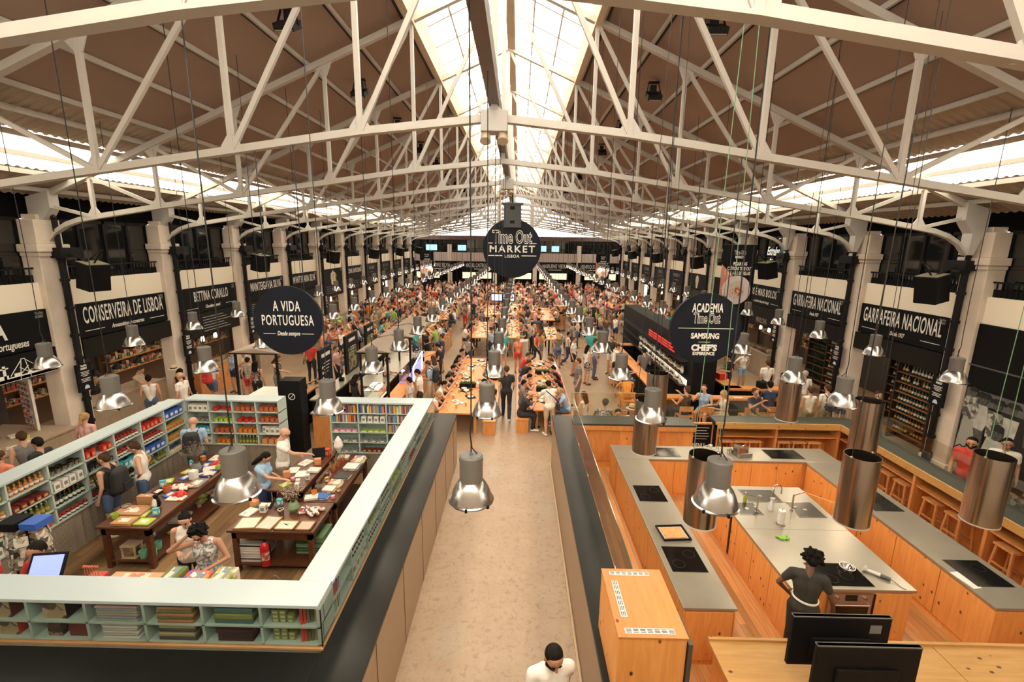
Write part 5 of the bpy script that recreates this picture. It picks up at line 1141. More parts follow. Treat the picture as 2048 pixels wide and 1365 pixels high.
sling_bag(9.84, 9.56, 1.3, 'black backpack on the back of the man in red', rz=0)
# ================================================================ shop of shelves
AQUA = M('aqua_paint', (0.44, 0.53, 0.49), 0.45, var=0.05, scale=2)
AQTOP = M('aqua_top', (0.40, 0.475, 0.50), 0.4, var=0.05, scale=1.2)
CURT = stripes('striped_curtain', (0.05, 0.035, 0.02), (0.42, 0.36, 0.28), 9, 'DIAGONAL', dist=1.5)
CURTX = stripes('striped_curtain_x', (0.07, 0.05, 0.03), (0.42, 0.36, 0.28), 22, 'X', dist=2)
CURTY = stripes('striped_curtain_y', (0.07, 0.05, 0.03), (0.42, 0.36, 0.28), 22, 'Y', dist=2)
ZS = [0.76, 1.04, 1.32, 1.60, 1.86]      # inner shelf levels
struct(MB().box(-8.5, 4.25, 0, -2.06, 11.0, 0.02).build('floor_shop', wood('shop_boards', (0.20, 0.11, 0.05), (0.32, 0.19, 0.09), (14, .8, 8), plank=.14, axis=0)), 'brown wood floor of the shop')
def shelf_unit(label, a, b, ax, base, face, depth, zs, n, curtain=True, z0=0.0, lip=None, name='shelf_unit'):
    """open shelving from a to b along ax; 'face' = +1/-1 side that opens; base = coordinate of the open face"""
    t = thing(name, label, 'shelves', (0, 0, 0)); back = base - face * depth
    def bx(mb, u0, w0, za, u1, w1, zb):
        w0, w1 = min(w0, w1), max(w0, w1)
        return mb.box(u0, w0, za, u1, w1, zb) if ax == 'x' else mb.box(w0, u0, za, w1, u1, zb)
    m = MB(); bx(m, a - .0, back - face * .0, zs[-1], b + .0, base + face * .015, zs[-1] + 0.04); bevel(m.build('top_board', AQTOP, t), .004)
    m = MB(); bx(m, a, back, z0, b, back + face * .02, zs[-1]); m.build('back_panel', AQUA, t)
    for z in zs[:-1]:
        m = MB(); bx(m, a, back + face * .02, z - .02, b, base, z); m.build('shelf', AQUA, t)
    for i in range(n + 1):
        u = a + (b - a) * i / n; m = MB(); u0 = min(max(u - .015, a), b - .03); bx(m, u0, back + face * .02, zs[0] if curtain or lip else z0, u0 + .03, base, zs[-1]); m.build('divider', AQUA, t)
    if curtain:
        m = MB(); vs = []; k = int((b - a) / .05)
        for i in range(k + 1):
            u = a + (b - a) * i / k; w_ = base - face * (.05 + .012 * math.sin(i * 1.9))
            vs += [(u, w_, z0 + .03), (u, w_, zs[0] - .02)] if ax == 'x' else [(w_, u, z0 + .03), (w_, u, zs[0] - .02)]
        m.add(vs, [(2 * i, 2 * i + 2, 2 * i + 3, 2 * i + 1) for i in range(k)]); m.build('striped_curtain', CURTX if ax == 'x' else CURTY, t, smooth=True)
    return t
shelf_unit('aqua shelf wall along the far left of the shop, filled with jars and tins', 4.60, 10.62, 'y', -8.0, 1, 0.38, ZS, 9)
shelf_unit('aqua shelves at the back left of the shop holding red pottery and tins', -8.0, -5.72, 'x', 10.62, -1, 0.38, ZS, 4)
shelf_unit('aqua shelves at the back right of the shop holding books and stationery', -4.50, -2.44, 'x', 10.62, -1, 0.38, [0.60, 0.87, 1.13, 1.38, 1.62, 1.86], 3)
shelf_unit('glazed aqua shelf wall facing the aisle', 4.62, 11.0, 'y', -2.07, 1, 0.37, [1.40, 1.62, 1.86], 10, curtain=False, z0=1.38)
shelf_unit('glazed aqua shelves at the front of the shop holding folded cloths', -8.4, -2.07, 'x', 4.26, -1, 0.36, [1.40, 1.62, 1.86], 10, curtain=False, z0=1.38)
t = thing('shop_wall_plinth', 'lower body of the shop walls under the glazed shelves', 'plinth', (0, 0, 0))
m = MB(); m.box(-2.43, 4.3, 0.02, -2.09, 11.0, 1.36); m.box(-8.4, 4.28, 0.02, -2.09, 4.6, 1.36); m.build('base_panel', AQUA, t)
m = MB(); m.box(-2.09, 4.26, 1.362, -2.04, 11.02, 1.385); m.box(-8.4, 4.22, 1.362, -2.04, 4.27, 1.385); m.build('wood_lip', wood('lip_oak', (.33, .17, .07), (.42, .23, .10), (1, 1, 9)), t)
gp = thing('display_glazing', 'clear glass in front of the outer shop shelves', 'glass', (0, 0, 0))
m = MB(); m.box(-2.052, 4.25, 1.386, -2.046, 11.0, 1.85); m.box(-8.4, 4.242, 1.386, -2.05, 4.248, 1.85); m.build('pane', glass('case_glass', (.93, .96, .94), .95), gp)
m = MB(); m.box(-2.053, 4.241, 1.386, -2.043, 4.251, 1.85); m.build('corner_edge', BLACKM, gp)
shf = thing('fridge_column', 'tall black panel with a no smoking mark behind the shop', 'panel', (-6.0, 11.95, 0))
m = MB(); m.box(-.28, -.2, 0, .28, .2, 2.05); m.build('body', BLACK, shf)
m = MB(); m.lathe([(.075, 0), (.09, 0), (.09, .004), (.075, .004), (.075, 0)], (0, 0, 0), 24); sm_ = m.build('round_mark', WHITE, shf); sm_.rotation_euler = (PI / 2, 0, 0); sm_.location = (.05, -.203, 1.62)
m = MB(); m.beam((-.0, -.205, 1.57), (.1, -.205, 1.67), .006, .012); m.build('slash', WHITE, shf)
# ---------------- stock on the shelves: one of each kind, then copies
def proto(fn):
    t = fn(); t.location = (0, 0, -50); return t
def jar_p(cols):
    t = thing('preserve_jar', 'x', 'jar'); m = MB(); m.lathe([(0, 0), (.034, 0), (.036, .01), (.036, .075), (.028, .09), (0, .09)], n=14); m.build('jar_body', cols[0], t, smooth=True)
    m = MB(); m.cyl((0, 0, .088), (0, 0, .108), .031, n=14); m.build('lid', cols[1], t, smooth=True); m = MB(); m.cyl((0, 0, .025), (0, 0, .065), .0368, n=14, caps=False); m.build('label_band', cols[2], t, smooth=True); return t
def bottle_p(cols, h=.2, nm='glass_bottle'):
    t = thing(nm, 'x', 'bottle'); m = MB(); m.lathe([(0, 0), (.033, 0), (.035, .01), (.035, h * .58), (.013, h * .76), (.012, h), (0, h)], n=14); m.build('bottle_body', cols[0], t, smooth=True)
    m = MB(); m.cyl((0, 0, h * .2), (0, 0, h * .48), .0356, n=14, caps=False); m.build('bottle_label', cols[1], t, smooth=True); m = MB(); m.cyl((0, 0, h * .93), (0, 0, h * 1.02), .015, n=10); m.build('bottle_cap', cols[2], t); return t
def box_p(c, d=(.1, .1, .14), c2=None, nm='gift_box'):
    t = thing(nm, 'x', 'box'); m = MB(); m.box(-d[0] / 2, -d[1] / 2, 0, d[0] / 2, d[1] / 2, d[2]); bevel(m.build('carton', c, t), .003, 1)
    m = MB(); m.box(-d[0] * .3, -d[1] / 2 - .001, d[2] * .25, d[0] * .3, -d[1] / 2 + .0, d[2] * .7); m.box(d[0] / 2, -d[1] * .3, d[2] * .25, d[0] / 2 + .001, d[1] * .3, d[2] * .7); m.build('printed_mark', c2 or WHITE, t); return t
def pot_p(c, r=.06, h=.07):
    t = thing('clay_pot', 'x', 'pot'); m = MB(); m.lathe([(0, 0), (r * .8, 0), (r, h * .4), (r, h), (r * .9, h), (r * .88, h * .4), (0, .01)], n=18); m.build('pot_body', c, t, smooth=True)
    m = MB(); m.lathe([(r * .92, h - .002), (r * 1.08, h - .002), (r * 1.08, h + .008), (r * .92, h + .008), (r * .92, h - .002)], n=18); m.build('rim', c, t, smooth=True); return t
def book_p(c, w_=.03, h=.19):
    t = thing('book', 'x', 'book'); m = MB(); m.box(-w_ / 2, -.07, 0, w_ / 2, .07, h); m.build('cover', c, t)
    m = MB(); m.box(-w_ / 2 + .003, -.064, h, w_ / 2 - .003, .068, h + .0015); m.build('pages', M('page_cream', (.62, .56, .44)), t); return t
def cloth_p(c, n=5, w_=.34, d=.26, th=.028, nm='folded_cloth_stack'):
    t = thing(nm, 'x', 'cloth')
    for i in range(n):
        m = MB(); m.box(-w_ / 2 + rnd.uniform(-.01, .01), -d / 2 - rnd.uniform(0, .012), i * th, w_ / 2 + rnd.uniform(-.012, .012), d / 2 + rnd.uniform(-.01, .01), (i + 1) * th - .003); bevel(m.build('folded_cloth', c[i % len(c)], t), .011, 3)
    return t
C = lambda k, c, r_=.5: M('stock_' + k, c, r_)
GLD = C('gold', (.5, .32, .08), .3); REDB = C('red', (.5, .03, .02)); DKJ = C('dark_jam', (.05, .015, .01), .15); AMB = C('amber', (.35, .13, .02), .15); OLV = C('olive', (.10, .13, .02)); TER = C('terracotta', (.42, .11, .04)); ORN = C('orange', (.62, .20, .03)); TEA = C('turquoise', (.08, .42, .5)); BLU = C('blue', (.03, .10, .42)); PNK = C('pink', (.65, .25, .35)); LIM = C('lime', (.35, .48, .06)); YEL = C('yellow', (.68, .5, .06)); GRY = C('grey', (.2, .2, .19)); WHT = C('white', (.72, .68, .62)); CHR = M('stock_chrome', (.5, .48, .45), .2, metal=1); GRN = C('soap_green', (.20, .23, .07)); MAR = C('maroon', (.14, .02, .02)); GLB = C('bottle_green', (.01, .025, .01), .1); SAL = C('salmon', (.6, .22, .12))
KIND = {}
def K(name, fn): KIND[name] = fn
PR = {}
def P_(key, fn):
    if key not in PR: PR[key] = fn()
    return PR[key]
_stock_first = {}
def put(key, fn, loc, rz, label, group, scale=1.0):
    if key not in PR:
        PR[key] = fn(); r = PR[key]; r.location = loc; r.rotation_euler = (0, 0, rz); r.scale = (scale,) * 3; tag(r, label, None, group); return r
    return dup(PR[key], loc, rz, label, group, scale)
S = {
 'honey': ('jar', lambda: jar_p((AMB, GLD, WHT)), .085, 'amber jars with gold lids'), 'jam': ('jar', lambda: jar_p((DKJ, REDB, WHT)), .085, 'dark jam jars with red lids'), 'mustard': ('jar', lambda: jar_p((YEL, BLU, WHT)), .085, 'small yellow jars'),
 'oil': ('bottle', lambda: bottle_p((OLV, GLD, WHT), .2, 'oil_bottle'), .085, 'olive coloured bottles'), 'wine': ('bottle', lambda: bottle_p((GLB, WHT, REDB), .2, 'port_bottle'), .082, 'dark green bottles'), 'liqueur': ('bottle', lambda: bottle_p((AMB, WHT, GLD), .17, 'spirit_bottle'), .082, 'small amber bottles'),
 'redtin': ('tin', lambda: box_p(REDB, (.09, .09, .12), GLD, 'red_tin'), .105, 'square red tins'), 'teabox': ('box', lambda: box_p(TEA, (.1, .06, .13), WHT), .12, 'turquoise cartons'), 'whitebox': ('box', lambda: box_p(WHT, (.11, .1, .15), GRY), .13, 'white printed boxes'), 'goldtin': ('tin', lambda: box_p(GLD, (.08, .08, .1), REDB, 'gold_tin'), .1, 'small gold tins'), 'soap': ('soap', lambda: box_p(GRN, (.075, .05, .05), C('soap_mark', (.45, .45, .25)), 'soap_bar'), .085, 'green wrapped soap bars'), 'bluebag': ('box', lambda: box_p(BLU, (.14, .08, .15), WHT), .15, 'blue packets'),
 'pots': ('pot', lambda: pot_p(REDB), .14, 'red pottery bowls'), 'terra': ('pot', lambda: pot_p(TER, .055, .11), .125, 'terracotta pots'), 'orangepot': ('pot', lambda: pot_p(ORN, .05, .09), .12, 'orange pots'), 'limepot': ('pot', lambda: pot_p(LIM, .045, .07), .11, 'lime pots'), 'silver': ('vessel', lambda: pot_p(CHR, .05, .09), .12, 'silver vessels'), 'greybowl': ('pot', lambda: pot_p(GRY, .055, .06), .13, 'grey bowls'),
 'salmon': ('box', lambda: box_p(SAL, (.13, .1, .13), GLD), .14, 'salmon pink boxes'), 'pinkbox': ('box', lambda: box_p(PNK, (.12, .1, .05), WHT), .13, 'flat pink boxes'), 'limebox': ('box', lambda: box_p(LIM, (.13, .12, .04), WHT), .15, 'flat lime boxes'), 'greybox': ('box', lambda: box_p(GRY, (.14, .13, .06), WHT), .16, 'low grey boxes'), 'marbox': ('box', lambda: box_p(MAR, (.1, .1, .09), GLD), .12, 'maroon boxes')}
BK = [C('book_%d' % i, c) for i, c in enumerate([(.5, .05, .03), (.03, .12, .4), (.62, .28, .04), (.6, .57, .5), (.05, .05, .05), (.1, .35, .4), (.62, .5, .1), (.35, .1, .2)])]
OR2 = ['first', 'second', 'third', 'fourth', 'fifth', 'sixth', 'seventh', 'eighth', 'ninth', 'tenth']
def fill(ax, face, base, u0, u1, z, key, where, rows=2, dens=1.0):
    """one pigeonhole of stock: ax the run, face the open side"""
    cat, fn, pitch, words = S[key]; n = max(1, int((u1 - u0 - .05) / pitch))
    for r_ in range(rows):
        for i in range(n):
            if rnd.random() > dens: continue
            u = u0 + .05 + (i + .5) * (u1 - u0 - .08) / n + rnd.uniform(-.005, .005); w_ = base - face * (.07 + r_ * .105)
            loc = (u, w_, z + .0005) if ax == 'x' else (w_, u, z + .0005)
            rz = (0 if face < 0 else PI) if ax == 'x' else (PI / 2 if face > 0 else -PI / 2)
            put(key, fn, loc, rz + rnd.uniform(-.1, .1), 'from the %s, %s' % (words, where), '%s, %s' % (words, where))
def books(ax, face, base, u0, u1, z, where, h=.2):
    u = u0 + .04
    while u < u1 - .06:
        w_ = rnd.choice((.016, .022, .03)); c = rnd.choice(BK); key = 'book%s%s' % (w_, c.name); hh = rnd.uniform(.8, 1.02) * h / .19
        loc = (u + w_ / 2, base - face * .09, z + .0005) if ax == 'x' else (base - face * .09, u + w_ / 2, z + .0005)
        b_ = put(key, lambda: book_p(c, w_), loc, 0 if ax == 'x' else PI / 2, 'upright book, %s' % where, 'upright books, %s' % where)
        b_.scale = (1, 1, hh); u += w_ + .0015
# far left wall: 9 bays x 4 levels, seen from the front
GRID = ['honey', 'jam', 'redtin', 'wine', 'silver', 'marbox', 'goldtin', 'teabox', 'honey', 'greybowl', 'whitebox', 'oil', 'redtin', 'jam', 'silver', 'terra', 'mustard', 'liqueur', 'bluebag', 'honey', 'jam', 'orangepot', 'oil', 'goldtin']
for lv in range(4):
    for b in range(9):
        y0 = 4.60 + 6.02 * b / 9; y1 = y0 + 6.02 / 9; key = {(8, 3): 'bluebag', (7, 3): 'redtin', (6, 3): 'jam', (5, 3): 'redtin', (4, 3): 'silver', (3, 3): 'liqueur', (2, 3): 'oil', (1, 3): 'honey', (6, 1): 'teabox', (6, 0): 'wine', (5, 2): 'silver'}.get((b, lv)) or GRID[(b * 5 + lv * 7) % len(GRID)]
        fill('y', 1, -8.0, y0, y1, ZS[lv], key, '%s bay %s shelf, left shop wall' % (OR2[b], OR2[lv]), rows=1 if b < 2 or lv == 0 else 2, dens=.92)
BL = [['whitebox', 'whitebox', 'orangepot', 'oil', 'salmon'], ['teabox', 'terra', 'orangepot', 'whitebox', 'whitebox'], ['greybowl', 'limepot', 'pots', 'terra', 'salmon'], ['whitebox', 'pots', 'terra', 'terra', 'whitebox']]
for lv in range(4):
    for b in range(4):
        x0 = -8.0 + 2.28 * b / 4; fill('x', -1, 10.62, x0, x0 + .57, ZS[lv], BL[lv][b + (1 if lv == 0 else 0)], '%s bay %s shelf, back left' % (OR2[b], OR2[lv]), rows=2, dens=.95)
ZR = [0.60, 0.87, 1.13, 1.38, 1.62]
RG = [['greybox', 'marbox', 'greybox'], ['greybox', 'greybox', 'marbox'], ['pinkbox', 'limebox', 'B'], ['B', 'whitebox', 'B'], ['B', 'B', 'B']]
for lv in range(5):
    for b in range(3):
        x0 = -4.50 + 2.06 * b / 3; k = RG[lv][b]; wh = '%s bay %s shelf, back right' % (OR2[b], OR2[lv])
        if k == 'B': books('x', -1, 10.62, x0, x0 + .687, ZR[lv], wh)
        else: fill('x', -1, 10.62, x0, x0 + .687, ZR[lv], k, wh, rows=1)
# outer face along the aisle
AG = [['B', 'B'], ['wine', 'whitebox'], ['soap', 'wine'], ['wine', 'wine'], ['limebox', 'oil'], ['jam', 'whitebox'], ['whitebox', 'pots'], ['silver', 'silver'], ['liqueur', 'goldtin'], ['whitebox', 'greybox']]
for b in range(10):
    y0 = 4.62 + 6.38 * b / 10
    for lv, z in enumerate((1.40, 1.62)):
        k = AG[b][1 - lv]; wh = '%s bay %s shelf, aisle side' % (OR2[b], 'upper' if lv else 'lower')
        if k == 'B': books('y', 1, -2.07, y0, y0 + .3, z, wh, .17)
        else: fill('y', 1, -2.07, y0, y0 + .638, z, k, wh, rows=1)
# front face: folded cloths, picture boxes, soaps, fanned books
def tartan(k, c1, c2, s_=30): return stripes('cloth_' + k, c1, c2, s_, 'X', dist=.5)
fz = (1.40, 1.62); FX = lambda i: -2.07 - .633 * (i + .5)
def stack(i, lv, mats, label, n=5, th=.028, w_=.36, rz=0):
    th = .192 / n; w_ = max(w_, .40); t = cloth_p(mats, n, w_, .25, th); t.location = (FX(i) + .01, 4.405, fz[lv] + .001); t.rotation_euler = (0, 0, rz); tag(t, label, None, 'folded cloth stacks at the shop front'); return t
stack(1, 1, [tartan('teal_wool', (.06, .12, .11), (.10, .17, .15)), tartan('lime_wool', (.2, .22, .06), (.25, .27, .09))], 'stack of folded teal and lime wool blankets', 3, .05, .42)
stack(1, 0, [tartan('maroon_wool', (.05, .008, .01), (.08, .015, .02)), tartan('black_wool', (.015, .014, .013), (.03, .028, .025))], 'stack of folded maroon and black blankets', 4, .042, .40)
stack(2, 1, [tartan('rust_stripe', (.28, .10, .04), (.42, .22, .12), 60), tartan('green_stripe', (.12, .13, .05), (.2, .2, .09), 60)], 'stack of folded rust striped cloths', 5, .034)
stack(2, 0, [tartan('grey_wool', (.05, .05, .045), (.08, .08, .07)), C('fringe_beige', (.36, .28, .15), .9)], 'grey folded blankets topped by one with a beige fringe', 4, .04)
stack(3, 1, [tartan('green_check', (.03, .13, .06), (.5, .5, .42), 45), tartan('blue_check', (.03, .04, .16), (.5, .5, .48), 45), tartan('red_check', (.3, .04, .04), (.5, .48, .42), 45)], 'stack of checked tea towels, green and blue on top', 6, .022, .46)
stack(3, 0, [C('linen_white', (.62, .57, .52), .9), C('linen_grey', (.42, .38, .36), .9)], 'stack of folded white linen cloths', 6, .03, .38)
t = cloth_p([patches('leopard', [(.1, .04, .03), (.3, .18, .12), (.04, .02, .02)], 18)], 1, .16, .2, .16, 'printed_scarf'); t.location = (FX(4) - .1, 4.40, fz[0]); tag(t, 'hanging printed brown scarf at the shop front', 'scarf')
SEP = patches('sepia_photo', [(.42, .32, .2), (.35, .25, .15), (.10, .07, .05), (.05, .03, .02)], 9)
for x, lv, d, c, lb in ((FX(4) - .06, 1, .26, BLACK, 'box printed with an old photograph of a climbing figure, black side'), (FX(5) - .02, 1, .22, MAR, 'box printed with an old photograph, maroon side, upper shelf'), (FX(5) + .02, 0, .22, REDB, 'red box printed with an old photograph, lower shelf'), (FX(4) + .16, 0, .2, MAR, 'dark maroon velvet box at the shop front')):
    t = thing('photo_box', lb, 'box', (x, 4.40, fz[lv])); m = MB(); m.box(-d / 2, -.1, 0, d / 2, .1, .2); bevel(m.build('carton', c, t), .003)
    if 'photograph' in lb: m = MB(); m.box(-d / 2 + .003, -.102, .003, d / 2 - .003, -.1, .197); m.build('photograph', SEP, t)
sc0 = S['soap'][1]
for lv in (0, 1):
    for l_ in range(3):
        for i in range(3 - (l_ > 1)):
            for r_ in range(2): put('soap', sc0, (FX(0) - .19 + i * .082, 4.34 + r_ * .06, fz[lv] + .0005 + l_ * .0505), 0, 'green wrapped soap bar stacked on the %s front shelf near the corner' % ('upper' if lv else 'lower'), 'green soap bars on the %s front shelf' % ('upper' if lv else 'lower'))
    for i in range(7):
        c = [BK[0], BK[0], C('book_green', (.13, .13, .07)), C('book_green', (.13, .13, .07)), C('book_tan', (.35, .24, .12)), BK[2], MAR][i]
        b_ = put('fan%s' % c.name, lambda: book_p(c, .028), (FX(0) + .08 + i * .034, 4.36 + .012 * i * (1 if lv else .5), fz[lv] + .0005), .35, 'book fanned at the %s corner shelf of the shop' % ('upper' if lv else 'lower'), 'books fanned at the %s corner shelf' % ('upper' if lv else 'lower'))
# ---------------- tables
TBL = wood('dark_table', (0.07, 0.022, 0.010), (0.12, 0.042, 0.018), (8, 1, 8), rough=.35)
def table(label, x0, y0, x1, y1, z, leg=.08, shelf=True):
    t = thing('display_table', label, 'table', (0, 0, 0))
    m = MB(); m.box(x0, y0, z - .04, x1, y1, z); bevel(m.build('tabletop', TBL, t), .005)
    m = MB()
    for a in ((x0 + .05, y0 + .05, x1 - .05, y0 + .08), (x0 + .05, y1 - .08, x1 - .05, y1 - .05), (x0 + .05, y0 + .05, x0 + .08, y1 - .05), (x1 - .08, y0 + .05, x1 - .05, y1 - .05)): m.box(a[0], a[1], z - .18, a[2], a[3], z - .04)
    m.build('apron_frame', TBL, t)
    for x in (x0 + .05, x1 - .05 - leg):
        for y in (y0 + .05, y1 - .05 - leg): m = MB(); m.box(x, y, .02, x + leg, y + leg, z - .04); m.build('leg', TBL, t)
    if shelf: m = MB(); m.box(x0 + .06, y0 + .06, .14, x1 - .06, y1 - .06, .17); m.build('lower_shelf', TBL, t)
    return t
table('long dark wood display table on the shop\'s left, covered with goods', -7.15, 7.05, -6.22, 9.85, .85)
table('long dark wood display table on the shop\'s right with trays of goods', -4.88, 7.03, -3.40, 7.95, .85)
table('long narrow dark wood display table running back beside the counter', -4.02, 7.97, -3.36, 9.95, .85)
ct = table('raised dark wood till counter beside the display table', -4.72, 8.1, -4.06, 9.9, 1.0, shelf=False)
def tray(x, y, w_, d, z, c, label, rz=0, h=.03, nm='display_tray'):
    t = thing(nm, label, 'tray', (x, y, z), rz); m = MB(); m.box(-w_ / 2, -d / 2, 0, w_ / 2, d / 2, .008)
    for a in ((-w_ / 2, -d / 2, w_ / 2, -d / 2 + .012), (-w_ / 2, d / 2 - .012, w_ / 2, d / 2), (-w_ / 2, -d / 2, -w_ / 2 + .012, d / 2), (w_ / 2 - .012, -d / 2, w_ / 2, d / 2)): m.box(a[0], a[1], 0, a[2], a[3], h)
    m.build('tray_body', M('tray_wood', (.35, .2, .09)), t); m = MB(); m.box(-w_ / 2 + .02, -d / 2 + .02, .008, w_ / 2 - .02, d / 2 - .02, h - .005); bevel(m.build('tray_goods', c, t), .004); return t
PAP = patches('printed_papers', [(.66, .6, .5), (.7, .66, .58), (.5, .2, .12), (.62, .55, .42), (.2, .25, .25)], 14)
CRM = C('cream_paper', (.68, .60, .48), .8)
tray(-4.62, 7.24, .36, .34, .851, CRM, 'tray of cream papers at the near left corner of the right table', .1)
tray(-4.27, 7.26, .3, .38, .851, C('linen_roll', (.66, .54, .46), .9), 'tray of rolled cream linens on the right table', -.1)
tk = tray(-3.93, 7.2, .34, .26, .851, CRM, 'tray holding a cream card with a black swallow drawing')
m = MB(); m.prism([(-.07, .03), (-.02, .0), (.05, -.03), (.0, .012), (.06, .03), (-.01, .02)], .026, .028, 'XY'); m.build('swallow_drawing', BLACK, tk)
tray(-3.6, 7.2, .26, .26, .851, C('soap_pink', (.62, .42, .34)), 'tray of pink soaps at the near right corner of the right table')
def cloth_heap(x, y, z, c, label, s=1.0, rz=0):
    t = thing('cloth_heap', label, 'cloth', (x, y, z), rz); me = skin_mesh('cloth_fabric', [((-.16 * s, -.05 * s, .03), .035, (.14 * s, .06 * s, .03), .04, 'a'), ((-.1 * s, .1 * s, .03), .035, (.12 * s, -.08 * s, .045), .035, 'a'), ((-.15 * s, .05 * s, .05), .03, (.05 * s, -.1 * s, .03), .035, 'a'), ((0, 0, .05), .06, (.08 * s, .02 * s, .06), .05, 'a')], .012, [c], smooth_it=2)
    o = bpy.data.objects.new('fabric', me); COL.objects.link(o); o.parent = t; return t
cloth_heap(-3.68, 7.62, .852, patches('embroidered', [(.7, .62, .56), (.7, .64, .58), (.5, .06, .05), (.1, .1, .1), (.68, .6, .55)], 22), 'white embroidered cloth with red writing spread on the right table', 1.3)
for i, (x, y, k, z) in enumerate([(-4.55, 7.62, 'whitebox', .851), (-4.75, 7.75, 'greybowl', .851), (-4.2, 7.55, 'silver', .851), (-4.38, 7.78, 'greybowl', .851)]):
    put(k, S[k][1], (x, y, z + .001), .3 * i, '%s on the right display table, %s one' % (dict(whitebox='white box', greybowl='grey bowl', silver='silver vessel')[k], ['near', 'back left', 'middle', 'back'][i]), None)
vs_ = thing('green_vase', 'pale green vase of dry white twigs on the right table', 'vase', (-4.02, 7.66, .852))
m = MB(); m.lathe([(0, 0), (.06, 0), (.095, .07), (.08, .15), (.05, .18), (.055, .2), (.045, .2), (.04, .17), (0, .02)], n=24); m.build('vase_body', C('celadon', (.2, .3, .16), .3), vs_, smooth=True)
def twigs(n, sp, h, parent, mat, leafmat, z0=.15, leaf=.018):
    m = MB(); l_ = MB()
    for i in range(n):
        a, r_ = rnd.uniform(0, 6.28), rnd.uniform(.2, 1) * sp; e = Vector((r_ * math.cos(a), r_ * math.sin(a), z0 + h * rnd.uniform(.6, 1))); s_ = Vector((0, 0, z0)); md = s_.lerp(e, .5) + Vector((0, 0, .05))
        m.tube([s_, md, e], .003, 4)
        for k in range(7): p = md.lerp(e, k / 6) + Vector((rnd.uniform(-.04, .04), rnd.uniform(-.04, .04), rnd.uniform(-.03, .03))); l_.cbox(p, (leaf, leaf * .6, .004), rnd.uniform(0, 3), rnd.uniform(-1, 1))
    m.build('stems', mat, parent); f_ = l_.build('dry_leaves', leafmat, parent); f_['kind'] = 'stuff'
twigs(34, .24, .34, vs_, C('twig', (.16, .1, .06)), C('dry_white', (.4, .33, .25)))
v2 = thing('dry_bouquet', 'large bunch of grey dried twigs on the far end of the left table', 'plant', (-6.75, 9.05, .852))
m = MB(); m.lathe([(0, 0), (.08, 0), (.1, .1), (.07, .2), (.06, .2), (.09, .1), (0, .02)], n=20); m.build('vase_body', GRY, v2, smooth=True); twigs(46, .34, .42, v2, C('twig', (.16, .1, .06)), C('dry_grey', (.16, .14, .10)), .2)
# goods on the left table
for x, y, w_, d, c, lb, h in ((-6.75, 7.2, .34, .22, patches('wood_print', [(.42, .22, .09), (.5, .3, .14)], 6), 'low brown book box at the near edge of the left table', .05), (-6.42, 7.22, .26, .2, LIM, 'lime green picture book at the near edge of the left table', .025), (-6.85, 7.5, .5, .3, C('kraft', (.38, .2, .09)), 'shallow wooden crate on the left table', .06), (-6.78, 7.75, .3, .1, C('kraft', (.38, .2, .09)), 'upright cardboard box on the left table', .2), (-6.42, 8.0, .32, .2, patches('red_print', [(.66, .6, .5), (.5, .1, .05)], 9), 'white framed print with a red drawing lying on the left table', .02), (-6.4, 8.55, .28, .34, GRY, 'grey flat book lying on the left table', .03), (-6.45, 8.95, .3, .3, patches('mag', [(.6, .56, .5), (.05, .05, .2), (.02, .02, .02)], 10), 'black and white magazines on the left table', .04)):
    t = thing('display_box', lb, 'box', (x, y, .851)); m = MB(); m.box(-w_ / 2, -d / 2, 0, w_ / 2, d / 2, h); bevel(m.build('box_body', c, t), .004); m = MB(); m.box(-w_ / 4, -d / 4, h, w_ / 4, d / 4, h + .001); m.build('cover_print', PAP, t)
def penguin(x, y, z, label, s=1.0, rz=0):
    t = thing('penguin_figure', label, 'figure', (x, y, z), rz)
    for nm, L_, c in (('body', [((0, 0, .07), .065, (0, 0, .14), .05, 'a'), ((0, .0, .2), .036, (0, -.01, .21), .036, 'a'), ((-.06, 0, .14), .018, (-.075, 0, .06), .014, 'a'), ((.06, 0, .14), .018, (.075, 0, .06), .014, 'a')], BLACK), ('belly', [((0, -.02, .07), .056, (0, -.012, .14), .044, 'a')], WHT), ('beak', [((0, -.03, .2), .012, (0, -.07, .195), .006, 'a')], ORN)):
        o = bpy.data.objects.new(nm, skin_mesh(nm, [((Vector(p) * s), r0 * s, Vector(q) * s, r1 * s, k) for p, r0, q, r1, k in L_], .008, [c], smooth_it=2)); COL.objects.link(o); o.parent = t
penguin(-6.55, 7.68, .852, 'black and white ceramic penguin on the left table', 1.1, -.3)
cl_ = [cloth_heap(-6.42, 7.78 + .3, .852, REDB, 'shiny red wrapped parcel behind the penguin', .6), cloth_heap(-6.95, 7.95, .852, C('cellophane', (.4, .22, .12), .15), 'brown cellophane wrapped goods on the left table', .8), cloth_heap(-6.55, 8.35, .852, patches('box_white', [(.7, .66, .58), (.55, .1, .06), (.6, .5, .1)], 10), 'white and red wrapped sweets on the left table', 1.0), cloth_heap(-6.45, 9.35, .852, REDB, 'red dishes and cloth heaped at the far end of the left table', 1.0), cloth_heap(-6.5, 9.65, .852, TER, 'terracotta dishes at the far end of the left table', .8)]
for i, (x, y) in enumerate(((-6.9, 7.32), (-7.05, 7.6), (-6.75, 8.2), (-6.6, 8.75), (-6.35, 9.15))):
    key = ['limepot', 'greybowl', 'terra', 'whitebox', 'limepot'][i]; put(key, S[key][1], (x - (.12 if i == 0 else 0), y, .852), i, 'small %s on the left display table, %s from the near end' % (['lime pot', 'grey bowl', 'terracotta pot', 'white box', 'lime pot'][i], OR2[i]), None, 1.2)
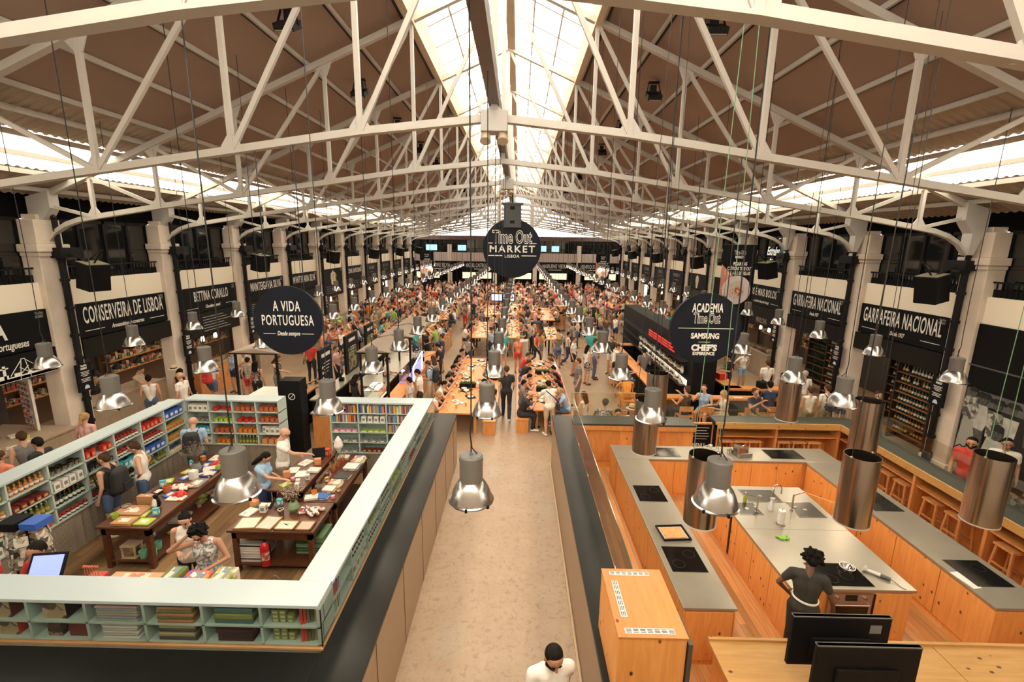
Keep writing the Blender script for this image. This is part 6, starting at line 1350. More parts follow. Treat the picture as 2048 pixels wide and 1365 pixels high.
# goods on the narrow right table and till counter
NG = [(-3.7, 8.15, .26, .2, 'book pile with a red cover'), (-3.66, 8.4, .24, .18, 'pale blue booklet'), (-3.62, 8.62, .26, .2, 'red and black leaflet box'), (-3.6, 8.95, .32, .26, 'white print with a black portrait'), (-3.55, 9.35, .3, .26, 'black and white magazine pile'), (-3.5, 9.65, .26, .3, 'stack of black and white books')]
for i, (x, y, w_, d, nm) in enumerate(NG):
    t = thing('book_pile', '%s on the narrow right table' % nm, 'books', (x, y, .851), -.08)
    for k in range(2 + i % 3): m = MB(); m.box(-w_ / 2, -d / 2, k * .018, w_ / 2 - .01 * k, d / 2, k * .018 + .016); m.build('book', [PAP, BK[(i + k) % 8], WHT][k % 3], t)
for i, (x, y) in enumerate(((-3.9, 9.2), (-3.88, 9.4), (-3.85, 9.6))):
    t = thing('pencil_basket', '%s basket of pencils and wooden spoons on the narrow right table' % ['near', 'middle', 'far'][i], 'basket', (x, y, .851)); m = MB(); m.lathe([(0, 0), (.05, 0), (.06, .08), (.055, .08), (.045, .01), (0, .01)], n=14); m.build('basket_body', TER, t, smooth=True)
    m = MB()
    for k in range(12): a = k * .52; m.cyl((.02 * math.cos(a), .02 * math.sin(a), .02), (.07 * math.cos(a), .07 * math.sin(a), .2), .005, n=5)
    f_ = m.build('pencils', patches('pencil_cols', [(.5, .2, .05), (.4, .3, .1), (.1, .2, .1), (.5, .08, .04)], 30), t); f_['kind'] = 'stuff'
for i, (x, y, k) in enumerate(((-3.88, 8.2, 'orangepot'), (-3.9, 8.45, 'greybowl'), (-3.85, 8.75, 'limepot'), (-3.92, 8.95, 'silver'))): put(k, S[k][1], (x, y, .852), i, 'small %s among the goods on the narrow right table' % ['orange pot', 'grey bowl', 'lime pot', 'silver vessel'][i], None)
eg = thing('white_sculpture', 'tall white egg shaped ceramic on the far end of the till counter', 'sculpture', (-4.0, 10.1 - .3, 1.0)); me = bpy.data.objects.new('ceramic', skin_mesh('ceramic', [((0, 0, .05), .05, (0, 0, .12), .07, 'a'), ((0, 0, .16), .105, (0, 0, .27), .075, 'a'), ((0, 0, .3), .06, (0, 0, .36), .03, 'a')], .01, [M('ceramic_dots', (.68, .64, .6), .6, bump=.8, scale=60)])); COL.objects.link(me); me.parent = eg
tl = thing('card_till', 'black till screen on the counter, edge on', 'till', (-4.3, 9.45, 1.0), .3); m = MB(); m.box(-.1, -.06, 0, .1, .06, .02); m.cbox((0, .02, .14), (.26, .02, .2), 0, -.3); m.build('screen', BLACK, tl); m = MB(); m.cbox((0, .033, .14), (.24, .002, .18), 0, -.3); m.build('display', GRY, tl)
rb = put('redtin', S['redtin'][1], (-4.18, 9.62, 1.001), 0, 'red tin beside the till screen', None, 1.3)
for x, y, c, lb in ((-4.6, 8.9, WHT, 'white paper pad on the till counter'), (-4.38, 8.75, WHT, 'open white notebook on the till counter')): tag(MB().cbox((x, y, 1.006), (.2, .26, .01), .2).build('paper_pad', c), lb, 'paper')
for i, (x, y) in enumerate(((-4.25, 8.35), (-4.15, 8.55), (-4.2, 8.2))): put('whitebox', S['whitebox'][1], (x, y, 1.001), .3, 'white tub on the near end of the till counter, %s' % OR2[i], None, .7)
# under the tables
for x, y, c, lb in ((-4.62, 7.35, stripes('bw_rug', (.02, .02, .02), (.6, .55, .5), 14, 'Y'), 'pile of black and white striped rugs under the right table'), (-3.65, 7.6, stripes('green_rug', (.03, .1, .04), (.2, .3, .15), 14, 'Y'), 'pile of green textiles under the right table')):
    t = cloth_p([c], 7, .5, .42, .05, 'rug_pile'); t.location = (x, y, .17); tag(t, lb, 'rugs')
fe = thing('fire_extinguisher', 'red fire extinguisher hanging at the end of the right table', 'fire extinguisher', (-4.2, 6.95, .28))
m = MB(); m.lathe([(0, 0), (.07, 0), (.078, .02), (.078, .34), (.05, .40), (.02, .43), (0, .43)], n=24); m.build('cylinder', M('extinguisher_red', (.45, .015, .012), .25), fe, smooth=True)
m = MB(); m.cyl((0, 0, .43), (0, 0, .47), .02, n=10); m.beam((-.05, 0, .48), (.06, 0, .5), .02, .012); m.build('valve', BLACKM, fe); m = MB(); m.tube([(.03, 0, .46), (.1, -.02, .42), (.1, -.03, .15)], .01, 6); m.build('hose', BLACKM, fe); m = MB(); m.cyl((0, 0, .12), (0, 0, .28), .0785, n=24, caps=False); m.build('instruction_label', patches('ext_lab', [(.6, .5, .45), (.45, .05, .04), (.5, .1, .08)], 30), fe, smooth=True)
t = cloth_p([BLACK], 1, .3, .02, .3, 'x') if False else None
def basket(x, y, z, label, r=.2, h=.24):
    t = thing('wicker_basket', label, 'basket', (x, y, z)); WK = stripes('wicker', (.22, .10, .04), (.42, .24, .11), 26, 'Z', dist=1)
    m = MB(); m.lathe([(0, 0), (r * .72, 0), (r * .9, h * .5), (r, h), (r * .95, h), (r * .86, h * .5), (r * .66, .02), (0, .02)], n=28); m.build('basket_wall', WK, t, smooth=True)
    for s_ in (-1, 1): m = MB(); m.tube([(-.07, s_ * r * .95, h)] + [(-.07 * math.cos(a), s_ * r * .97, h + .12 * math.sin(a)) for a in [k * PI / 8 for k in range(1, 8)]] + [(.07, s_ * r * .95, h)], .009, 6); m.build('handle', WK, t)
basket(-3.72, 6.1, .12, 'upper of two nested wicker baskets near the shop corner', .25, .32); basket(-3.72, 6.1, .02, 'lower of two nested wicker baskets near the shop corner', .235, .28)
for i in range(3): t = tray(-4.2, 6.0, .34, .26, .02 + i * .09, MAR, '%s of three stacked maroon drawers on the shop floor' % ['lowest', 'middle', 'top'][i], .1, .085, 'drawer_tray')
lt = thing('wooden_lantern', 'pale wooden lantern on the lower shelf of the left table', 'lantern', (-6.75, 7.25, .171))
m = MB()
for a in (-1, 1):
    for b in (-1, 1): m.box(a * .11 - .012, b * .08 - .012, 0, a * .11 + .012, b * .08 + .012, .22)
m.box(-.13, -.1, .22, .13, .1, .245); m.box(-.13, -.1, 0, .13, .1, .015); m.build('frame', C('pale_wood', (.45, .34, .2)), lt); m = MB(); m.box(-.1, -.07, .015, .1, .07, .2); m.build('lantern_glass', glass('bowl_glass'), lt)
for i, (x, y) in enumerate(((-6.52, 7.2), (-6.36, 7.22), (-6.45, 7.45))): put('mint', lambda: pot_p(C('mint', (.16, .42, .28)), .055, .12), (x, y, .171), 0, 'mint green bucket under the left table, %s' % ['left', 'right', 'behind'][i], None, 1.1)
# postcard racks
PC = patches('postcards', [(.55, .5, .42), (.3, .26, .2), (.08, .06, .05), (.42, .36, .28), (.62, .58, .5)], 16)
def rack(x, y, label, h=1.5, w_=.22, lev=8):
    t = thing('postcard_rack', label, 'postcard rack', (x, y, .02)); m = MB(); m.cyl((0, 0, 0), (0, 0, h), .015, n=8); m.cyl((0, 0, 0), (0, 0, .03), .2, n=20); m.build('stand', BLACKM, t)
    for k in range(lev):
        z = h - .13 - k * .165
        for a in range(6):
            th = a * PI / 3 + .2 * (k % 2); m = MB(); m.cbox((w_ * math.cos(th), w_ * math.sin(th), z), (.015, .15, .14), th, 0, -.18); m.build('card_pocket', PC, t)
    return t
rack(-7.1, 6.0, 'tall revolving rack of black and white postcards at the shop\'s left front', 1.55); rack(-6.75, 5.5, 'second postcard rack, nearer and lower', 1.2, .17, 6); rack(-7.45, 5.35, 'third postcard rack at the left edge', 1.35, .18, 7)
bc = thing('display_box', 'big blue and black cardboard box on top of the postcard racks', 'box', (-7.1, 6.0, 1.575)); m = MB(); m.box(-.25, -.16, 0, .02, .12, .12); m.mat(1).box(.04, -.12, 0, .28, .14, .1); m.build('box_body', [BLACK, BLU], bc)
# counter behind the front shelf
t = thing('service_counter', 'low work counter behind the front shelves of the shop', 'counter', (0, 0, 0)); m = MB(); m.box(-7.6, 4.62, .02, -2.9, 5.1, 1.30); m.build('counter_body', TBL, t)
m = MB(); m.box(-5.0, 4.62, 1.30, -4.25, 5.0, 1.66); m.build('packing_box', C('kraft', (.38, .2, .09)), t) if False else None
for x, w_, c, lb, nm, h in ((-4.55, .62, C('kraft_pale', (.55, .32, .17), .8), 'wide flat brown paper parcel behind the front shelf', 'paper_parcel', .40), (-3.8, .3, patches('rainbow', [(.6, .25, .05), (.2, .1, .4), (.6, .1, .1), (.1, .2, .5)], 12), 'colourful striped box behind the front shelf', 'gift_box', .44), (-4.05, .2, OLV, 'olive ribbed bag behind the front shelf', 'gift_bag', .5), (-5.05, .2, REDB, 'red tray of lollies behind the front shelf', 'sweet_tray', .40), (-3.45, .24, patches('garlic', [(.6, .5, .4), (.4, .3, .1), (.15, .25, .08)], 20), 'basket of mixed soaps and dry flowers by the corner', 'soap_basket', .5)):
    q = thing(nm, lb, 'box', (x, 4.82, 1.30)); m = MB(); m.box(-w_ / 2, -.14, 0, w_ / 2, .14, h); bevel(m.build('box_body', c, q), .02, 3)
    m = MB(); m.box(-w_ / 4, -.1, h, w_ / 4, .1, h + .002); m.build('top_print', PAP if c is not REDB else TER, q)
for i in range(6): 
    m = MB(); m.cyl((-5.13 + i * .032, 4.84, 1.70), (-5.13 + i * .032, 4.84, 1.83), .004, n=5); m.sph((-5.13 + i * .032, 4.84, 1.84), .018, 8, 6); tag(m.build('lollipop', TER, smooth=True), 'small red lolly standing in the sweet tray', 'sweet', 'lollies in the sweet tray')
ml = thing('lit_tablet', 'glowing blue screen with a filmstrip border behind the front shelf', 'screen', (-5.75, 4.95, 1.45), .15); m = MB(); m.cbox((0, 0, .18), (.40, .02, .5), 0, -.6); m.build('case', BLACK, ml); m = MB(); m.cbox((0, -.012, .187), (.34, .004, .44), 0, -.6); m.build('display', M('blue_screen', (.25, .32, .9), .3, emit=1.0), ml)
m = MB(); m.box(-.15, -.1, -.15, .15, .1, .03); m.build('stand', BLACK, ml)
for i, (x, c) in enumerate(((-6.35, REDB), (-6.25, YEL))):
    m = MB(); m.cyl((x, 4.9, 1.30), (x, 4.9, 1.78), .03, n=12); m.mat(1).cyl((x, 4.9, 1.78), (x, 4.9, 1.95), .031, n=12); tag(m.build('paper_roll', [REDB, YEL if i == 0 else PNK]), '%s red and yellow roll of wrapping paper behind the front shelf' % ['left', 'right'][i], 'paper roll')
# shop people
detailed('stand', 'woman with hair up and a black backpack browsing the left shelves', (-7.72, 8.05, .02), PI / 2 + .15, 'black', 'denim', hair='brown', hstyle='bun', fem=True, sleeve='none', shorts=True, hgt=.99)
sling_bag(-7.50, 8.05, 1.22, 'black backpack with grey trim worn by the browsing woman', rz=PI / 2 + .15, s=1.25)
detailed('hips', 'woman in white tank top and jeans, hand on hip', (-7.55, 8.62, .02), PI / 2 + .5, 'white', 'denim', hair='brown', hstyle='bun', fem=True, sleeve='none', hgt=.99, skin=0)
detailed('hold', 'bald man in pale blue shirt with a black backpack at the back shelves', (-7.25, 9.78, .02), .3, 'light blue', 'navy', hair='black', hstyle='bald', hgt=1.02)
sling_bag(-7.19, 9.60, 1.28, 'black backpack on the bald man in blue', rz=.3, s=1.2)
detailed('reach', 'bald man in white polo with sunglasses on his head at the till counter', (-4.98, 9.2, .02), -PI / 2 + .4, 'white', 'khaki', hair='black', hstyle='bald', hgt=1.04, sunglasses=True)
detailed('reach', 'woman with long black hair in grey blue top leaning on the till counter', (-5.0, 8.45, .02), -PI / 2 + .1, 'light blue', 'navy', hair='black', hstyle='long', fem=True, hgt=.95, mod=dict(head=(0, .09, 1.55)))
detailed('hold', 'woman in white strappy top and glasses standing in the shop', (-5.0, 6.35, .02), PI + .35, 'white', 'black', hair='black', hstyle='bun', fem=True, sleeve='none', hgt=.95, sunglasses=False)
detailed('armup', 'curly haired woman in a floral dress with raised arm near the shop front', (-4.5, 6.0, .02), PI + .2, 'floral', 'navy', hair='black', hstyle='afro', fem=True, sleeve='none', dress=True, hgt=.97, skin=1, mod=dict(elR=(.44, .10, 1.36), wrR=(.20, .06, 1.55), elL=(-.32, .06, 1.14), wrL=(-.08, .26, 1.10)))
person('sit', -6.1, 4.95 + .35, .5, PI, 'behind the glowing screen at the shop front', 'red', 'black', 'black', 'short', fem=False, near=True)
# ================================================================ small goods spread over the shop tables
_c = random.Random(21)
def flat_p(c, w_=.2, d=.15, h=.02): 
    t = thing('booklet', 'x', 'book'); m = MB(); m.box(-w_ / 2, -d / 2, 0, w_ / 2, d / 2, h); bevel(m.build('cover', c, t), .003, 1); m = MB(); m.box(-w_ * .3, -d * .3, h, w_ * .25, d * .25, h + .001); m.build('cover_print', PAP, t); return t
def spool_p():
    t = thing('ribbon_roll', 'x', 'ribbon'); m = MB(); m.cyl((0, 0, 0), (0, 0, .05), .04, n=16); m.build('ribbon', PNK, t, smooth=True); m = MB(); m.cyl((0, 0, .05), (0, 0, .052), .02, n=10); m.build('core', CRM, t); return t
CK = [('booklet_red', lambda: flat_p(BK[0]), 'red booklet'), ('booklet_blue', lambda: flat_p(BK[1], .16, .22), 'dark blue booklet'), ('booklet_white', lambda: flat_p(WHT, .2, .26, .03), 'white booklet'), ('booklet_tan', lambda: flat_p(BK[3], .24, .18, .045), 'thick pale book'), ('ribbon', spool_p, 'pink ribbon roll'), ('booklet_black', lambda: flat_p(BLACK, .18, .24, .02), 'black booklet'), ('honey', S['honey'][1], 'amber jar'), ('goldtin', S['goldtin'][1], 'gold tin'), ('jam', S['jam'][1], 'dark jam jar'), ('salmon', S['salmon'][1], 'salmon box'), ('booklet_lime', lambda: flat_p(LIM, .15, .2, .02), 'lime booklet'), ('teabox', S['teabox'][1], 'turquoise carton')]
def spread(x0, y0, x1, y1, z, n, where, avoid=()):
    done = list(avoid)
    for i in range(n * 6):
        if n <= 0: break
        x, y = _c.uniform(x0, x1), _c.uniform(y0, y1)
        if any(abs(x - a) < .17 and abs(y - b) < .19 for a, b in done): continue
        k, fn, nm = _c.choice(CK); put(k, fn, (x, y, z + .0005), _c.uniform(-.5, .5), '%s lying on the %s' % (nm, where), '%ss on the %s' % (nm, where)); done.append((x, y)); n -= 1
spread(-7.05, 7.4, -6.35, 9.75, .851, 34, 'left display table', [(-6.75, 7.2), (-6.42, 7.22), (-6.85, 7.5), (-6.78, 7.75), (-6.42, 8.0), (-6.4, 8.55), (-6.45, 8.95), (-6.55, 7.68), (-6.42, 8.08), (-6.95, 7.95), (-6.55, 8.35), (-6.45, 9.35), (-6.75, 9.05), (-6.5, 9.65)])
spread(-4.8, 7.5, -3.5, 7.9, .851, 9, 'near right display table', [(-3.68, 7.62), (-4.02, 7.66), (-4.55, 7.62), (-4.2, 7.55), (-3.5, 7.7)])
spread(-3.95, 8.05, -3.45, 9.85, .851, 14, 'narrow right display table', [(-3.7, 8.15), (-3.66, 8.4), (-3.62, 8.62), (-3.6, 8.95), (-3.55, 9.35), (-3.5, 9.65), (-3.9, 9.2), (-3.88, 9.4), (-3.85, 9.6)])
spread(-4.65, 8.15, -4.12, 9.3, 1.0, 6, 'till counter', [(-4.6, 8.9), (-4.38, 8.75), (-4.25, 8.35), (-4.15, 8.55)])
spread(-6.9, 7.4, -6.5, 9.5, .171, 10, 'lower shelf of the left table', [(-6.75, 7.25), (-6.52, 7.2)])
# ================================================================ stalls along the walls
def sx(sgn, d): return (XL if sgn < 0 else XR) + sgn * d      # d metres into the stall
def bbox(m, sgn, d0, y0, z0, d1, y1, z1):
    a, b = sx(sgn, d0), sx(sgn, d1); return m.box(min(a, b), y0, z0, max(a, b), y1, z1)
def yb(k): return 3.74 + 3.88 * (k + 2) + 0.38
STONEC = M('stall_counter_stone', (0.36, 0.27, 0.19), 0.5, var=.15)
nmw = {-1: 'left', 1: 'right'}
for k in (0, 3): fascia(-1, k, 'dark plain fascia under the %s black board on the left wall' % ('nearest' if k == 0 else 'second MANTEIGARIA'))
for k in (0, 1): fascia(1, k, 'dark plain fascia under the %s wine shop board on the right wall' % ('nearest' if k == 0 else 'farther'))
mf = fascia(-1, 1, 'black menu fascia with rows of small print under the chocolate stall board', 2.2, 3.04, .06); m = MB()
for r_ in range(6): m.box(XL + .062, yb(1) + .9, 2.85 - r_ * .1, XL + .066, yb(1) + 2.1 + .2 * (r_ % 3), 2.875 - r_ * .1)
m.build('menu_print', M('grey_print', (.3, .3, .29)), mf)
mf = fascia(-1, 2, 'black menu fascia with small print beside the round sign', 1.9, 3.04, .06); m = MB()
for r_ in range(11): m.box(XL + .062, yb(2) + .2, 2.9 - r_ * .08, XL + .066, yb(2) + .8 + .2 * (r_ % 3), 2.92 - r_ * .08)
m.build('menu_print', M('grey_print', (.3, .3, .29)), mf)
pv = fascia(1, 2, 'dark chalk drawn fascia reading PAVLOVA over the cake stall', 2.2, 3.04, .06)
letters('PAVLOVA', .34, M('chalk_dim', (.32, .22, .16)), (XR - .066, yb(2) + 1.3, 2.4), RR, parent=pv, maxw=1.4)
for s in (-1, 1):
    for k in list(range(3, 10)):
        if (s, k) in ((-1, 3),): continue
        mf = fascia(s, k, '%s dark menu fascia over the stalls on the %s wall' % (OR2[k].capitalize(), nmw[s]), 2.3, 3.04, .05); m = MB()
        for r_ in range(4): bbox(m, s, -.056, yb(k) + .5, 2.5 + r_ * .13, -.052, yb(k) + 2.4 - .2 * (r_ % 2), 2.53 + r_ * .13)
        m.build('menu_print', M('grey_print3', (.12, .12, .11)), mf)
GLOWW = [M('stall_lamp_%d' % i, c, emit=e) for i, (c, e) in enumerate([((1, .72, .38), 5), ((1, .85, .6), 4), ((.9, .95, .8), 3)])]
for s in (-1, 1):
    for k in range(10):
        if s == 1 and k < 2: continue
        y0 = yb(k); r_ = random.Random(k * 3 + s)
        t = thing('stall_counter', '%s stall counter along the %s wall, counted from the near end' % (OR2[k].capitalize(), nmw[s]), 'counter', (0, 0, 0))
        m = MB(); bbox(m, s, -.25 if k else .3, y0 + .1, 0, .55 if k else 1.1, y0 + (2.2 if k == 1 else 3.0), 1.05); m.build('counter_body', [STONEC, OAK, STONEC, M('stall_white', (.45, .4, .33))][k % 4], t)
        m = MB(); bbox(m, s, -.28 if k else .27, y0 + .08, 1.05, .58 if k else 1.13, y0 + (2.2 if k == 1 else 3.02), 1.09); m.build('counter_top', STONEC, t)
        if k: m = MB(); bbox(m, s, -.2, y0 + .3, 1.09, .1, y0 + 2.0, 1.32); m.build('glass_case', glass('bowl_glass'), t); m = MB(); bbox(m, s, -.15, y0 + .35, 1.09, .08, y0 + 1.95, 1.2); m.build('food', patches('food%d' % (k % 3), [[(.5, .3, .08), (.6, .45, .15), (.3, .15, .05)], [(.2, .3, .06), (.5, .45, .3), (.5, .15, .05)], [(.6, .5, .3), (.5, .2, .1), (.25, .1, .04)]][k % 3], 14), t)
        sh = thing('back_shelves', '%s stall back shelves on the %s wall, counted from the near end' % (OR2[k].capitalize(), nmw[s]), 'shelves', (0, 0, 0))
        m = MB(); bbox(m, s, 3.2, y0, 0, 3.28, y0 + 3.1, 2.9); m.build('back_board', M('stall_back_warm', (.14, .085, .05)), sh)
        for lv in range(4): m = MB(); bbox(m, s, 2.9, y0 + .1, .9 + lv * .42, 3.2, y0 + 3.0, .93 + lv * .42); m.build('shelf', OAK, sh)
        for lv in range(4):
            m = MB(); y = y0 + .15
            while y < y0 + 2.9: w_ = r_.uniform(.06, .14); h = r_.uniform(.1, .3); bbox(m, s, 2.95, y, .93 + lv * .42, 3.12, y + w_, .93 + lv * .42 + h); y += w_ + r_.uniform(.01, .05)
            q = m.build('stored_goods', patches('goods', [(.4, .3, .15), (.1, .12, .08), (.35, .08, .05), (.5, .45, .35), (.05, .05, .05)], 8), sh); q['kind'] = 'stuff'
        for n_ in range(3):
            y = y0 + .7 + n_ * .75; x = sx(s, .42); l_ = thing('stall_lamp', '%s small glowing lamp over the %s stall on the %s wall' % (['near', 'middle', 'far'][n_], OR2[k], nmw[s]), 'lamp', (x, y, 1.85), group='small lamps over the stall counters')
            m = MB(); m.lathe([(0, 0), (.06, .02), (.065, .10), (.03, .30), (0, .31)] if k == 1 or k % 3 else [(.02, .2), (.05, .16), (.12, .06), (.12, .0), (.1, .0), (0, .1)], n=14); m.build('shade', GLOWW[k % 3] if k else BLACKM, l_, smooth=True)
            m = MB(); m.cyl((0, 0, .2), (0, 0, 1.12), .005, n=5); m.build('cord', CABLE, l_)
# bay lit from inside
for s in (-1, 1):
    for k in range(-1, 10): 
        o = day_light('stall_ceiling_light', sx(s, 1.6), yb(k) + 1.5, 2.93, 1.2, 1.6, 0, 0, 22 if k != 1 else 40); o.data.color = (1, .78, .55)
# picture stall at the left edge
t = thing('souvenir_counter', 'stone fronted counter covered with leaflets at the left edge', 'counter', (0, 0, 0)); m = MB(); m.box(-12.9, 8.05, 0, -11.05, 10.9, 1.0); m.build('counter_body', STONEC, t); m = MB(); m.box(-12.92, 8.0, 1.0, -11.0, 10.92, 1.04); m.build('counter_top', STONEC, t)
for i in range(16):
    x, y = -11.2 - (i % 4) * .32, 8.2 + (i // 4) * .6 + .1 * (i % 3); m = MB(); m.cbox((x, y, 1.055 + .004 * (i % 3)), (.2, .26, .03), .3 * i)
    tag(m.build('leaflet_stack', [PAP, YEL, WHT, GRY][i % 4]), 'small stack of leaflets on the souvenir counter', 'leaflets', 'leaflet stacks on the souvenir counter')
t = thing('magnet_board', 'tall board of small souvenir magnets on the souvenir counter', 'display board', (-11.9, 10.7, 1.04)); m = MB(); m.cbox((0, 0, .65), (.55, .05, 1.3), -.4); m.build('board', WHT, t); m = MB()
for r_ in range(9):
    for c in range(6): m.cbox((-.22 * math.cos(.4) + c * .08 + .02, -.03 + .16 - c * .042 - .1, .1 + r_ * .135), (.055, .02, .09), -.4)
m.build('magnets', patches('magnets', [(.1, .08, .08), (.5, .1, .05), (.6, .5, .4), (.05, .1, .2)], 20), t)['kind'] = 'stuff'
for i, (y, z, w_, c) in enumerate(((8.3, 2.05, .55, 'sepia'), (9.1, 2.05, .6, 'sepia'), (8.25, 1.35, .55, 'red'), (9.0, 1.35, .6, 'green'), (9.75, 1.35, .5, 'sepia'), (10.2, 2.05, .8, 'blue'), (10.3, 1.4, .4, 'green'))):
    f_ = thing('framed_picture', '%s framed %s print on the wall of the souvenir stall' % (OR2[i], c), 'picture', (-12.9, y, z)); m = MB(); m.box(-.02, -w_ / 2, -.3, .02, w_ / 2, .3); m.build('frame', M('frame_cream', (.5, .42, .3)), f_)
    m = MB(); m.box(.02, -w_ / 2 + .06, -.24, .026, w_ / 2 - .06, .24); m.build('print', patches('print_' + c, dict(sepia=[(.4, .28, .14), (.25, .15, .07), (.1, .06, .03)], red=[(.2, .35, .3), (.4, .08, .06), (.25, .1, .08)], green=[(.12, .3, .24), (.3, .4, .2), (.35, .3, .1)], blue=[(.04, .06, .14), (.02, .03, .08), (.3, .2, .1)])[c], 6), f_)
struct(MB().box(-13.1, 7.9, 0, -12.93, 11.1, 2.95).build('wall_left_stall', M('stall_back', (.06, .05, .045))), 'dark wall behind the framed prints')
# wine shelves on the right
for k, (y0, y1, d, nm) in enumerate(((12.15, 13.35, .1, 'near wine cabinet'), (13.6, 15.0, 1.2, 'inner wine shelves'), (15.9, 17.0, .4, 'near end of the farther wine shop'), (17.2, 19.0, 1.0, 'farther wine shelves'))):
    t = thing('wine_shelves', 'dark shelves of wine bottles, %s on the right wall' % nm, 'shelves', (0, 0, 0)); m = MB(); bbox(m, 1, d + .32, y0, .15, d + .36, y1, 2.5); bbox(m, 1, d, y0 - .04, .15, d + .36, y0, 2.5); bbox(m, 1, d, y1, .15, d + .36, y1 + .04, 2.5); m.build('cabinet_frame', M('shelf_dark', (.03, .018, .012)), t)
    for lv in range(7):
        z = .45 + lv * .29; m = MB(); bbox(m, 1, d, y0, z - .02, d + .32, y1, z); m.build('shelf', M('shelf_brown', (.2, .09, .04)), t)
        n = int((y1 - y0) / .105)
        for i in range(n):
            if rnd.random() < .93 and nm != 'farther wine shelves':
                key = rnd.choice(('wineA', 'wineB', 'wineC')); cc = dict(wineA=(GLB, WHT, REDB), wineB=(DKJ, GLD, BLACK), wineC=(GLB, C('label_cream', (.5, .44, .32)), GLD))[key]
                put(key, lambda: bottle_p(cc, .25, 'wine_bottle'), (sx(1, d + .12), y0 + .06 + i * .105, z + .0005), 0, 'wine bottle on the %s' % nm, 'wine bottles on the %s' % nm)
m = MB()
for lv in range(7):
    for i in range(17): m.lathe([(0, 0), (.035, .01), (.035, .145), (.013, .19), (.012, .25), (0, .25)], (XR + 1.12, 17.28 + i * .1, .45 + lv * .29), 8)
tag(m.build('shelved_bottles', GLB, smooth=True), 'rows of dark wine bottles deep in the farther wine shop', 'bottles', kind='stuff')
# mural of an old photograph on the right
mu = thing('photo_mural', 'large black and white photo mural of a crowd in old dress', 'mural', (0, 0, 0)); m = MB(); m.box(XR - .03, 7.95, .1, XR + .1, 11.1, 2.5); m.build('mural_panel', M('mural_dark', (.012, .012, .011), .8, var=.8, scale=5, spec=.1), mu)
r_ = random.Random(5); MU = [M('mural_grey%d' % i, (v, v * .97, v * .9), .8, var=.35, scale=12) for i, v in enumerate((.06, .14, .3, .45))]
xf = XR - .031
ST4 = stripes('mural_stripes', (.10, .10, .09), (.55, .53, .47), 14, 'Y', dist=.6); CK4 = patches('mural_check', [(.42, .4, .36), (.08, .08, .07), (.2, .2, .18), (.3, .29, .26)], 14)
MW = M('mural_shirt', (.42, .41, .37), .8, var=.45, scale=9); MG = M('mural_mid', (.075, .072, .068), .8, var=.6, scale=10); MD = M('mural_deep', (.010, .010, .009), .8, var=.6, scale=10)
_lay = [0]
def mshape(poly, mat):
    _lay[0] += 1; m = MB(); m.prism(poly, xf - .002 - .0006 * _lay[0], xf, 'YZ'); m.build('printed_shape', mat, mu)
def oval(y, z, a, b): return [(y + a * math.cos(i * PI / 9), z + b * math.sin(i * PI / 9)) for i in range(18)]
def mface(y, z, r, hatw=1.0):
    mshape(oval(y, z, r * .8, r), MG); mshape([(y - r * .8, z + r * .25), (y + r * .8, z + r * .25), (y + r * .7, z + r), (y, z + r * 1.3), (y - r * .7, z + r)], MD)
    for q in (-.3, .3): mshape(oval(y + q * r, z + r * .05, r * .13, r * .08), MD)
    mshape([(y - r * .25, z - r * .45), (y + r * .25, z - r * .45), (y, z - r * .58)], MD)
    if hatw > 1: mshape([(y - r * hatw, z + r * .3), (y + r * hatw, z + r * .3), (y + r * hatw, z + r * .5), (y + r * .8, z + r * 1.25), (y - r * .8, z + r * 1.25), (y - r * hatw, z + r * .5)], MD)
mshape([(11.08, 2.42), (7.98, 2.42), (7.98, 2.1), (11.08, 2.1)], M('mural_sky', (.10, .10, .095), .8, var=.5, scale=3)); mshape([(11.08, .1), (7.98, .1), (7.98, .45), (11.08, .62)], patches('mural_ground', [(.12, .12, .11), (.3, .29, .26), (.05, .05, .05)], 10))
for y, w_ in ((9.95, .34), (9.45, .4), (8.75, .36), (8.25, .36)):
    mshape([(y + w_ * .7, 2.1), (y - w_ * .7, 2.1), (y - w_, 1.3), (y - w_, .45), (y + w_, .45), (y + w_, 1.3)], MD); mshape([(y + w_ * .5, 2.0), (y - w_ * .5, 2.0), (y - w_ * .4, 1.5), (y + w_ * .4, 1.5)], MG if w_ > .35 else MW); mface(y, 2.22, .12, 1.5)
mshape([(10.45, 2.05), (10.12, 2.02), (10.08, 1.45), (10.42, 1.4)], CK4); mshape([(10.4, 1.42), (10.1, 1.42), (10.05, .6), (10.45, .6)], MD); mface(10.28, 2.2, .12, 1.5)
mshape([(10.85, 2.1), (10.5, 2.1), (10.42, 1.75), (10.5, 1.5), (10.8, 1.5)], MW); mshape([(10.8, 1.52), (10.48, 1.5), (10.45, .7), (10.8, .7)], MG); mface(10.62, 2.24, .13, 1.5)
mshape([(11.06, .85), (10.9, 1.75), (11.06, 1.78)], MD)
mshape([(11.06, 2.2), (10.98, 2.26), (10.76, 2.24), (10.66, 1.95), (10.72, 1.72), (11.02, 1.70), (11.07, 1.9)], CK4); mshape([(11.0, 1.72), (10.78, 1.74), (10.52, .84), (11.06, .72)], ST4); mshape([(11.04, 1.92), (10.84, 1.66), (10.78, 1.72), (10.96, 1.96)], MG); mface(10.88, 2.33, .12)
mshape([(9.98, 1.42), (10.35, 1.42), (10.42, 1.1), (9.92, 1.1)], MW); mface(10.16, 1.58, .17)
mshape([(9.2, 1.75), (8.95, 1.75), (8.6, .5), (9.35, .5)], ST4)
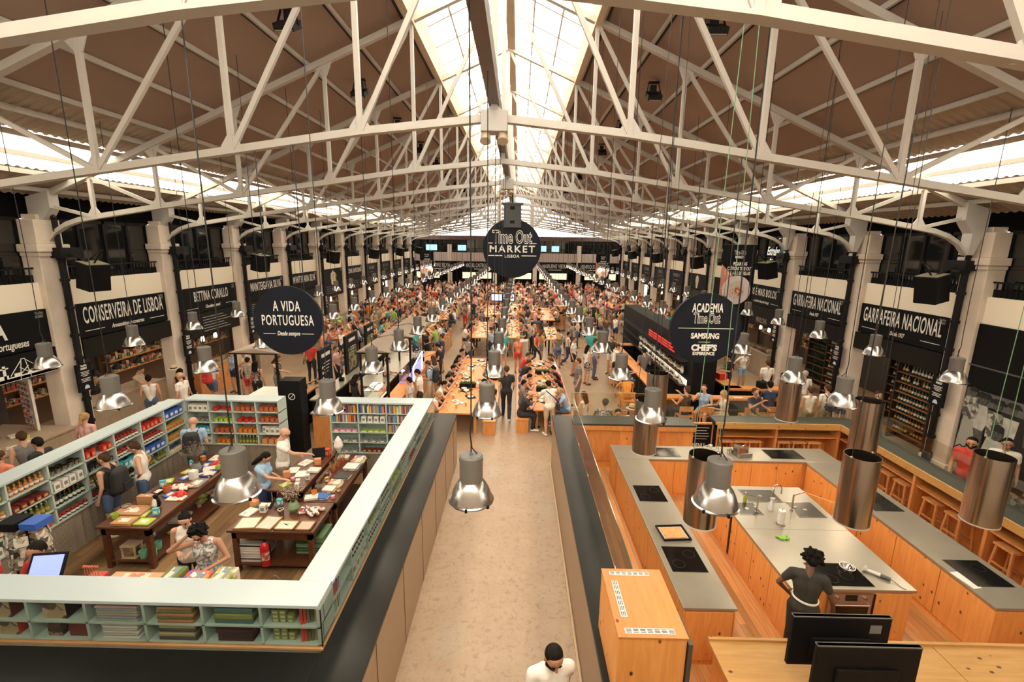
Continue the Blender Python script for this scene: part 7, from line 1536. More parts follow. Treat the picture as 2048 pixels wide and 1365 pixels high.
# ================================================================ tables in the middle of the floor
def ltable(name, label, x0, y0, x1, y1, z, mat=OAK, legs=BLACKM, block=False):
    t = thing(name, label, 'table', (0, 0, 0)); m = MB(); m.box(x0, y0, z - .05, x1, y1, z); bevel(m.build('tabletop', mat, t), .006)
    n = max(2, int((y1 - y0) / 2.2) + 1)
    for i in range(n):
        y = y0 + .3 + (y1 - y0 - .6) * i / (n - 1)
        for x in (x0 + .12, x1 - .12): m = MB(); m.box(x - .04, y - .04, 0, x + .04, y + .04, z - .05); m.build('leg', mat if block else legs, t)
    return t
ltable('communal_table', 'long orange wood table at the near left of the hall floor', -2.3, 13.05, -1.12, 19.7, .75, block=True)
ltable('communal_table', 'long orange wood table at the near right of the hall floor', .52, 13.45, 1.3, 19.6, .75, block=True)
def bench(label, x0, y0, x1, y1):
    t = thing('wooden_bench', label, 'bench', (0, 0, 0)); m = MB(); m.box(x0, y0, .41, x1, y1, .45); m.build('seat', OAK, t)
    for y in (y0 + .02, y1 - .32): m = MB(); m.box(x0 + .01, y, 0, x1 - .01, y + .3, .41); m.build('leg', OAK, t)
bench('orange wood bench on the aisle side of the near left table', -1.0, 13.2, -.62, 19.6); bench('orange wood bench on the wall side of the near left table', -2.82, 13.2, -2.45, 19.6)
bench('orange wood bench on the aisle side of the near right table', .0, 13.4, .38, 19.5); bench('orange wood bench on the wall side of the near right table', 1.42, 13.4, 1.8, 19.5)
ht = [(-2.35, 22.8, -1.4, 27.5, 'first high table, left of the middle'), (-.62, 22.9, .12, 28.5, 'first high table in the middle'), (1.46, 22.6, 2.1, 26.0, 'small high table at the clear aisle'), (-2.3, 29.5, -1.4, 35, 'second high table, left of the middle'), (-.6, 30.5, .3, 36, 'second high table in the middle'), (1.4, 28.5, 2.3, 34, 'second high table right of the middle')]
for s_, xs in ((-1, (-4.9, -6.9, -8.9)), (1, (3.7, 6.9, 8.6))):
    for j, x in enumerate(xs):
        for i, y in enumerate((22.0, 28.2, 34.4)):
            if s_ > 0 and j == 0 and i == 0: continue
            ht.append((x, y, x + .6, y + 4.6, '%s high table of the %s row on the %s side' % (OR2[i], OR2[j], nmw[s_])))
for a in ht: ltable('high_table', 'orange topped %s' % a[4], a[0], a[1], a[2], a[3], 1.05)
def hstool():
    t = thing('high_chair', 'x', 'chair'); m = MB(); m.box(-.2, -.2, .72, .2, .2, .76); m.build('seat', STOOLW, t)
    m = MB(); m.box(-.2, -.2, .9, .2, -.17, 1.05); m.build('backrest', STOOLW, t)
    for a in (-1, 1):
        for b in (-1, 1): m = MB(); m.beam((a * .18, b * .18, 1.05 if b < 0 else .74), (a * .2, b * .2, 0), .035, .035); m.build('leg', STOOLW, t)
    m = MB(); m.box(-.19, .17, .28, .19, .2, .31); m.build('footrest', STOOLW, t); return t
def chair(x, y, rz, label, group): put('hs', hstool, (x, y, 0), rz, label, group)
def plate_p():
    t = thing('dinner_plate', 'x', 'plate'); m = MB(); m.lathe([(0, 0), (.07, 0), (.12, .016), (.115, .018), (.06, .006), (0, .006)], n=20); m.build('dish', M('china', (.75, .72, .68)), t, smooth=True); m = MB(); m.sph((0, 0, .012), .055, 10, 6, (1, 1, .35)); m.build('meal', patches('food1', [(.2, .3, .06)], 14), t, smooth=True); return t
def cup_p():
    t = thing('drinks_glass', 'x', 'glass'); m = MB(); m.lathe([(0, 0), (.028, 0), (.034, .12), (0, .12)], n=12); m.build('glass_wall', C('beer', (.5, .28, .05), .1), t, smooth=True); m = MB(); m.cyl((0, 0, .12), (0, 0, .135), .034, n=12); m.build('foam', WHT, t, smooth=True); return t
def tray_p():
    t = thing('serving_tray', 'x', 'tray'); m = MB(); m.box(-.2, -.14, 0, .2, .14, .012); bevel(m.build('tray_body', BLACK, t), .004); m = MB(); m.cyl((.0, 0, .012), (0, 0, .03), .1, n=16); m.build('bowl', WHT, t, smooth=True); return t
for ti, (x0, y0, x1, y1, z, nm) in enumerate([(-2.3, 13.05, -1.12, 19.7, .75, 'near left table'), (.52, 13.45, 1.3, 19.6, .75, 'near right table')] + [(a[0], a[1], a[2], a[3], 1.05, a[4]) for a in ht[:12]]):
    n = 28 if ti < 2 else 15
    for i in range(n):
        x = rnd.uniform(x0 + .18, x1 - .18); y = y0 + .3 + (y1 - y0 - .6) * (i + .5) / n; q = rnd.random()
        if q < .45: put('plate', plate_p, (x, y, z + .001), 0, 'plate of food on the %s' % nm, 'plates on the %s' % nm)
        elif q < .75: put('beer', cup_p, (x, y, z + .001), 0, 'glass of drink on the %s' % nm, 'glasses on the %s' % nm)
        else: put('tray', tray_p, (x, y, z + .001), rnd.uniform(0, 3), 'black serving tray on the %s' % nm, 'trays on the %s' % nm)
for x, y, lb in ((-1.7, 15.6, 'black planter of low greenery on the near left table'), (.95, 15.3, 'black planter of low greenery on the near right table, nearer'), (.98, 17.4, 'black planter of low greenery on the near right table, farther')):
    t = thing('table_planter', lb, 'planter', (x, y, .751)); m = MB(); m.box(-.28, -.1, 0, .28, .1, .14); m.build('trough', BLACK, t); m = MB()
    for i in range(150): a = rnd.uniform(-.27, .27); b = rnd.uniform(-.09, .09); m.beam((a, b, .13), (a + rnd.uniform(-.05, .05), b + rnd.uniform(-.05, .05), .13 + rnd.uniform(.04, .1)), .008, .003)
    m.build('greenery', C('leaf_green', (.08, .16, .03)), t)['kind'] = 'stuff'
for i, (x, y, r_) in enumerate([(-5.15, 22.5, -PI / 2), (-3.85, 22.4, PI / 2), (-3.85, 23.3, PI / 2), (-3.85, 24.2, PI / 2), (-3.85, 25.2, PI / 2), (-2.6, 23.2, -PI / 2), (-1.15, 23.5, PI / 2), (-1.15, 24.5, PI / 2), (3.95, 18.3, -PI / 2), (3.95, 17.2, -PI / 2), (3.95, 16.2, -PI / 2), (5.0, 13.3, 0), (5.6, 13.3, 0), (6.9, 13.3, 0), (7.6, 13.4, 0), (3.0, 12.9, 0), (3.6, 14.55, 0)]):
    chair(x, y, r_, 'tall wooden chair with low back, %s' % (['at the left high table' if i < 5 else 'at the middle high table', 'at the cocktail bar\'s long side', 'before the cocktail bar\'s front', 'behind the kitchen bar'][(0 if i < 8 else 1 if i < 11 else 2 if i < 15 else 3)]), 'tall wooden chairs %d' % (0 if i < 5 else 1 if i < 8 else 2 if i < 11 else 3 if i < 15 else 4))
# ================================================================ bar on the right
t = thing('cocktail_bar', 'orange wood topped black bar with steel inner counter right of the aisle', 'bar', (0, 0, 0))
m = MB(); m.box(4.35, 14.1, 1.05, 4.75, 21.5, 1.1); m.box(4.35, 13.75, 1.05, 8.1, 14.1, 1.1); m.box(4.35, 21.4, 1.05, 6.4, 21.8, 1.1); m.build('bar_top', OAK, t)
m = MB(); m.box(4.45, 13.85, 0, 4.6, 21.6, 1.05); m.box(4.45, 13.85, 0, 8.0, 13.95, 1.05); m.box(4.45, 21.5, 0, 6.3, 21.7, 1.05); m.build('bar_front', BLACK, t)
m = MB(); m.box(4.62, 14.2, .8, 5.0, 21.2, .86); m.build('inner_counter', STEEL, t)
tw = thing('bottle_tower', 'tall black bar back with glowing shelves of bottles', 'bar back', (0, 0, 0)); m = MB(); m.box(5.6, 14.5, 0, 6.35, 24.5, 2.6); m.build('tower_body', BLACK, tw)
for z in (1.15, 1.55, 1.95): m = MB(); m.box(5.35, 14.9, z - .02, 5.6, 24.2, z); m.build('shelf', BLACKM, tw)
m = MB(); m.box(5.585, 14.9, 1.15, 5.598, 21.0, 1.33); m.build('glow_strip', M('bar_glow', (1, .85, .6), emit=1.3), tw)
m = MB()
for k in range(3): m.box(5.33, 15.6 + .2 * k, 2.1 + k * .09, 5.36, 18.8, 2.15 + k * .09)
m.build('red_slats', M('red_slat', (.5, .02, .02), emit=.3), tw)
for lv, z in enumerate((1.15, 1.55)):
    for i in range(44):
        key = rnd.choice(('liqueur', 'wineA', 'oilb')); f_ = {'liqueur': S['liqueur'][1], 'wineA': lambda: bottle_p((GLB, WHT, REDB), .25, 'wine_bottle'), 'oilb': lambda: bottle_p((C('gin', (.4, .4, .35), .1), WHT, BLU), .24, 'spirit_bottle')}[key]
        put(key, f_, (5.47, 15.0 + i * .13, z + .0005), 0, 'spirit bottle on the %s glowing shelf of the bar back' % ('lower' if lv == 0 else 'upper'), 'spirit bottles on the %s bar shelf' % ('lower' if lv == 0 else 'upper'))
t = thing('order_counter', 'orange L shaped wood counter with trays near the cake stall', 'counter', (0, 0, 0)); m = MB(); m.box(7.0, 15.0, 1.0, 7.5, 20.0, 1.06); m.box(7.0, 14.9, 1.0, 8.9, 15.3, 1.06); m.build('counter_top', OAK, t); m = MB(); m.box(7.05, 15.05, 0, 7.45, 19.9, 1.0); m.box(7.05, 15.0, 0, 8.85, 15.25, 1.0); m.build('counter_body', BLACK, t)
for x, y, c in ((7.25, 18.6, REDB), (7.2, 17.2, BLACK), (8.2, 15.1, BLACK), (7.25, 16.1, REDB)): tag(MB().cbox((x, y, 1.17), (.3, .26, .2), .2).build('counter_box', c), '%s box on the orange order counter, %s' % ('red' if c is REDB else 'black', 'far part' if y > 17 else 'near part'), 'box')
# ================================================================ kiosk on the left
CANV = M('canopy_tan', (.30, .24, .185), .9, var=.06)
def canopy(x0, y0, x1, y1, z, label):
    t = thing('kiosk_canopy', label, 'canopy', (0, 0, 0)); m = MB(); m.prism([(x0, z - .08), (x1, z - .08), (x1 - .05, z - .05), ((x0 + x1) / 2, z + .05), (x0 + .05, z - .05)], y0, y1, 'XZ'); m.build('canvas', CANV, t)
    m = MB(); m.beam((x0, y0, z - .09), (x1, y0, z - .09), .03, .04); m.build('front_bar', BLACKM, t)
    for x in (x0 + .1, x1 - .1): m = MB(); m.box(x - .03, y0 + .1, 0, x + .03, y0 + .16, z - .06); m.build('post', BLACKM, t)
for a in ((-4.75, 13.3, -3.75, 15.3, 'nearest'), (-4.75, 15.6, -3.6, 17.5, 'second'), (-4.75, 17.8, -3.6, 19.7, 'third')): canopy(a[0], a[1], a[2], a[3], 2.55, '%s flat tan canopy over the kiosk row left of the aisle' % a[4])
canopy(-8.3, 13.0, -6.9, 14.9, 2.55, 'flat tan canopy behind the round shop sign')
def kiosk(x0, y0, x1, y1, label, c, top):
    t = thing('kiosk_counter', label, 'counter', (0, 0, 0)); m = MB(); m.box(x0, y0, 0, x1, y1, 1.0); m.build('counter_body', c, t); m = MB(); m.box(x0 - .04, y0 - .04, 1.0, x1 + .04, y1 + .04, 1.05); m.build('counter_top', top, t); return t
kiosk(-5.6, 12.1, -3.9, 12.5, 'orange wood fronted kiosk counter facing the shop', OAK, STEEL); kiosk(-3.9, 12.1, -3.5, 19.6, 'kiosk counter along the left of the floor aisle', OAK, OAK); kiosk(-6.1, 13.2, -5.7, 19.6, 'dark rear kiosk counter under the black menu boards', BLACK, STEEL); kiosk(-5.3, 14.6, -4.3, 19.3, 'steel work counter inside the kiosk', BLACK, STEEL)
kiosk(-8.1, 12.4, -7.3, 14.3, 'long white chilled glass counter behind the shop', BLACK, M('chiller_white', (.7, .68, .58), .3, emit=.35)); kiosk(-7.0, 11.9, -6.5, 14.4, 'wood topped black counter with a till behind the shop', BLACK, OAK)
for x0, y0, x1, y1, c, lb, e in ((-5.5, 12.15, -4.7, 12.45, (.5, .65, .9), 'blue lit glass display on the kiosk counter by the shop', .8), (-4.45, 13.0, -4.05, 13.9, (.9, .85, .65), 'pale lit flat display in the kiosk by the aisle', .5), (-3.9, 14.9, -3.55, 15.9, (.4, .3, .7), 'violet lit glass display on the aisle side of the kiosk', .35)):
    t = thing('glass_display', lb, 'display case', (0, 0, 0)); m = MB(); m.box(x0, y0, 1.052, x1, y1, 1.12); m.build('lit_base', M('lit_' + lb.split()[0], c, emit=e), t); m = MB(); m.box(x0, y0, 1.12, x1, y1, 1.4); m.build('glass_box', glass('bowl_glass'), t)
    m = MB()
    for i in range(8): m.cyl((x0 + .08 + (x1 - x0 - .16) * (i % 4) / 3, y0 + .08 + (y1 - y0 - .16) * (i // 4), 1.12), (x0 + .08 + (x1 - x0 - .16) * (i % 4) / 3, y0 + .08 + (y1 - y0 - .16) * (i // 4), 1.16), .05, n=10)
    m.build('food_dishes', patches('food1', [(.2, .3, .06)]), t)['kind'] = 'stuff'
ne = thing('neon_edge', 'white lit frame of a chilled display on the aisle side of the kiosk', 'display case', (0, 0, 0)); m = MB(); m.tube([(-3.48, 15.2, 1.0), (-3.48, 15.2, 1.55), (-3.48, 16.6, 1.75), (-3.48, 16.6, 1.1)], .025, 6); m.build('light_frame', M('neon_cool', (.6, .65, 1), emit=3), ne); m = MB(); m.box(-3.53, 15.2, 1.0, -3.5, 16.6, 1.5); m.build('lit_panel', M('lit_cool', (.4, .42, .8), emit=.6), ne)
for y0, y1, a, b_, lb in ((13.65, 14.55, 'NUTS NATURAL', 3, 'nearest'), (15.8, 17.05, 'MERCADO RIBEIRA', 0, 'middle'), (18.0, 19.0, 'MANTEIGARIA', 0, 'farthest')):
    t = thing('menu_board', '%s tall black menu board over the kiosk\'s rear counter' % lb, 'board', (0, 0, 0)); m = MB(); m.box(-6.04, y0, 1.05, -5.96, y1, 2.42); m.build('panel', BLACK, t); ym = (y0 + y1) / 2
    letters(a.split()[0] if lb != 'x' else a, .2, WHITE, (-5.955, ym, 2.22), RL, parent=t, maxw=.7) if False else None
    m = MB(); m.box(-5.958, ym - .32, 2.16, -5.953, ym + .32, 2.27)
    for k in range(4): m.box(-5.958, ym - .2, 1.95 - k * .1, -5.953, ym + .3 - .06 * k, 1.97 - k * .1)
    if lb == 'nearest':
        for k in range(3): m.cyl((-5.953, ym - .3, 1.85 - k * .17), (-5.95, ym - .3, 1.85 - k * .17), .05, n=12)
    m.build('white_print', M('grey_print2', (.5, .49, .47)), t)
    if lb != 'nearest': m = MB(); m.box(-5.958, ym - .4, 1.15, -5.954, ym + .4, 1.95); m.build('photograph', patches('menu_photo', [(.05, .04, .02), (.12, .1, .04), (.3, .2, .08), (.06, .1, .03)], 8), t)
for x, y, rz, lb in ((-6.75, 14.2, -1.2, 'black till screen on the counter behind the shop'), (-5.9, 15.1, -1.4, 'black till screen on the kiosk\'s rear counter'), (-12.2, 9.6, -.9, 'black laptop on the souvenir counter')):
    q = thing('till_screen', lb, 'till', (x, y, 1.055), rz); m = MB(); m.cbox((0, 0, .2), (.36, .03, .28), 0, -.3); m.build('screen_case', BLACK, q); m = MB(); m.box(-.08, -.08, 0, .08, .08, .1); m.build('stand', BLACK, q); m = MB(); m.cbox((0, -.02, .2), (.32, .005, .24), 0, -.3); m.build('display', M('till_blue', (.05, .08, .12), .2), q)
fp = thing('flower_stand', 'bunch of white flowers on the aisle end of the kiosk', 'flowers', (-3.7, 16.9, 1.05)); m = MB(); m.cyl((0, 0, 0), (0, 0, .25), .06, n=14); m.build('vase', BLACK, fp, smooth=True); twigs(40, .45, .5, fp, C('stem_green', (.05, .09, .03)), C('petal_white', (.7, .68, .62)), .2, .035)
# ================================================================ people on the floor
def P2(kind, x, y, rz, top, bottom, hair='black', hs='short', fem=False, shorts=False, z=0, skin=0, where='', **k):
    return person(kind, x, y, z, rz, where, top, bottom, hair, hs, skin, fem, shorts, near=True, **k)
N_, E_, S_, W_ = 0, -PI / 2, PI, PI / 2
nt, rt_ = 'in the aisle before the near tables', 'at the near right table'
detailed('walk', 'man in black t-shirt and black trousers walking away up the aisle', (-.33, 14.6, 0), 0, 'black', 'black', hair='brown', hgt=1.04, voxel=.012)
detailed('lean', 'man in white t-shirt and beige shorts with a cross body bag, leaning', (1.0, 13.3, 0), .35, 'white', 'beige', hair='black', shorts=True, hgt=1.0, voxel=.012, mod=dict(chest=(0, .06, 1.25), neck=(0, .1, 1.43), head=(0, .16, 1.55), shL=(-.185, .08, 1.37), shR=(.185, .08, 1.37)))
detailed('stand', 'balding man in dark grey t-shirt and shorts standing alone right of the tables', (2.14, 15.8, 0), W_, 'grey', 'grey', hair='brown', shorts=True, hgt=1.04, voxel=.012)
detailed('sit_eat', 'bald man in black top with white stripes seated at the near right table', (.14, 13.7, 0), E_, 'black', 'black', hstyle='bald', hgt=1.0, voxel=.012)
detailed('sit_eat', 'woman with blond hair in pale blue top seated at the near right table', (1.62, 14.1, 0), W_, 'light blue', 'denim', hair='fair', fem=True, hgt=.98, voxel=.012)
detailed('sit_eat', 'woman with blond hair in white sleeveless top at the near left table', (-2.62, 13.5, 0), E_, 'white', 'grey', hair='fair', fem=True, sleeve='none', hgt=.98, voxel=.012)
t = thing('cross_body_bag', 'black cross body bag on the man in the white t-shirt', 'bag', (1.24, 13.26, .95)); m = MB(); m.box(-.06, -.1, -.13, .06, .1, .1); bevel(m.build('bag_body', M('bag_black', (.015, .015, .018)), t), .03); m = MB(); m.tube([(0, 0, .1), (-.12, -.12, .3), (-.38, -.08, .5)], .014, 6); m.build('strap', BLACK, t)
L1 = [(-2.62, 14.5, 'white', 'short', E_), (-2.62, 15.4, 'white', 'short', E_), (-2.6, 16.5, 'black', 'short', E_), (-2.6, 17.3, 'white', 'short', E_), (-2.6, 18.2, 'black', 'long', E_), (-2.6, 19.1, 'grey', 'short', E_), (-.8, 14.9, 'black', 'short', W_), (-.8, 15.8, 'coral', 'long', W_), (-.8, 17.6, 'white', 'short', W_), (-.8, 18.7, 'pink', 'tail', W_)]
for x, y, c, h, r_ in L1: P2('sit_eat', x, y, r_, c, 'black' if c != 'black' else 'denim', 'black', h, fem=h != 'short', where='at the near left table, %s side' % ('wall' if r_ == E_ else 'aisle'))
L2 = [(.17, 14.6, 'grey', 'short', E_), (.17, 15.6, 'coral', 'short', E_), (.17, 16.5, 'pink', 'long', E_), (.17, 17.4, 'black', 'short', E_), (.17, 18.6, 'red', 'short', E_), (1.62, 15.0, 'striped', 'long', W_), (1.62, 15.9, 'red', 'long', W_), (1.62, 16.8, 'red', 'bun', W_), (1.62, 17.8, 'white', 'short', W_), (1.62, 18.8, 'white', 'tail', W_)]
for x, y, c, h, r_ in L2: P2('sit_eat' if y > 14.9 else 'sit', x, y, r_, c, 'denim', 'black' if y < 17 else 'brown', h, fem=h != 'short', where='at the near right table, %s side' % ('aisle' if r_ == E_ else 'wall'))
A = [('stand', 1.9, 12.6, W_ - .6, 'white', 'red', 'brown', 'long', 1, 0, 'behind the kitchen bar'), ('sit_talk', 2.5, 12.7, N_, 'checked', 'navy', 'black', 'short', 0, 0, 'behind the kitchen bar'), ('sit', 2.75, 12.1, S_, 'light blue', 'navy', 'black', 'short', 1, 0, 'facing the kitchen bar'), ('sit', 3.2, 12.4, S_, 'white', 'beige', 'brown', 'long', 1, 0, 'behind the kitchen bar in a straw hat'), ('sit_eat', 3.6, 14.6, N_, 'orange', 'orange', 'black', 'tail', 1, 0, 'at the near end of the cocktail bar'), ('reach', 3.95, 18.4, E_, 'white', 'black', 'brown', 'short', 0, 1, 'at the cocktail bar'), ('sit', 3.85, 16.6, E_, 'green', 'denim', 'black', 'short', 0, 0, 'at the cocktail bar'), ('stand', 2.86, 18.6, E_ + .4, 'white', 'dark floral', 'black', 'long', 1, 1, 'right of the clear aisle'), ('stand', 3.3, 19.4, E_, 'light blue', 'denim', 'brown', 'short', 0, 0, 'right of the clear aisle'), ('stand', 2.45, 19.9, E_ - .5, 'white', 'black', 'brown', 'tail', 1, 1, 'right of the clear aisle'), ('walk', 2.75, 23.7, W_, 'grey', 'black', 'brown', 'short', 0, 0, 'in the clear aisle beyond the tables'), ('phone', 1.15, 22.0, E_ + .2, 'mustard', 'grey', 'brown', 'long', 1, 1, 'at the small high table'), ('lean', 2.35, 22.4, W_, 'checked', 'black', 'black', 'short', 1, 1, 'at the small high table'), ('stand', .75, 24.6, S_, 'beige', 'khaki', 'black', 'short', 0, 1, 'crossing arms in the middle'), ('stand', -.62, 21.0, N_ + .4, 'teal', 'light blue', 'fair', 'short', 0, 1, 'between the lamps of the middle row'),
     ('hold', 4.9, 17.6, N_, 'grey', 'black', 'black', 'short', 0, 0, 'working inside the cocktail bar'), ('sit_talk', 5.05, 13.3, N_ + .5, 'black', 'black', 'brown', 'bun', 1, 0, 'before the cocktail bar'), ('sit_talk', 5.65, 13.5, S_ - .6, 'light blue', 'light blue', 'brown', 'short', 1, 1, 'with back to the cocktail bar'), ('sit', 6.1, 13.1, W_, 'white', 'beige', 'fair', 'long', 1, 1, 'beside the cocktail bar'), ('sit_talk', 6.95, 13.2, S_ + .4, 'navy', 'khaki', 'brown', 'short', 0, 0, 'near the cocktail bar corner'), ('sit', 7.65, 13.6, N_, 'navy', 'denim', 'black', 'short', 0, 0, 'near the cocktail bar corner'),
     ('stand', 8.65, 13.3, N_, 'white', 'khaki', 'brown', 'short', 1, 1, 'by the right wine shop'), ('stand', 9.15, 13.3, N_ + .1, 'white', 'khaki', 'brown', 'short', 0, 1, 'by the right wine shop'), ('phone', 10.1, 14.0, S_, 'navy', 'denim', 'brown', 'long', 1, 1, 'facing this way at the right wall'), ('stand', 8.9, 16.2, N_, 'white', 'black', 'brown', 'short', 0, 0, 'right of the order counter'), ('stand', 9.5, 15.0, N_, 'white', 'beige', 'grey', 'short', 0, 0, 'by the far wine shop'), ('hips', 9.0, 18.2, S_ + .3, 'white', 'light blue', 'brown', 'tail', 1, 1, 'at the cake stall'), ('hold', 7.9, 17.0, W_, 'black', 'black', 'black', 'short', 0, 0, 'serving at the order counter'), ('walk', 10.3, 12.9, S_, 'orange', 'denim', 'brown', 'short', 1, 0, 'at the nearest wine shop'),
     ('stand', -10.6, 16.8, S_ - .3, 'light blue', 'navy', 'brown', 'short', 1, 1, 'before the chocolate stall'), ('phone', -10.0, 16.5, S_ + .6, 'beige', 'black', 'brown', 'short', 0, 1, 'before the chocolate stall'), ('stand', -9.4, 15.7, N_, 'striped', 'red', 'black', 'short', 1, 1, 'behind the shop canopy'), ('stand', -8.9, 15.3, N_, 'dark floral', 'black', 'black', 'long', 1, 0, 'by the chilled counter'), ('reach', -8.5, 15.9, E_, 'dark floral', 'grey', 'brown', 'long', 1, 0, 'by the chilled counter'), ('reach', -6.3, 14.6, W_ + .4, 'black', 'black', 'brown', 'bun', 1, 0, 'serving at the till behind the shop'),
     ('reach', -11.9, 14.0, E_ + .2, 'beige', 'khaki', 'brown', 'short', 0, 0, 'at the tinned fish stall'), ('stand', -11.0, 13.3, N_ + .5, 'white', 'denim', 'black', 'bun', 1, 0, 'at the tinned fish stall'), ('stand', -10.7, 14.2, N_, 'black', 'denim', 'black', 'long', 1, 0, 'by the fish stall in a straw hat'), ('stand', -9.95, 13.2, W_, 'white', 'beige', 'brown', 'bald', 0, 1, 'near the tinned fish stall'), ('hold', -12.6, 13.2, E_, 'black', 'black', 'fair', 'curly' if False else 'bun', 1, 0, 'behind the tinned fish stall'), ('walk', -10.2, 14.9, N_, 'white', 'denim', 'black', 'short', 0, 1, 'with a red bag near the chocolate stall'),
     ('stand', -10.3, 9.0, W_ - .4, 'grey', 'grey', 'brown', 'bun', 1, 0, 'in sunglasses at the souvenir counter'), ('stand', -9.65, 8.7, W_, 'black', 'black', 'black', 'short', 0, 0, 'outside the far left shop wall'), ('stand', -9.8, 8.1, N_, 'coral', 'denim', 'brown', 'short', 0, 0, 'outside the shop at the left edge'), ('stand', -8.86, 10.93, N_, 'white', 'beige', 'brown', 'short', 1, 0, 'outside the shop corner in a straw hat'), ('stand', -10.1, 10.2, N_, 'pink', 'denim', 'fair', 'tail', 1, 0, 'outside the far left shop wall'),
     ('hold', -4.95, 13.7, N_ - .5, 'black', 'black', 'black', 'curly' if False else 'long', 1, 0, 'working in the near kiosk'), ('hold', -4.6, 15.9, E_, 'white', 'black', 'black', 'short', 0, 0, 'working under the kiosk canopy'), ('phone', -3.1, 14.3, W_, 'white', 'black', 'black', 'short', 0, 0, 'queueing at the kiosk'), ('stand', -3.25, 13.6, W_ - .3, 'floral', 'denim', 'black', 'short', 1, 0, 'queueing at the kiosk'), ('hold', -2.98, 15.4, W_, 'light blue', 'beige', 'brown', 'short', 0, 0, 'queueing at the kiosk with a backpack'), ('stand', -3.05, 16.5, N_ + .8, 'floral', 'floral', 'brown', 'long', 1, 1, 'queueing at the kiosk'), ('reach', -3.1, 18.2, W_, 'black', 'black', 'black', 'short', 0, 0, 'at the far end of the kiosk'), ('stand', -3.3, 20.0, W_, 'navy', 'navy', 'brown', 'short', 0, 1, 'past the far end of the kiosk'), ('stand', -7.0, 17.5, E_, 'pink', 'black', 'brown', 'short', 0, 0, 'behind the menu boards'), ('sit_eat', -7.3, 19.5, S_, 'black', 'denim', 'brown', 'bun', 1, 0, 'at the tables past the menu boards'), ('stand', -8.2, 18.0, N_, 'red', 'black', 'black', 'short', 0, 0, 'left of the menu boards')]
for kd, x, y, r_, tp, bt, hc, hs, fm, shs, wh in A: P2(kd, x, y, r_, tp, bt, hc, hs, bool(fm), bool(shs), where=wh, z=.3 if kd.startswith('sit') and x > 3.5 and y < 17 else 0)
STRAW = M('straw', (.55, .43, .26), .8)
def hat(x, y, z, label):
    t = thing('straw_hat', label, 'hat', (x, y, z)); m = MB(); m.lathe([(0, .11), (.07, .11), (.09, .08), (.095, .01), (.17, -.005), (.17, -.01), (.09, 0)], n=22); m.build('crown', STRAW, t, smooth=True); m = MB(); m.lathe([(.096, .012), (.098, .04), (.094, .04)], n=22); m.build('band', BLACK, t)
hat(3.2, 12.32, 1.27, 'straw hat with a black band on the seated person behind the kitchen bar'); hat(-10.9, 14.22, 1.63, 'straw hat at the tinned fish stall'); hat(-8.86, 10.97, 1.57, 'white straw hat just outside the left shop wall'); hat(10.1, 13.98, 1.63, 'yellow straw hat at the right wall')
sling_bag(-2.76, 15.4, 1.25, 'black backpack in the kiosk queue', rz=W_, s=1.2); sling_bag(9.17, 13.1, 1.25, 'navy backpack on the man by the right wine shop', mat=CL['navy'], rz=.1, s=1.1); sling_bag(-10.2, 14.7, 1.25, 'red backpack near the chocolate stall', mat=CL['red'], rz=0, s=1.1)
# seated and standing crowd at the high tables, nearest first; each one its own object up to three hundred
r_ = random.Random(11); spots = []
def zone(x, y):
    if y < 34: rw = 'near part'
    elif y < 41: rw = 'middle part'
    else: rw = 'far part'
    cl = 'far left' if x < -7.5 else 'left' if x < -3.2 else 'middle' if x < 2.6 else 'right' if x < 6.5 else 'far right'
    return '%s crowd, %s' % (cl, rw)
for a in ht:
    x0, y0, x1, y1 = a[:4]; y = y0 + .35
    while y < y1 - .1:
        if not (a[4].startswith('small')):
            for x, f_ in ((x0 - .32, E_), (x1 + .32, W_)):
                if r_.random() < .86: spots.append((y + r_.uniform(-.08, .08), x, 'sit_eat' if r_.random() < .6 else 'sit_talk', f_ + r_.uniform(-.3, .3), .3))
        y += .72
y = 20.4
while y < 51:
    x = -10.6
    while x < 10.0:
        xx, yy = x + r_.uniform(-.3, .3), y + r_.uniform(-.35, .35); x += .82
        if -3.5 < xx < -2.75 and yy < 30: continue
        if 2.4 < xx < 3.2 and yy < 30: continue
        if any(a[0] - .62 < xx < a[2] + .62 and a[1] - .2 < yy < a[3] + .2 for a in ht): continue
        if -3.2 < xx < 2.4 and yy < 29 and r_.random() < .6: continue
        if 4.2 < xx < 6.6 and yy < 25: continue
        if xx < -6.3 and yy < 22 and r_.random() < .4: continue
        if r_.random() < (.66 if yy < 36 else .85): spots.append((yy, xx, r_.choice(('stand', 'stand', 'hold', 'phone', 'walk', 'hips', 'reach')), r_.uniform(-PI, PI), 0))
    y += .86
spots.sort(); rest = []
for yy, xx, kd, f_, z in spots:
    if NPEOPLE[0] < 290: person(kd, xx, yy, z, f_, zone(xx, yy), r=r_)
    else: rest.append((yy, xx, kd, f_, z))
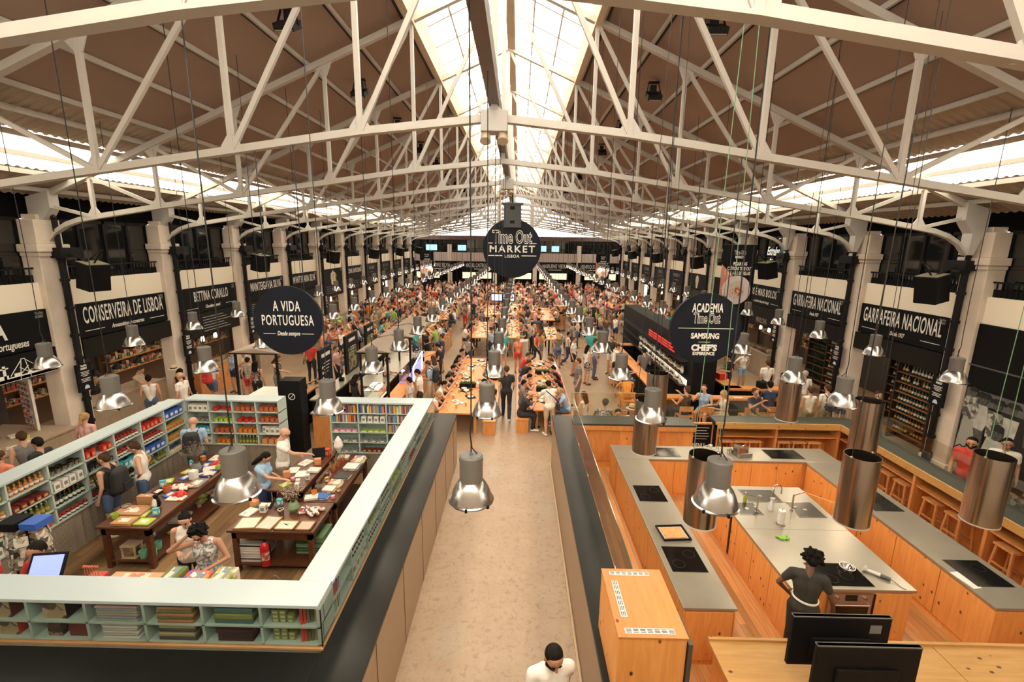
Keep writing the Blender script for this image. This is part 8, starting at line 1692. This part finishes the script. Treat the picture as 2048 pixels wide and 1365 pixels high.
# the farthest heads: one object
vs, fs, mi = [], [], []; pal = [SKIN[0], CL['white'], CL['black'], HAIR['black'], CL['brown'], CL['coral'], CL['grey'], CL['navy'], CL['red'], CL['denim'], CL['beige'], CL['pink'], HAIR['brown'], SKIN[1]]
import numpy as np
low = {}
for kd in ('stand', 'hold', 'walk', 'sit_eat', 'sit_talk', 'phone', 'reach', 'hips'):
    me = far_variant(kd, False, 'short', 0, .05, True); n = len(me.vertices); c = np.empty(n * 3); me.vertices.foreach_get('co', c); low[kd] = (c.reshape(-1, 3), [tuple(p.vertices) for p in me.polygons], [p.material_index for p in me.polygons])
for yy, xx, kd, f_, z in rest:
    c, pf, pm = low[kd]; ca, sa = math.cos(f_), math.sin(f_); o_ = len(vs)
    q = np.stack([c[:, 0] * ca - c[:, 1] * sa + xx, c[:, 0] * sa + c[:, 1] * ca + yy, c[:, 2] + z], 1); vs += q.tolist()
    fs += [tuple(i + o_ for i in f) for f in pf]; mp = [r_.choice((0, 0, 13)), r_.choice((1, 1, 2, 5, 6, 7, 8, 10, 11)), r_.choice((2, 9, 10, 7)), r_.choice((3, 12)), 4]; mi += [mp[k] for k in pm]
me = bpy.data.meshes.new('distant_crowd'); me.from_pydata(vs, [], fs)
for m_ in pal: me.materials.append(m_)
me.polygons.foreach_set('material_index', mi); me.update()
o = bpy.data.objects.new('distant_crowd', me); COL.objects.link(o); tag(o, 'dense crowd of visitors filling the far end of the hall', 'crowd', kind='stuff')
# screens on a post in the middle distance
t = thing('menu_screens', 'pair of lit blue screens hanging over the middle tables', 'screen', (-.95, 29.0, 2.1)); m = MB(); m.box(-.75, -.04, 0, .75, .04, .5); m.build('case', BLACK, t); m = MB(); m.box(-.7, -.05, .05, -.05, -.041, .45); m.box(.05, -.05, .05, .7, -.041, .45); m.build('display', M('screen_pale', (.45, .55, .8), emit=.9), t); m = MB(); m.box(-.03, 0, -2.1, .03, .05, 0); m.build('post', BLACKM, t)
for i, (x, y) in enumerate(((-1.3, 31), (1.2, 30), (3.0, 33), (-3.2, 36.8), (.6, 38), (2.2, 42), (-2.0, 42))):
    t = thing('waste_station', '%s orange wood waste station among the tables' % OR2[i], 'station', (x, y - 2.2 if i == 0 else y, 0)); m = MB(); m.box(-.35, -.3, 0, .35, .3, 1.35); m.build('cabinet', OAK, t); m = MB(); m.box(-.2, -.31, .8, .2, -.3, .95); m.build('flap', BLACK, t)
# people whom nothing tells apart share one group
_by = {}
for o in COL.objects:
    if o.parent is None and o.get('label'): _by.setdefault(o['label'], []).append(o)
for k, v in _by.items():
    if len(v) > 1:
        g = v[0].get('group') or k
        for o in v: o['group'] = g
bpy.data.scenes.remove(_tsc)
